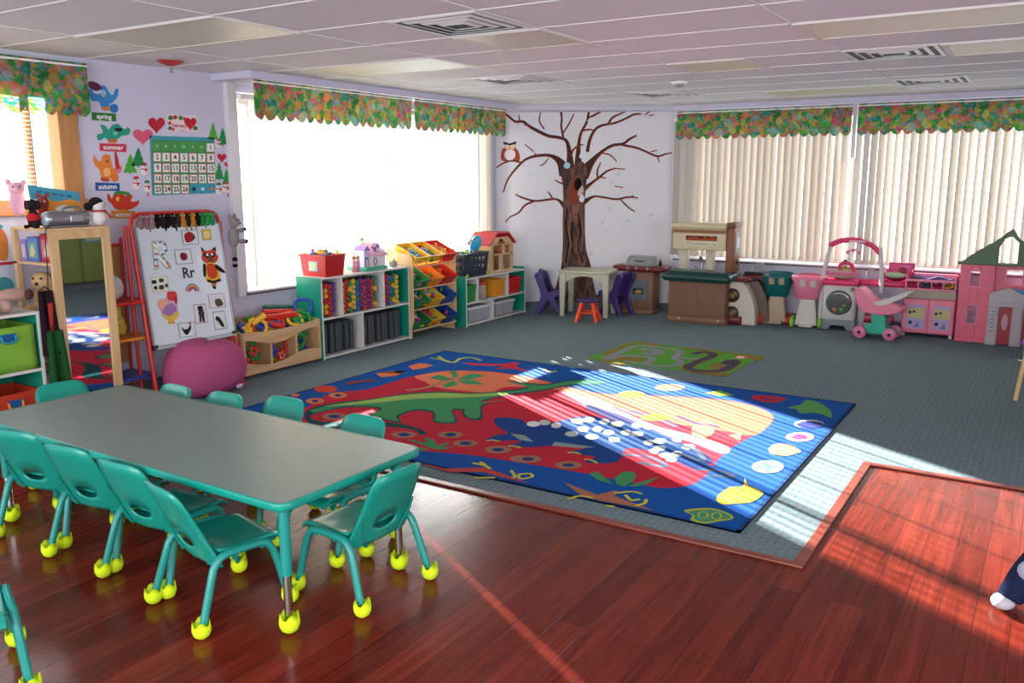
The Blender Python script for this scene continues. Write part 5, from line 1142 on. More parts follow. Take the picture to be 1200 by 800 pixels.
# picture book on the top
r = thing('picture_book', 'large blue and orange picture book leaning behind the silver stereo', 'book', (-5.74, 3.36, TT+.16), 0, None)
r.rotation_euler = (math.radians(-10), math.radians(-28), 0)
b = MB(); b.box(-.006, .006, -.17, .17, -.09, .10); b.m = 1; b.box(.006, .0072, -.17, .17, .0, .10); b.m = 2; b.prism([(-.17, -.09), (.17, -.09), (.17, .02), (.10, .035), (.0, .0), (-.08, .02), (-.17, -.03)], .0073, .0085, 'yz'); b.m = 3; b.prism(closed([(-.02, -.06), (.04, -.02), (.10, -.03), (.11, -.07), (.05, -.085)], 4), .0086, .0095, 'yz')
b.m = 4
for k in range(5): b.box(.0073, .0082, -.12+.05*k, -.085+.05*k, .05, .065)
b.m = 5; b.prism([(-.16, -.08), (-.10, -.03), (-.08, -.08)], .0087, .0095, 'yz'); b.build('cover', [card('e8e0d0'), card('4a9cb8'), card('d89238'), card('d8d4d0'), card('2c6a90'), card('b83a2c')], r)
# silver stereo
r = thing('portable_stereo', 'silver portable stereo with a rounded end on top of the mirror unit', 'stereo', (-5.565, 3.315, TT+.002), math.radians(2)); SV = mat('9a9ca0', .28, .75)
b = MB(); P = [(.028, -.155), (.048, -.15), (.055, -.12), (.053, -.05), (.048, .0), (.046, .08), (.05, .13), (.046, .155)]
b.lathe([(q, h) for q, h in P], (0, 0, .055), 24, 'y'); b.build('body', SV, r, sub=1)
b = MB(); b.lathe([(.0, -.163), (.02, -.162), (.036, -.155), (.044, -.148), (.044, -.14)], (0, 0, .055), 24, 'y'); b.build('speaker_grille', mat('a8bcc4', .3, .4), r)
b = MB(); b.box(.03, .053, .0, .09, .035, .075); b.build('front_panel', mat('b4b6b8', .3, .6), r, bevel=.004); b = MB(); b.tube(bez([(0, -.02, .10), (0, .0, .125), (0, .09, .128), (0, .12, .10)], 5), .008, 8); b.build('handle', mat('7a7c80', .35, .5), r)
b = MB(); b.box(-.05, .05, -.13, .14, 0, .012); b.build('foot', mat('808288', .4, .4), r, bevel=.004)
b = MB(); b.tube(bez([(-5.52, 3.18, TT+.02), (-5.50, 3.13, TT-.02), (-5.51, 3.125, TT-.25), (-5.53, 3.12, TT-.45), (-5.55, 3.11, TT-.7)], 6), .004, 6); tag(b.build('power_cord', BLACK), 'black power cord hanging from the silver stereo', 'cord')
r = thing('stuffed_snowman', 'white stuffed snowman with a black hood on the mirror unit top', 'stuffed toy', (-5.55, 3.54, TT), .1)
b = MB(); b.ell((0, 0, .055), (.05, .052, .055)); b.ell((0, 0, .135), (.04, .042, .042)); b.build('body', cloth('dcd8d4'), r, remesh=.006)
b = MB(); b.ell((-.012, -.005, .155), (.046, .048, .038)); b.ell((-.02, -.06, .13), (.02, .035, .03)); b.build('hood', cloth('241c20'), r, remesh=.006)
b = MB(); b.tube([(.043*math.cos(a), .043*math.sin(a), .1) for a in [2*PI*k/16 for k in range(16)]], .007, 6, True); b.tube([(.04, .02, .1), (.05, .045, .07), (.045, .055, .05)], .006, 6); b.build('scarf', cloth('b82a34'), r)
b = MB(); b.lathe([(.006, 0), (.0, .028)], (0, 0, 0), 8, 'x'); o = b.build('nose', plastic('d8702c'), r); o.location = (.036, .015, .135)
b = MB(); b.ell((.03, .035, .15), .004); b.build('eye', BLACK, r)
# dolls and boxes in the unit
def vbox(name, label, x0, x1, y0, y1, z0, z1, c, c2, cat='box'):
    r = thing(name, label, cat, ((x0+x1)/2, (y0+y1)/2, z0)); b = MB(); hx, hy = (x1-x0)/2, (y1-y0)/2; b.box(-hx, hx, -hy, hy, 0, z1-z0); b.build('carton', card(c), r, bevel=.002)
    b = MB(); b.box(-hx*.8, hx*.8, -hy-.002, -hy, (z1-z0)*.15, (z1-z0)*.8); b.m = 1; b.prism(closed([(-hx*.5, (z1-z0)*.3), (0, (z1-z0)*.7), (hx*.5, (z1-z0)*.4), (0, (z1-z0)*.2)], 3), -hy-.003, -hy-.002, 'xz'); b.build('printed_front', [card(c2), card('c8b890')], r); return r
vbox('doll_box', 'pink toy box with red top on the upper shelf of the mirror unit', -5.68, -5.53, 3.19, 3.30, 1.148, 1.335, 'b02c3a', 'c07080'); vbox('puzzle_box', 'blue and green toy box on the upper shelf of the mirror unit', -5.82, -5.70, 3.18, 3.30, 1.148, 1.31, '5a78b0', '6a9a88')
vbox('game_box', 'lilac toy box standing at the back of the mirror unit\'s upper shelf', -5.90, -5.84, 3.18, 3.32, 1.148, 1.29, '8a78b8', 'a8a0c8')
plush('stuffed_dog', 'cream and brown stuffed dog on the middle shelf of the mirror unit', (-5.74, 3.27, .77), -1.2, [((0, 0, .12), (.08, .14, .12)), ((.05, -.02, .24), (.07, .08, .07)), ((.08, .08, .05), (.08, .04, .04)), ((.08, -.1, .05), (.08, .04, .04)), ((.02, -.09, .24), (.02, .03, .06))], 'c8a878', [('eye', (.115, -.04, .27), .008, '201818'), ('eye', (.115, .02, .27), .008, '201818'), ('nose', (.125, -.01, .235), .012, '2a1c18')], .008)
# clothes hanging beside the mirror unit
def hanging(name, label, loc, w, h, c, cat='garment', depth=.04, flare=1.3):
    r = thing(name, label, cat, loc, 0)
    b = MB(); b.grid(lambda u, v: (depth*math.sin(u*9)*.6*(.3+v)+.02*v, (u-.5)*w*(1+(flare-1)*v), -h*v), 18, 8, .006); b.build('cloth', cloth(c), r)
    q = MB(); q.tube([(0, -w*.4, 0), (0, 0, .03), (0, w*.4, 0)], .004, 6); q.build('hanger', BLACK, r); return r
hanging('dark_costume', 'black and red costume hanging at the left side of the mirror unit', (-5.50, 3.085, .98), .09, .42, '241820')
b = MB(); b.box(0, .006, -.02, .01, -.4, -.08); b.build('red_lining', cloth('b03a28'), bpy.data.objects['dark_costume']).location = (.018, .02, 0)
hanging('green_dress', 'dark green velvet dress hanging to the floor beside the mirror unit', (-5.46, 3.10, .72), .10, .55, '1c4a24', 'dress', .05, 1.5)
b = MB(); b.ell((.03, .035, -.45), (.015, .03, .035)); b.build('purple_bow', cloth('6a4aa0'), bpy.data.objects['green_dress'])
# wall poster left of the unit
r = thing('wall_poster', 'white poster with an orange and teal drawing, left of the mirror unit', 'poster', (XL+.002, 3.14, 1.12)); b = MB(); b.box(0, .003, -.14, .14, -.28, .28); b.build('sheet', card('c8d0e0'), r)
b = MB(); b.prism(closed([(-.05, .06), (-.06, .18), (.02, .24), (.06, .16), (.04, .02)], 4), .003, .004, 'yz'); b.m = 1; b.prism(closed([(-.1, .2), (-.02, .27), (.04, .25), (-.04, .2)], 4), .003, .0045, 'yz'); b.m = 2; b.box(.003, .0046, -.1, .1, -.01, .01); b.m = 1; b.prism(circ(0, -.16, .07, .07), .003, .0046, 'yz'); b.build('drawing', [card('c87838'), card('4a98a0'), card('b83038')], r)
# ------------------------------------------------------------------ white and teal shelf with teddy bear and fabric bins
r = thing('cube_shelf', 'white edged cube shelf with teal lining at the left edge', 'shelf', (-5.69, 2.62, .0)); hx, hy, zt = .19, .42, .855
for s in (-1, 1): b = MB(); b.box(-hx, hx, s*hy, s*(hy-.02), 0, zt); b.build('side_panel', SHW, r, bevel=.002)
for z in (.02, .485, zt): b = MB(); b.box(-hx, hx, -hy+.02, hy-.02, z-.02, z); b.build('shelf_board', SHW, r, bevel=.002)
b = MB(); b.box(-hx, -hx+.01, -hy+.02, hy-.02, .02, zt-.02); b.m = 0; b.box(-hx+.01, hx-.01, hy-.026, hy-.0205, .02, zt-.02); b.box(-hx+.01, hx-.01, -hy+.0205, -hy+.026, .02, zt-.02); b.build('lining', GRN, r)
b = MB(); b.box(-hx+.01, hx-.005, -.006, .006, .02, .465); b.box(-hx+.01, hx-.005, -.006, .006, .485, .835); b.build('divider', SHW, r)
def fbin(label, y, z, h, c, c2, pat=False):
    r = thing('fabric_bin', label, 'fabric bin', (-5.67, y, z)); b = MB(); b.grid(lambda u, v: (.165+.006*math.sin(u*7+v*5), -.17+.34*u, h*v), 10, 6, .005); b.box(-.16, .158, -.17, .17, 0, .006); b.box(-.16, .16, -.17, -.164, 0, h); b.box(-.16, .16, .164, .17, 0, h); b.box(-.16, -.154, -.17, .17, 0, h); b.build('bin_body', cloth(c), r)
    b = MB(); b.tube(bez([(.176, -.045, h-.05), (.185, -.04, h-.085), (.187, 0, h-.095), (.185, .04, h-.085), (.176, .045, h-.05)], 4), .008, 8); b.build('handle', cloth(c2), r)
    b = MB(); b.box(.172, .1745, -.05, .05, h-.09, h-.04); b.build('handle_patch', cloth('1f5a90'), r)
    if pat:
        b = MB(); rnd = random.Random(4)
        for k in range(9): b.m = k % 3; yy, zz, q = rnd.uniform(-.13, .13), rnd.uniform(.05, h-.12), rnd.uniform(.02, .035); b.prism(circ(yy, zz, q, q*.8, 10), .173, .1755+.0003*k, 'yz')
        b.build('printed_shapes', [cloth('3a2c60'), cloth('a83020'), cloth('3a7a48')], r)
    return r
fbin('lime green fabric bin in the cube shelf', 2.825, .486, .29, '7aa83c', '3a88a0'); fbin('red orange patterned fabric bin below the lime green one', 2.825, .021, .33, 'b83a24', 'd88030', True)
plush('teddy_bear', 'beige pink teddy bear lying on the cube shelf', (-5.68, 2.78, .858), .0, [((0, -.02, .085), (.10, .13, .085)), ((.02, -.02, .22), (.085, .085, .08)), ((.0, .075, .285), (.02, .03, .03)), ((.0, -.10, .285), (.02, .03, .03)), ((.05, .16, .10), (.045, .11, .045)), ((.09, -.06, .05), (.10, .05, .05)), ((.09, .08, .045), (.08, .05, .045))], 'b8948a', [('muzzle', (.10, -.02, .205), (.03, .04, .03), 'c8a498'), ('nose', (.13, -.02, .215), .01, '2a1c1c'), ('eye', (.095, .015, .245), .009, '1a1414'), ('eye', (.095, -.055, .245), .009, '1a1414'), ('paw_pad', (.085, .255, .10), (.02, .03, .035), '5a3830'), ('paw_pad', (.185, -.06, .05), (.012, .035, .035), '5a3830')], .009)
# ------------------------------------------------------------------ red tower rack
r = thing('tower_rack', 'narrow red, orange and blue tube rack between the mirror and the easel', 'rack', (-5.86, 3.82, 0)); RD = plastic('c82420', .35); OR = plastic('e08a2c', .35); BL = plastic('2040a0', .35)
for x, y, m in ((-.13, -.16, BL), (.13, -.16, BL), (-.13, .16, RD), (.13, .16, RD)): b = MB(); b.cyl((x, y, .0), (x, y, 1.25 if x < 0 else .78), .013, 10); b.build('post', m, r)
for z, c, m in ((.80, 'a', RD), (.53, 'b', OR), (.235, 'c', BL)):
    b = MB(); b.rbox(-.16, .16, -.19, .19, z-.022, z, .03); b.build('shelf_board', m, r)
b = MB(); b.box(-.14, -.125, -.02, .14, .3, 1.2); b.build('cardboard_back', mat('a87848', .8), r)
b = MB(); b.cyl((-.13, -.16, 1.2), (-.13, .16, 1.2), .012, 10); b.build('cross_bar', RD, r)
plush('plush_ball', 'round pale grey stuffed ball with an eye on the red rack shelf', (-5.83, 3.74, .80), 0, [((0, 0, .105), (.105, .11, .105))], 'b8b4b4', [('eye', (.07, -.075, .12), .01, '181818')], .01)
r = thing('yellow_cushion', 'yellow cushion with brown print on the orange rack shelf', 'cushion', (-5.82, 3.71, .53)); b = MB()
b.grid(lambda u, v: ((.055*math.sin(PI*u)*math.sin(PI*v)+.0), -.13+.26*u+.02*math.sin(v*6), .005+.235*v+.012*math.sin(u*9)), 12, 12, .03); b.build('cover', cloth('c8b048'), r)
b = MB(); b.tube(bez([(.06, -.06, .12), (.075, 0, .13), (.07, .06, .16)], 4), .004, 5); b.tube(bez([(.065, -.04, .08), (.075, 0, .11), (.066, .05, .1)], 4), .004, 5); b.build('brown_print', cloth('8a6a30'), r)
# ------------------------------------------------------------------ easel
r = thing('easel', 'red tube easel with a whiteboard covered in letter R pictures', 'easel', (-5.62, 4.33, 0), 0, None, 0, math.radians(-7))
def arch(x, y0, y1, zt, ztop_r=.09): return [(x, y0, 0), (x, y0, zt-ztop_r)]+bez([(x, y0, zt-ztop_r), (x, y0+.025, zt-.025), (x, y0+ztop_r, zt)], 4)+[(x, y1-ztop_r, zt)]+bez([(x, y1-ztop_r, zt), (x, y1-.025, zt-.025), (x, y1, zt-ztop_r)], 4)+[(x, y1, 0)]
b = MB(); b.tube(arch(0, -.40, .40, 1.44), .016, 12); b.build('front_frame', RD, r)
b = MB(); q = Matrix.Rotation(math.radians(20), 4, 'Y'); b.T = Matrix.Translation((0, 0, 1.42)) @ q.inverted() @ Matrix.Translation((0, 0, -1.42))
b = MB(); b.tube([(-.02, -.43, 1.36), (-.14, -.43, .02)], .014, 10); b.build('rear_leg', RD, r); b = MB(); b.tube([(-.02, .43, 1.36), (-.14, .43, .02)], .014, 10); b.build('rear_leg', RD, r)
b = MB(); b.box(.017, .030, -.368, .372, .45, 1.335); b.build('whiteboard', mat('ccd4dc', .25, 0, .5, coat=.3), r, bevel=.003)
b = MB()
for a in ((-.38, .384, .436, .45), (-.38, .384, 1.335, 1.347), (-.38, -.368, .45, 1.335), (.372, .384, .45, 1.335)): b.box(.014, .034, *a)
b.build('board_edge', mat('a8b0b4', .35, .4), r); b = MB(); b.box(.016, .06, -.37, .375, .425, .436); b.build('marker_tray', mat('b0b8bc', .35, .3), r)
for s in (-1, 1): b = MB(); b.box(.012, .037, s*.37-.02, s*.37+.02, .425, .46); b.build('corner_cap', BLACK, r)
EB = MB()
def Em(px, py):
    # photo pixel -> board plane (local y, z): measured board corners
    p = Xp(px, py, -5.70); return ((p.y-4.345)*.985, p.z*.99+.012)
class ECut(Cut):
    def build(s, name, label, cat, group=None):
        o = tag(s.b.build(name, [card(c) for c in s.mats]), label, cat, group); o.location = (-5.62, 4.33, 0); o.rotation_euler = (0, math.radians(-7), 0); return o
def ec(): return ECut(Em, 'yz', .0305)
def K6(pts): return [(150+x/4.2, 240+y/4.2) for x, y in pts]
def pic(quad, edge, fill, label, shapes, name='picture_card'):
    k = ec(); k.poly(K6(quad), edge); cx = sum(q[0] for q in quad)/4; cy = sum(q[1] for q in quad)/4; k.poly(K6([(cx+(x-cx)*.93, cy+(y-cy)*.93) for x, y in quad]), fill)
    for q, c in shapes: k.poly(K6(q), c, True)
    return k.build(name, label, 'picture card')
pic([(288, 124), (370, 118), (372, 190), (294, 194)], '3a5a58', 'd0d8dc', 'card with a red rose at the top of the whiteboard', [([(305, 140), (330, 128), (355, 150), (340, 175), (310, 182), (302, 160)], '9a1c24'), ([(340, 150), (356, 152), (346, 170)], '3a4a28')])
pic([(387, 118), (434, 114), (437, 168), (392, 172)], '8a7a38', 'd0b048', 'yellow card at the whiteboard\'s top right', [([(400, 130), (425, 128), (426, 155), (402, 158)], 'e0d090')])
pic([(246, 218), (328, 214), (333, 286), (252, 292)], '3a5a5c', 'd0d6da', 'card with a dark red ball near the whiteboard middle', [([(274, 240), (290, 232), (306, 240), (308, 262), (292, 272), (276, 264)], '7a1c30')])
pic([(118, 356), (204, 348), (206, 424), (122, 430)], 'c0b070', 'd4d8cc', 'card with five dark rocks at the whiteboard left', [([(124, 372), (145, 370), (146, 384), (126, 388)], '22262c'), ([(160, 364), (180, 362), (182, 376), (162, 380)], '3a3a34'), ([(132, 402), (145, 398), (148, 414), (134, 416)], '2a2a2a'), ([(158, 398), (178, 394), (180, 412), (160, 416)], '4a3a30'), ([(188, 390), (200, 388), (200, 402), (190, 404)], '3a3430')])
pic([(394, 440), (473, 432), (480, 504), (400, 510)], 'b86068', 'd4d4d8', 'card with a brown stone at the whiteboard right', [([(430, 465), (455, 462), (466, 490), (440, 500), (428, 485)], '5a4838')])
pic([(320, 490), (380, 485), (386, 578), (324, 584)], 'b04050', 'd4d4d8', 'card with a dark robot outlined in red on the whiteboard', [([(340, 500), (362, 498), (364, 520), (342, 522)], '202428'), ([(342, 524), (368, 522), (366, 550), (346, 552)], '343a3c'), ([(344, 552), (354, 552), (352, 574), (344, 574)], '202428'), ([(358, 550), (368, 550), (368, 574), (360, 574)], '202428')])
pic([(411, 526), (470, 520), (478, 606), (418, 616)], '34585c', 'd0d6d8', 'card with a dark rat at the whiteboard\'s lower right', [([(428, 548), (442, 552), (456, 575), (464, 600), (448, 596), (436, 575), (424, 565)], '2c2828')])
pic([(236, 582), (318, 574), (322, 646), (242, 654)], '3a5a58', 'd2d8da', 'card with a black rooster at the whiteboard bottom', [([(252, 600), (266, 612), (284, 608), (296, 590), (300, 606), (288, 628), (276, 640), (262, 628)], '1c1c1c'), ([(290, 580), (300, 580), (298, 592)], 'a02828')])
k = ec()
k.poly(K6([(137, 176), (180, 172), (208, 180), (214, 215), (200, 240), (180, 250), (222, 290), (226, 312), (204, 314), (160, 262), (164, 312), (142, 318)]), '8a9490'); k.poly(K6([(142, 180), (178, 177), (204, 184), (209, 214), (196, 236), (172, 248), (218, 292), (220, 308), (206, 308), (156, 254), (159, 308), (146, 312)]), 'dce0e0')
for x, y, rot, c in [(155, 185, 30, '3a9a48'), (180, 182, -20, '3a60b0'), (200, 192, 40, 'b83058'), (150, 210, 60, 'b8b040'), (165, 240, 20, 'c85028'), (186, 240, -30, '3a9a48'), (205, 222, 10, '4a50a8'), (152, 240, 80, '5a8ac0'), (150, 268, 40, '4a50b0'), (190, 262, 60, '4a9a50'), (152, 300, 20, 'c02838'), (206, 285, 50, 'd05080'), (212, 300, 60, 'c8b040')]:
    px, py = 150+x/4.2, 240+y/4.2; k.oval(px, py, 2.2, .9, c, 10, rot)
k.oval(150+176/4.2, 240+216/4.2, 3.0, 3.6, 'c0d0d4'); k.build('letter_collage', 'big letter R cut-out filled with coloured strokes', 'letter')
k = ec(); k.mi('1c1c1c'); px, py = 150+308/4.2, 240+334/4.2; p = Em(px, py); k.b.text('Rr', .115, (.0308, p[0], p[1]), (0, 1, 0), (0, 0, 1), .0006); k.build('handwritten_letters', 'black handwritten Rr in the middle of the whiteboard', 'lettering')
k = ec()
for q, c in ((34, '3a68a0'), (29, 'c8b060'), (24, 'c06038'), (19, 'b04058'), (14, '8a5aa0'), (9, 'cfd6dc')):
    k.poly([(150+(322+q*math.cos(math.radians(a)))/4.2, 240+(425-q*1.15*math.sin(math.radians(a)))/4.2) for a in range(0, 181, 15)], c)
k.build('rainbow_cutout', 'small rainbow on the whiteboard below the letters', 'cutout')
k = ec()
for q, c in (([(160, 470), (190, 455), (200, 430), (235, 425), (245, 450), (242, 500), (240, 540), (215, 570), (175, 560), (155, 520)], 'c8a0b8'), ([(145, 480), (165, 462), (185, 470), (195, 510), (185, 530), (160, 525), (146, 505)], 'e0a088'), ([(180, 500), (215, 485), (235, 505), (230, 535), (195, 548), (165, 530)], 'a070a8'), ([(165, 535), (200, 548), (240, 520), (240, 550), (210, 572), (180, 562)], 'd8b040'), ([(196, 430), (215, 424), (236, 428), (242, 450), (230, 470), (200, 468), (194, 450)], 'c83c3c'), ([(228, 455), (240, 458), (238, 485), (230, 480)], 'a82028'), ([(190, 570), (215, 572), (220, 584), (195, 586)], 'd89a30')): k.poly(K6(q), c, True)
k.build('rooster_cutout', 'pink and purple rooster cut-out at the whiteboard\'s lower left', 'cutout')
k = ec()
for q, c in (([(380, 205), (398, 222), (430, 218), (446, 204), (452, 235), (462, 255), (445, 282), (400, 285), (378, 262), (384, 235)], 'c84828'), ([(390, 232), (415, 238), (448, 230), (440, 255), (415, 260), (394, 252)], '1c1a1c'), ([(412, 250), (430, 250), (436, 285), (410, 290)], '6a4a38'), ([(398, 290), (440, 285), (462, 330), (458, 372), (425, 385), (392, 372)], 'd8b040'), ([(402, 292), (436, 290), (450, 325), (446, 352), (422, 362), (402, 345)], 'c84420'), ([(384, 290), (396, 296), (392, 350), (382, 345)], '1c1a1c'), ([(446, 290), (485, 322), (482, 334), (444, 312)], '1c1a1c'), ([(400, 365), (425, 372), (460, 362), (462, 375), (440, 382), (436, 412), (424, 408), (418, 384), (400, 378)], '201c1c'), ([(420, 385), (438, 385), (436, 400), (424, 398)], 'a87838')): k.poly(K6(q), c, True, n=3)
k.poly(K6([(380, 205), (392, 220), (382, 226)]), '1c1a1c'); k.poly(K6([(448, 204), (436, 218), (452, 224)]), '1c1a1c')
k.oval(150+407/4.2, 240+243/4.2, 1.4, 1.4, 'e8e8e8'); k.oval(150+430/4.2, 240+241/4.2, 1.4, 1.4, 'e8e8e8'); k.build('raccoon_cutout', 'orange and black masked animal cut-out at the whiteboard right', 'cutout')
# puppets hanging along the easel top
rnd = random.Random(12)
pc = [('8a6a70', 'mauve grey'), ('8a6a70', 'dusty pink'), ('9a7c80', 'pale mauve'), ('1c1818', 'black'), ('2a2020', 'charcoal'), ('1c1818', 'jet black'), ('241c1c', 'soot black'), ('3a2c28', 'dark brown'), ('c08030', 'amber'), ('2a2422', 'sooty brown'), ('b87828', 'golden'), ('1c1a18', 'inky'), ('2a7a3c', 'green'), ('2f8a40', 'bright green'), ('2a8a58', 'sea green')]
for i, (c, cn) in enumerate(pc):
    y = 4.00+i*.046
    r = thing('hand_puppet', f'{cn} plush puppet hung on the easel\'s top bar, number {i+1} from the left' if False else f'{cn} plush puppet draped over the easel top', 'puppet', (-5.765, y, 1.355), rnd.uniform(-.4, .4), 'puppets draped over the easel top'); b = MB()
    b.ell((0, 0, .0), (.03, .03, .045)); b.ell((.012, 0, .05), (.024, .024, .024)); b.ell((0, -.025, -.045-rnd.uniform(0, .02)), (.012, .012, .035)); b.ell((0, .025, -.045-rnd.uniform(0, .02)), (.012, .012, .035)); b.build('body', cloth(c), r, remesh=.007)
    b = MB(); b.ell((.034, .008, .056), .004); b.build('eye', plastic('e0d8c0'), r)
plush('raccoon_puppet', 'grey raccoon plush hanging at the easel\'s right corner with striped tail', (-5.70, 4.80, 1.22), .3, [((0, 0, 0), (.045, .05, .09)), ((.02, -.01, .12), (.045, .045, .045)), ((.0, -.045, .165), (.015, .018, .022)), ((.0, .03, .17), (.015, .018, .022)), ((.03, .08, -.04), (.02, .05, .02)), ((.03, .07, .05), (.02, .05, .018)), ((0, 0, -.12), (.02, .02, .05)), ((.055, -.01, .11), (.02, .016, .014))], '8a8480', [('nose', (.076, -.01, .112), .008, '181414'), ('eye', (.055, -.03, .135), .006, '141010'), ('eye', (.055, .012, .135), .006, '141010'), ('tail_band', (0, 0, -.185), (.024, .024, .02), '1c1818'), ('tail_band', (0, 0, -.235), (.022, .022, .018), '1c1818'), ('tail_band', (0, 0, -.21), (.02, .02, .016), '9a948c'), ('paw', (.03, .13, -.045), (.02, .018, .018), '241e1c'), ('paw', (.03, .12, .055), (.018, .016, .016), '241e1c')], .007)
# ------------------------------------------------------------------ pink bean bag
r = thing('bean_bag', 'big pink bean bag chair on the carpet under the easel', 'bean bag', (-5.60, 4.37, .0), .05)
b = MB(); b.grid(lambda u, v: ((.02+.26*math.sin(PI*v)**.55*(1+.04*math.sin(u*2*PI*3)))*math.cos(2*PI*u)*.78, (.02+.37*(1.08-.25*v)*math.sin(PI*v)**.45*(1+.03*math.sin(u*2*PI*3+1)))*math.sin(2*PI*u), .012+.43*(1-math.cos(PI*v))/2*(1-.05*math.sin(2*PI*u*1+.8))), 40, 20); b.build('cover', mat('b0527c', .8, 0, .15, bump=.5, bscale=9, var=.08), r, sub=1)
b = MB(); b.tube(bez([(.15, .30, .05), (.22, .1, .08), (.2, -.15, .06), (.14, -.3, .09)], 6), .004, 6); b.build('piping', cloth('8a3c60'), r)
b = MB(); b.ell((.225, .12, .07), (.006, .035, .018)); b.build('logo_patch', cloth('d8a8d0'), r)
# ------------------------------------------------------------------ corner play area under the tree
CR = plastic('b8b4a0', .4); PU = plastic('3c2c70', .35)
r = thing('play_table', 'beige square plastic childrens table in front of the painted tree', 'table', (-4.86, 9.53, .007), math.radians(12)); hw = .325; hd = .24
b = MB(); b.rbox(-hw, hw, -hd, hd, .53, .565, .05, 5); b.build('tabletop', CR, r)
for s in (-1, 1):
    b = MB(); P = [(-hw+.03, .53), (-hw+.03, .44)]+[(q*(hw-.14), .44+.06*(1-abs(q)**3)) for q in [-1+.2*k for k in range(11)]]+[(hw-.03, .44), (hw-.03, .53)]
    b.prism([(x, z) for x, z in P], s*(hd-.03), s*(hd-.045), 'xz'); b.build('apron', CR, r)
for sx in (-1, 1):
    for sy in (-1, 1):
        b = MB(); x, y = sx*(hw-.055), sy*(hd-.05)
        b.add([(x-.04, y-.035, .53), (x+.04, y-.035, .53), (x+.04, y+.035, .53), (x-.04, y+.035, .53)]+[(x+sx*.005-.026, y-.024, 0), (x+sx*.005+.026, y-.024, 0), (x+sx*.005+.026, y+.024, 0), (x+sx*.005-.026, y+.024, 0)], [(3, 2, 1, 0)[::-1], (4, 5, 6, 7)[::-1], (0, 4, 5, 1), (1, 5, 6, 2), (2, 6, 7, 3), (3, 7, 4, 0)])
        b.prism([(x-sx*.03, .53), (x-sx*.16, .53), (x-sx*.08, .49), (x-sx*.03, .38)], y+sy*.0-.012, y+sy*.0+.012, 'xz'); b.build('leg', CR, r, bevel=.006)
def toddler_chair(label, loc, rz):
    r = thing('toddler_chair', label, 'chair', loc, rz, 'purple plastic toddler chairs at the beige table')
    for s in (-1, 1):
        b = MB(); P = closed([(-.20, 0), (-.14, 0), (-.02, .17), (.10, .0), (.17, .0), (.06, .20), (.16, .25), (.12, .31), (-.02, .28), (-.11, .50), (-.17, .52), (-.20, .47), (-.12, .24)], 3); b.prism([(y, z) for y, z in P], s*.135-.02, s*.135+.02, 'yz'); b.build('side_frame', PU, r, bevel=.01)
    b = MB(); b.rbox(-.14, .14, -.10, .16, .245, .275, .03); b.build('seat', PU, r)
    b = MB(); b.grid(lambda u, v: ((u-.5)*(.28-.06*v*v), -.065-.095*v-.02*math.sin(u*PI), .27+.28*v-.05*(2*u-1)**2*v), 10, 8, .024); b.build('backrest', PU, r)
    return r
c_ = toddler_chair('purple toddler chair left of the beige table, half turned to it', (-5.30, 9.42, .007), math.radians(-75))
dup(c_, (-4.585, 9.74, .007), math.radians(80), 'purple toddler chair right of the beige table, mostly hidden by it')
r = thing('step_stool', 'small round stool with purple seat and bright orange legs', 'stool', (-4.63, 9.08, .007), .3); OG = plastic('ee4a1c', .35)
b = MB(); b.lathe([(.02, .235), (.115, .235), (.135, .25), (.135, .262), (.12, .272), (.0, .272)], n=28); b.build('seat', PU, r)
for k in range(4):
    a = PI/4+PI/2*k; b = MB(); b.tube([(.085*math.cos(a), .085*math.sin(a), .245), (.175*math.cos(a), .175*math.sin(a), .0)], [.026, .021], 10); b.build('leg', OG, r)
for k in range(4): a, c = PI/4+PI/2*k, PI/4+PI/2*(k+1); b = MB(); b.tube([(.135*math.cos(a), .135*math.sin(a), .11), (.135*math.cos(c), .135*math.sin(c), .11)], .011, 8); b.build('stretcher', OG, r)

# shared builder: plastic blocks with rounded corners in a thing's frame
def rb(x0, x1, y0, y1, z0, z1, m, name, r, rad=.02): b = MB(); b.rbox(x0, x1, y0, y1, z0, z1, rad, 4); return b.build(name, m, r)
BRN = wood_mat('5f4030', '7a5440', .5, 2, 'brown_plastic'); BRN2 = mat('7c5640', .5, var=.1, bscale=30); MAR = plastic('6a1c20', .35); GRY = plastic('8a8e8e', .4); DG = plastic('0f4038', .35); CRM = mat('cdbf9c', .45); CRW = mat('cfc6b2', .45)
# toy grill
r = thing('toy_grill', 'brown toy oven with dark red counter and grey grill lid in the corner', 'play kitchen', (-4.36, 10.02, .007), math.radians(6))
rb(-.20, .20, -.15, .15, 0, .53, BRN2, 'cabinet', r, .03); rb(-.21, .21, -.16, .16, 0, .06, BRN2, 'plinth', r, .03)
b = MB(); b.rbox(-.35, .35, -.16, .16, .535, .60, .07, 6); b.build('counter', MAR, r)
b = MB(); b.box(-.11, .13, -.165, -.151, .17, .43); b.build('oven_door', plastic('5a6468', .3), r, bevel=.004); b = MB(); b.box(-.06, .08, -.168, -.165, .26, .33); b.m = 1; b.prism(closed([(-.03, .28), (.0, .31), (.05, .30), (.06, .28), (.0, .27)], 3), -.1695, -.168, 'xz'); o = b.build('oven_window', [plastic('1c2020'), card('b89838')], r)
b = MB(); b.grid(lambda u, v: ((u-.5)*(.34-.06*math.sin(PI*v/2)), -.13+.25*v, .60+.12*math.sin(PI*v)**.45), 6, 12, .01); 
for s in (-1, 1): b.prism([(-.13+.25*k/10, .60+.12*math.sin(PI*k/10)**.45) for k in range(11)], s*.155, s*.145, 'yz')
b.build('grill_lid', GRY, r); b = MB(); b.box(-.06, .06, -.135, -.12, .655, .67); b.build('lid_handle', plastic('3a2420'), r, bevel=.003)
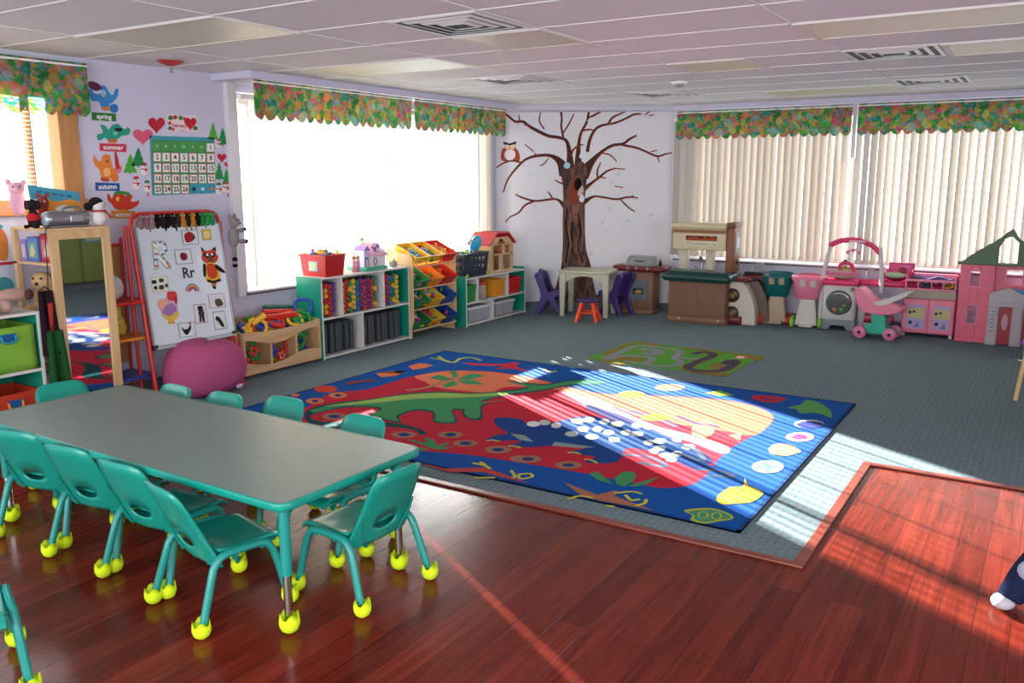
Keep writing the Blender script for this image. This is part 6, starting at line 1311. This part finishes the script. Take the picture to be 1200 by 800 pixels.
for x in (-.13, -.02, .12): b = MB(); b.lathe([(.018, -.175), (.018, -.16)], (x, 0, .575), 14, 'y'); b.build('knob', GRY, r)
o = thing('toy_bottle', 'small black toy bottle standing on the right of the grill counter', 'toy', (-4.12, 10.03, .607)); b = MB(); b.lathe([(.02, 0), (.02, .05), (.008, .07), (.008, .09)], n=12); b.build('bottle', BLACK, o)
# big play kitchen
r = thing('play_kitchen', 'large brown and cream toy kitchen with dark green counter', 'play kitchen', (-3.49, 9.80, .007), math.radians(2))
b = MB(); b.rbox(-.345, .345, -.20, .18, 0, .50, .02); b.build('cabinet', BRN2, r)
b = MB()
for k in range(20): x = -.32+k*.0335; b.box(x, x+.026, -.206, -.199, .09, .47)
b.build('panel_grooves', BRN2, r, bevel=.003); rb(-.352, .352, -.212, .19, 0, .075, BRN2, 'plinth', r, .02)
for x in (-.2, .27): b = MB(); b.lathe([(.014, -.216), (.014, -.211)], (x, 0, .05), 10, 'y'); b.build('screw_cap', CRM, r)
b = MB(); b.rbox(-.42, .41, -.27, .20, .49, .585, .06, 5); b.build('counter', DG, r)
b = MB(); b.rbox(-.37, .36, -.21, .16, .584, .605, .05, 5); b.build('counter_lip', DG, r)
b = MB(); b.rbox(-.24, .04, -.16, .08, .604, .609, .03); b.build('sink', plastic('46606a', .3), r)
b = MB(); b.tube(bez([(-.05, .11, .60), (-.05, .11, .72), (-.05, .06, .75), (-.05, .0, .72)], 5), .014, 10); b.lathe([(.03, .60), (.02, .64)], (-.12, .11, 0), 12); b.lathe([(.03, .60), (.02, .64)], (.02, .11, 0), 12); b.build('tap', mat('9aa4a8', .25, .6), r)
rb(-.33, -.22, .08, .17, .58, .86, CRW, 'hood_post', r, .015); rb(.0, .1, .08, .17, .58, .86, CRW, 'hood_post', r, .015)
b = MB(); b.box(-.345, .29, -.10, .18, .85, 1.10); b.build('hood', CRM, r, bevel=.012)
b = MB(); b.box(-.37, .30, -.125, .18, 1.10, 1.155); b.build('hood_top', CRM, r, bevel=.015); b = MB(); b.box(-.345, .288, -.106, -.1, 1.045, 1.085); b.build('hood_stripe', mat('8a5a40', .5), r)
b = MB(); b.box(-.19, .19, -.104, -.1, .90, 1.02); b.m = 1; b.box(-.185, .185, -.107, -.104, .96, 1.015); b.m = 2
for k in range(9): b.lathe([(.016, -.112), (.016, -.105)], (-.16+.04*k, 0, .925), 10, 'y')
b.m = 3
rn = random.Random(3)
for k in range(12): b.box(-.18+.03*k, -.158+.03*k, -.1085, -.107, .965, .985+rn.uniform(0, .03))
b.build('spice_shelf', [mat('d8ccb0'), card('4a2a20'), CRW, card('b8502c')], r)
b = MB(); b.rbox(.285, .385, -.09, .19, .60, 1.13, .03); b.build('side_tower', mat('8a5a40', .5, var=.08), r); b = MB(); b.rbox(.28, .40, -.11, .2, 1.11, 1.17, .03); b.build('tower_cap', mat('6e4634', .5), r)
b = MB(); b.box(.386, .392, -.05, .14, .82, 1.06); b.m = 1; b.box(.392, .395, 0.0, .09, .88, 1.0); b.m = 2; b.lathe([(.03, .392), (.03, .40)], (0, .045, .72), 14, 'x'); b.build('phone_panel', [plastic('5a4a48'), plastic('a8b0b0'), plastic('2a2a2c')], r)
# toy fridge / stove beside it
r = thing('toy_stove', 'cream arched toy stove with maroon top, brown burners on its side', 'play kitchen', (-2.98, 9.98, .007), math.radians(3))
b = MB(); P = [(-.20, 0), (.13, 0)]+[(.13-.16*(k/8)**2.2, .06+.44*k/8) for k in range(9)]+[(-.20, .50)]
b.prism(P, -.20, -.02, 'xz'); b.build('side_arch', CRW, r, bevel=.012)
b = MB(); P2 = [(-.14, 0), (.24, 0)]+[(.24-.14*(k/8)**2.2, .06+.44*k/8) for k in range(9)]+[(-.14, .50)]; b.prism(P2, -.018, .16, 'xz'); b.build('rear_arch', mat('6a5648', .5), r, bevel=.012)
b = MB(); b.rbox(-.25, .06, -.24, -.0, .50, .545, .05, 4); b.build('front_counter', MAR, r); b = MB(); b.rbox(-.10, .20, -.03, .2, .525, .565, .06, 4); b.build('rear_counter', MAR, r)
for z in (.34, .13):
    b = MB(); b.lathe([(.07, -.225), (.082, -.215), (.082, -.20), (.075, -.201)], (-.14, 0, z), 22, 'y'); b.build('burner', plastic('3a2420', .35), r); b = MB()
    b.lathe([(.035, -.232), (.035, -.226)], (-.14, 0, z), 16, 'y'); b.build('burner_coil', plastic('8a6a38'), r)
rb(-.24, -.02, -.235, -.18, 0, .1, MAR, 'foot', r, .02)
r = thing('toy_scale', 'grey toy cash scale standing on the maroon counter', 'toy', (-2.93, 10.03, .572)); rb(-.12, .10, -.07, .07, 0, .035, BLACK, 'base', r, .03)
b = MB(); b.prism([(-.02, .035), (.08, .035), (.08, .15), (.02, .15)], -.06, .06, 'xz'); b.build('display', GRY, r, bevel=.006)
# shopping carts
def cart(name, label, loc, rz, cb, cs, cw, ch):
    r = thing(name, label, 'toy cart', loc, rz)
    b = MB(); n = 28
    def rg(hx, hy, z, e=.5): return [(hx*math.copysign(abs(math.cos(a))**e, math.cos(a)), hy*math.copysign(abs(math.sin(a))**e, math.sin(a)), z) for a in [2*PI*(k+.5)/n for k in range(n)]]
    lv = [rg(.10, .08, .32), rg(.125, .10, .33), rg(.165, .14, .52), rg(.185, .16, .555), rg(.185, .16, .575), rg(.155, .13, .57), rg(.11, .085, .35)]
    vs = [p for q in lv for p in q]; fs = [(k*n+i, k*n+(i+1) % n, (k+1)*n+(i+1) % n, (k+1)*n+i) for k in range(len(lv)-1) for i in range(n)]+[tuple(reversed(range(n))), tuple((len(lv)-1)*n+i for i in range(n))]
    b.add(vs, fs, True); b.build('basket', plastic(cb, .35), r)
    for s in (-1, 1): b = MB(); b.add([(s*.055-.028, -.134, .47), (s*.055+.028, -.134, .47), (s*.055+.032, -.158, .56), (s*.055-.032, -.158, .56)], [(0, 1, 2, 3)]); b.add([(s*.055-.028, -.130, .47), (s*.055+.028, -.130, .47), (s*.055+.032, -.15, .56), (s*.055-.032, -.15, .56)], [(3, 2, 1, 0)]); b.build('basket_slot', plastic(cs, .4), r)
    b = MB(); b.tube(bez([(-.16, .12, .56), (-.12, .2, .575), (0, .22, .58), (.12, .2, .575), (.16, .12, .56)], 4), .012, 8); b.build('handle', plastic(ch, .35), r)
    b = MB(); b.prism([(-.13, .02), (.13, .02), (.12, .07), (.085, .33), (-.075, .33), (-.12, .07)], -.09, .09, 'xz'); b.build('pedestal', plastic(cs, .45), r, bevel=.02)
    b = MB(); b.rbox(-.08, .08, -.14, -.05, .01, .04, .02); b.build('front_lip', plastic(cs, .45), r)
    for sx in (-1, 1):
        for sy in (-1, 1): b = MB(); b.lathe([(.03, -.022), (.055, -.018), (.058, 0), (.055, .018), (.03, .022)], (sx*.15, sy*.09-.02, .058), 18, 'x'); o = b.build('wheel', plastic(cw, .35), r); o.location.x = 0
    return r
cart('shopping_cart', 'toy shopping cart with dark teal basket, tan stand and red wheels', (-2.69, 10.12, .007), math.radians(8), '0f6464', 'b09a80', 'c82c1c', '2a7a80')
cart('shopping_cart', 'toy shopping cart with pink basket, white stand and lime wheels', (-2.33, 10.06, .007), math.radians(10), 'ec84a0', 'd0c8c0', '7ac838', 'd06080')
# pink nursery centre with washing machine and arch
PK = plastic('e8809c', .35); HP = plastic('dc3468', .35); WH = plastic('cfcac8', .4)
r = thing('nursery_center', 'white and pink toy nursery center with washer door and tall arch', 'play center', (-1.98, 10.14, .007), math.radians(2))
b = MB(); b.rbox(-.185, .175, -.14, .15, .11, .50, .03); b.build('washer_body', WH, r); b = MB(); b.prism([(-.195, 0), (-.10, 0), (-.07, .05), (.07, .05), (.10, 0), (.185, 0), (.185, .115), (-.195, .115)], -.145, .15, 'xz'); b.build('washer_base', plastic('7c8488', .4), r, bevel=.008)
b = MB(); b.lathe([(.0, -.150), (.10, -.150), (.125, -.148), (.14, -.141), (.14, -.135)], (-.0, 0, .31), 30, 'y'); b.build('washer_door', mat('58605f', .12, 0, .5), r)
for dx, dz, c in ((-.04, -.08, 'd0602c'), (.03, -.075, '5a9a2c'), (.06, -.03, '6a7c3a')): b = MB(); b.ell((dx, -.151, .31+dz), (.025, .006, .022)); b.build('door_ball', plastic(c), r)
b = MB(); b.lathe([(.022, -.152), (.022, -.14)], (.135, 0, .465), 14, 'y'); b.build('dial', GRY, r)
b = MB(); b.rbox(-.195, .18, -.15, .16, .50, .565, .03); b.build('counter', HP, r)
rb(.18, .78, -.02, .15, .50, .565, HP, 'long_counter', r, .03); rb(.18, .26, .0, .14, .0, .50, WH, 'rear_leg', r, .02); rb(.22, .55, .02, .12, .10, .17, HP, 'foot_bar', r, .02)
for s, x0_, x1_ in ((-1, -.20, -.175), (1, .42, .40)):
    b = MB(); b.tube(bez([(x0_, -.08, .02 if s < 0 else .44), (x0_, -.08, .5), (x1_-.0, -.05, .75), (x1_+.03*(-s), -.02, .93)], 5), [.024]*16, 10); b.build('arch_post', WH, r)
b = MB(); b.tube(bez([(-.16, -.02, .93), (-.05, -.02, .985), (.12, -.02, 1.0), (.28, -.02, .95), (.38, -.02, .86)], 5), .03, 10); b.build('arch_top', HP, r)
b = MB(); b.tube([(.10, -.02, .98), (.12, -.03, .90)], .004, 6); b.tube([(.03, -.03, .87), (.10, -.03, .90), (.17, -.03, .87)], .008, 8); b.ell((.04, -.03, .86), .018); b.ell((.16, -.03, .86), .018); b.ell((.10, -.03, .885), .018); b.build('mobile', plastic('e06a98', .35), r)
b = MB(); b.tube(bez([(.25, .05, .565), (.25, .05, .66), (.30, .05, .68), (.34, .05, .62)], 4), .008, 8); b.build('tap', mat('a0a4a8', .3, .6), r)
b = MB(); b.box(.05, .22, -.052, -.045, .975, 1.0); b.build('arch_print', card('e8b8c8'), r)
r = thing('doll_carrier', 'pink and cream padded doll carrier lying on the washer counter', 'doll carrier', (-1.99, 10.12, .574)); b = MB(); b.ell((0, 0, .05), (.17, .11, .05)); b.build('pad', cloth('c8b0a0'), r); b = MB(); b.tube([(.15*math.cos(a), .10*math.sin(a), .06) for a in [2*PI*k/20 for k in range(20)]], .02, 8, True); b.build('rim', cloth('d87898'), r); b = MB(); b.tube(bez([(-.02, 0, .06), (-.02, 0, .15), (.05, 0, .175), (.11, 0, .14), (.13, 0, .06)], 4), .02, 8); b.build('hood', cloth('d04a68'), r)
b = MB(); b.tube(bez([(.0, -.02, .07), (.01, -.02, .12), (.06, -.02, .13), (.09, -.02, .07)], 4), .01, 8); b.build('toy_bar', cloth('b8a850'), r)
r = thing('doll_bouncer', 'bright pink doll seat with a doll in it, behind the pink stroller', 'doll seat', (-1.42, 10.16, .572)); b = MB()
b.grid(lambda u, v: (-.14+.28*u, -.08+.16*v, .0+.12*(1-math.sin(PI*u)**.5)+.03*v), 12, 6, .02); b.build('seat_shell', HP, r); b = MB(); b.grid(lambda u, v: (.02-.12+.26*u, .07-.02*math.sin(PI*u), .03+.17*v), 10, 5, .02); b.build('back_shell', plastic('e0508c', .3), r)
b = MB(); b.ell((-.02, -.01, .07), (.12, .07, .035)); b.build('blanket', cloth('b0c0a0'), r); b = MB(); b.ell((.05, .0, .12), (.04, .035, .042)); b.build('doll_head', cloth('a04858'), r)
# pink doll stroller
r = thing('doll_stroller', 'pink and turquoise toy doll stroller with white handle, front of the row', 'toy stroller', (-1.51, 9.72, .007), math.radians(-4)); TQ = plastic('2ab090', .35)
b = MB()
P = [(-.24, .50), (-.20, .53), (-.15, .515), (-.02, .40), (.06, .385), (.20, .36), (.245, .335), (.20, .29), (.02, .262), (-.13, .285), (-.19, .34), (-.22, .44)]
b.prism(closed(P, 3), -.12, .12, 'xz'); b.build('seat_shell', PK, r, bevel=.022, seg=3)
b = MB(); b.prism(closed([(-.03, .385), (.04, .365), (.16, .41), (.29, .485), (.285, .51), (.20, .49), (.08, .43), (0, .41)], 3), -.135, -.118, 'xz'); b.prism(closed([(-.03, .385), (.04, .365), (.16, .41), (.29, .485), (.285, .51), (.20, .49), (.08, .43), (0, .41)], 3), .118, .135, 'xz'); b.tube([(.28, -.12, .497), (.28, .12, .497)], .013, 10); b.build('handle', WH, r, bevel=.004)
b = MB(); P = [(-.17, .06), (.17, .05), (.17, .10), (.10, .14), (.075, .26), (-.06, .27), (-.05, .17), (-.17, .11)]
b.prism(closed(P, 3), -.085, .085, 'xz'); b.build('chassis', TQ, r, bevel=.02, seg=3)
for x in (-.15, .15):
    for y in (-.12, .12):
        b = MB(); b.lathe([(.02, y-.022), (.06, y-.02), (.068, y-.008), (.068, y+.008), (.06, y+.02), (.02, y+.022)], (x, 0, .068), 24, 'y'); o = b.build('wheel', plastic('d8789c', .35), r); q = MB(); q.lathe([(.018, y-.026), (.018, y+.026)], (x, 0, .068), 12, 'y'); q.build('hub', plastic('3a2c30'), o)
# pink hutch
r = thing('toy_cupboard', 'pink toy cupboard with two printed doors and a tray of doll clothes', 'toy cupboard', (-1.07, 10.17, .007), math.radians(1.5)); PKD = plastic('d86888', .4)
b = MB(); b.box(-.26, .25, -.12, .12, .035, .41); b.build('body', PKD, r, bevel=.008); b = MB(); b.box(-.26, .25, -.13, .12, .41, .50); b.build('worktop', mat('a89c8c', .5), r, bevel=.008)
b = MB()
for x0_, x1_ in ((-.25, -.235), (.225, .24), (-.13, -.12), (-.0, .01), (.11, .12)): b.box(x0_, x1_, -.125, -.10, .50, .60)
b.box(-.25, .24, -.125, -.10, .50, .52); b.box(-.25, .24, -.128, -.10, .59, .615); b.box(-.25, .24, .08, .12, .50, .66); b.box(-.25, -.235, -.1, .12, .5, .66); b.box(.225, .24, -.1, .12, .5, .66); b.build('tray', PK, r, bevel=.003)
for k, (c, x0_) in enumerate((('b03058', -.225), ('5a5a70', -.11), ('a83a60', .015), ('c8a048', .125))): b = MB(); b.grid(lambda u, v: (x0_+.09*u, -.095+.16*v, .525+.045*math.sin(u*5+k)*math.sin(v*4)+.02), 6, 6, .01); tag(b.build('doll_clothes', cloth(c)), f'{["dark pink", "grey blue", "rose red", "mustard"][k]} doll cloth folded in a slot of the pink cupboard tray', 'doll clothes', 'doll clothes in the pink cupboard tray').location = (-1.07, 10.17, .007)
b = MB(); b.grid(lambda u, v: (-.2+.4*u, -.07+.14*v, .625+.012*math.sin(u*12)+.008*math.cos(v*9)), 14, 5, .012); o = b.build('folded_blanket', cloth('7a70a8')); o.location = (-1.07, 10.17, .007); tag(o, 'lilac blanket lying across the top of the pink cupboard', 'blanket')
for s in (-1, 1):
    x0_, x1_ = (-.25, -.008) if s < 0 else (.004, .24); b = MB(); b.box(x0_, x1_, -.134, -.12, .05, .40); d = b.build('door', PK, r, bevel=.005)
    b = MB(); b.box(x0_+.04, x1_-.03, -.137, -.134, .09, .34); b.m = 1; b.box(x0_+.042, x1_-.032, -.139, -.137, .20, .31); b.m = 2; b.prism(circ(x0_+.07, .26, .016, .016, 10), -.1405, -.139, 'xz'); b.prism(circ(x0_+.11, .27, .014, .014, 10), -.1405, -.139, 'xz'); b.prism(circ(x0_+.08, .15, .02, .02, 10), -.1405, -.137, 'xz'); b.m = 3; b.prism([(x0_+.11, .10), (x0_+.17, .10), (x0_+.16, .17)], -.1405, -.137, 'xz'); b.build('printed_panel', [card('b8a8d0'), card('c8c090'), card('3a3a48'), card('8a80c0')], d)
for x in (-.24, .22): b = MB(); b.box(x-.012, x+.022, -.125, -.09, 0, .036); b.build('foot', mat('c8c4c0', .4), r, bevel=.004)
# pink and green playhouse
r = thing('playhouse', 'big pink toy playhouse with a green gabled roof and grey porch', 'playhouse', (-.80, 10.02, .007), math.radians(2)); GRF = mat('48683c', .45, var=.12, bscale=14); WP = plastic('e4607c', .4)
def panel(b, x0, x1, z0, z1, holes, y0, y1):
    xs = x0
    for hx0, hx1, hz in holes:
        b.box(xs, hx0, y0, y1, z0, z1); zz = z0
        for a, c in hz: b.box(hx0, hx1, y0, y1, zz, a); zz = c
        b.box(hx0, hx1, y0, y1, zz, z1); xs = hx1
    b.box(xs, x1, y0, y1, z0, z1)
b = MB(); panel(b, .0, .30, 0, .80, [(.10, .18, [(.20, .38), (.58, .73)])], -.03, .0); panel(b, .30, .98, 0, .80, [(.42, .56, [(.60, .76)])], .04, .07); b.box(.295, .315, -.03, .07, 0, .8); b.build('front_wall', WP, r, bevel=.003)
b = MB(); b.box(.0, .02, -.028, .30, 0, .80); b.build('side_wall', WP, r, bevel=.004)
b = MB()
for z in (.20, .58): h = .18 if z < .3 else .15; b.box(.09, .10, -.036, -.03, z-.015, z+h+.015); b.box(.18, .19, -.036, -.03, z-.015, z+h+.015); b.box(.09, .19, -.036, -.03, z-.015, z); b.box(.09, .19, -.036, -.03, z+h, z+h+.012)
b.prism([(.09, .745), (.19, .745), (.14, .775)], -.036, -.03, 'xz'); b.box(.10, .18, -.032, -.028, .33, .34); b.box(.41, .42, .032, .04, .59, .77); b.box(.56, .57, .032, .04, .59, .77); b.build('window_trim', PK, r)
b = MB()
for k in range(7): b.box(.03, .28, -.033, -.03, .05+k*.11, .055+k*.11)
b.build('siding_groove', plastic('cc5070'), r)
def gable(y0, y1): 
    b = MB(); b.prism([(-.03, .80), (.33, .80), (.33, .98), (.27, .99), (.13, .915)], y0, y1, 'xz'); return b
b = MB(); A_ = [(-.03, .80), (.335, .80), (.335, .985), (.375, 1.075), (.37, 1.12), (.30, 1.055), (.12, .93)]
b.prism(A_, -.04, .0, 'xz'); b.prism([(.335, .80), (.50, .80), (.50, .82), (.335, .82)], -.04, .0, 'xz'); b.prism([(.50, .80), (.86, .80), (.65, .96), (.50, 1.08), (.435, 1.18), (.37, 1.12), (.375, 1.075), (.44, 1.10), (.50, 1.03)], -.04, .0, 'xz'); b.build('roof_gable', GRF, r, bevel=.005)
b = MB(); b.add([(-.03, -.04, .80), (-.03, .30, .80), (.40, .30, 1.15), (.40, -.04, 1.15), (-.01, -.02, .80), (-.01, .30, .79), (.42, .30, 1.13), (.42, -.02, 1.13)], [(0, 1, 2, 3)[::-1], (4, 5, 6, 7), (0, 4, 5, 1), (1, 5, 6, 2), (2, 6, 7, 3), (3, 7, 4, 0)]) if False else b.box(-.03, .9, .0, .06, .80, .825); b.build('roof_eave', GRF, r)
PG = plastic('b4acb0', .45)
b = MB(); b.prism([(.285, 0), (.385, 0), (.385, .40), (.50, .40), (.50, 0), (.60, 0), (.60, .53), (.44, .59), (.285, .53)], -.12, -.06, 'xz'); b.build('porch_front', PG, r, bevel=.008); b = MB(); b.box(.30, .365, -.128, -.12, .02, .38); b.box(.52, .585, -.128, -.12, .02, .38); b.box(.285, .60, -.135, -.12, .40, .44); b.build('porch_column', PG, r, bevel=.006)
b = MB(); b.box(.385, .50, -.09, -.07, .01, .40); b.build('porch_door', plastic('a01c2c', .35), r); b = MB(); b.prism(circ(.4425, .24, .028, .085, 18), -.093, -.0905, 'xz'); b.build('oval_window', plastic('c898a8', .3), r)
b = MB()
for k in range(6): b.box(.315, .35, -.131, -.128, .14+k*.04, .155+k*.04)
b.build('plaque', plastic('8a8890'), r)
# chest with toys at the right edge, and the wooden easel leg
r = thing('toy_bird', 'sky blue toy bird perched above the red door of the playhouse porch', 'toy', (-.20, 9.80, .545)); b = MB(); b.ell((0, 0, .03), (.05, .025, .022)); b.ell((-.06, 0, .045), (.025, .02, .02)); b.ell((.06, 0, .0), (.03, .014, .018)); b.build('body', plastic('3a90c8', .3), r, remesh=.006); b = MB(); b.lathe([(.008, 0), (0, -.025)], (0, 0, 0), 8, 'x'); o = b.build('beak', plastic('d8a030'), r); o.location = (-.082, 0, .045)
r = thing('toy_rack', 'red toy storage rack at the right edge of the frame', 'rack', (-.10, 9.66, .007)); b = MB(); b.box(-.06, .3, -.12, .12, .0, .03); b.box(-.06, .3, -.12, .12, .30, .33); b.build('shelf_board', plastic('a0a0a8'), r, bevel=.004); b = MB(); b.box(.24, .3, -.12, .12, .03, .54); b.build('side_panel', plastic('a01c24'), r); b = MB(); b.rbox(-.09, .3, -.14, .14, .40, .545, .05); b.build('red_hood', plastic('a8202c', .4), r)
b = MB(); b.box(-.055, -.03, -.11, .11, .03, .40); b.build('rail', PG, r)
for k, (x, z, c, l) in enumerate(((-.02, .05, 'a068b8', 'purple plastic ball on the lowest shelf of the rack at the right edge'), (.05, .04, 'b8a8c0', 'pale lilac ball on the rack at the right edge'))):
    r = thing('toy_ball', l, 'ball', (-.10+x, 9.52, .04+z-.04)); b = MB(); b.ell((0, 0, .065), .06, 20, 12); b.m = 1; b.ell((0, -.03, .075), (.04, .034, .03)); b.build('ball', [plastic(c), plastic('c8b060')], r)
r = thing('wooden_stand', 'tall narrow birch stand leg with a red panel at the right edge', 'stand', (-.12, 7.50, .007)); b = MB()
b.tube([(-.02, 0, 0), (.045, .02, .62)], .017, 8); b.build('leg', M_BIRCH, r); b = MB(); b.tube([(.10, .30, 0), (.06, .04, .62)], .017, 8); b.build('leg', M_BIRCH, r); b = MB(); b.tube([(.42, 0, 0), (.38, .02, .62)], .017, 8); b.build('leg', M_BIRCH, r)
b = MB(); b.box(.03, .40, .0, .04, .16, .60); b.build('panel', plastic('7a1c20', .5), r)
# cloth doll in the lower right corner
r = thing('cloth_doll', 'large cloth doll in navy trousers and teal shirt at the right edge', 'doll', (.30, 3.88, .0), math.radians(0))
NVY = cloth('1c2440')
b = MB(); b.tube([(0, .02, .30), (.02, 0, .50), (.02, 0, .62)], [.11, .12, .08], 16); b.tube([(-.05, -.02, .52), (-.16, -.04, .42), (-.24, -.06, .36)], [.05, .045, .05], 12); b.tube([(.1, -.02, .52), (.2, -.04, .4), (.22, -.1, .28)], [.05, .045, .04], 12); b.build('shirt', cloth('2a8a9a'), r, remesh=.012)
b = MB(); b.tube(bez([(-.03, 0, .32), (-.16, -.02, .27), (-.26, -.08, .16), (-.315, -.12, .04)], 5), [.085, .082, .08, .076, .073, .07, .067, .064, .06, .058, .056, .054, .053, .052, .052, .051], 14); b.tube(bez([(.06, 0, .30), (.12, -.12, .22), (.10, -.2, .12), (.06, -.26, .05)], 5), .06, 14); b.ell((.02, .02, .3), (.12, .10, .1)); b.build('trousers', NVY, r, remesh=.012)
b = MB(); b.ell((-.335, -.135, .032), (.045, .05, .03)); b.build('foot', cloth('b8b4bc'), r); b = MB(); b.ell((.06, -.30, .032), (.04, .05, .03)); b.build('foot', cloth('b8b4bc'), r)
b = MB(); b.ell((-.255, -.125, .175), (.045, .03, .045)); b.build('knee_patch', cloth('9aa0b0'), r)
b = MB(); b.ell((.02, 0, .74), (.09, .09, .11)); b.build('head', cloth('d0a080'), r, remesh=.01); b = MB(); b.ell((.02, .02, .77), (.10, .10, .10)); b.build('hair', cloth('5a3824'), r)
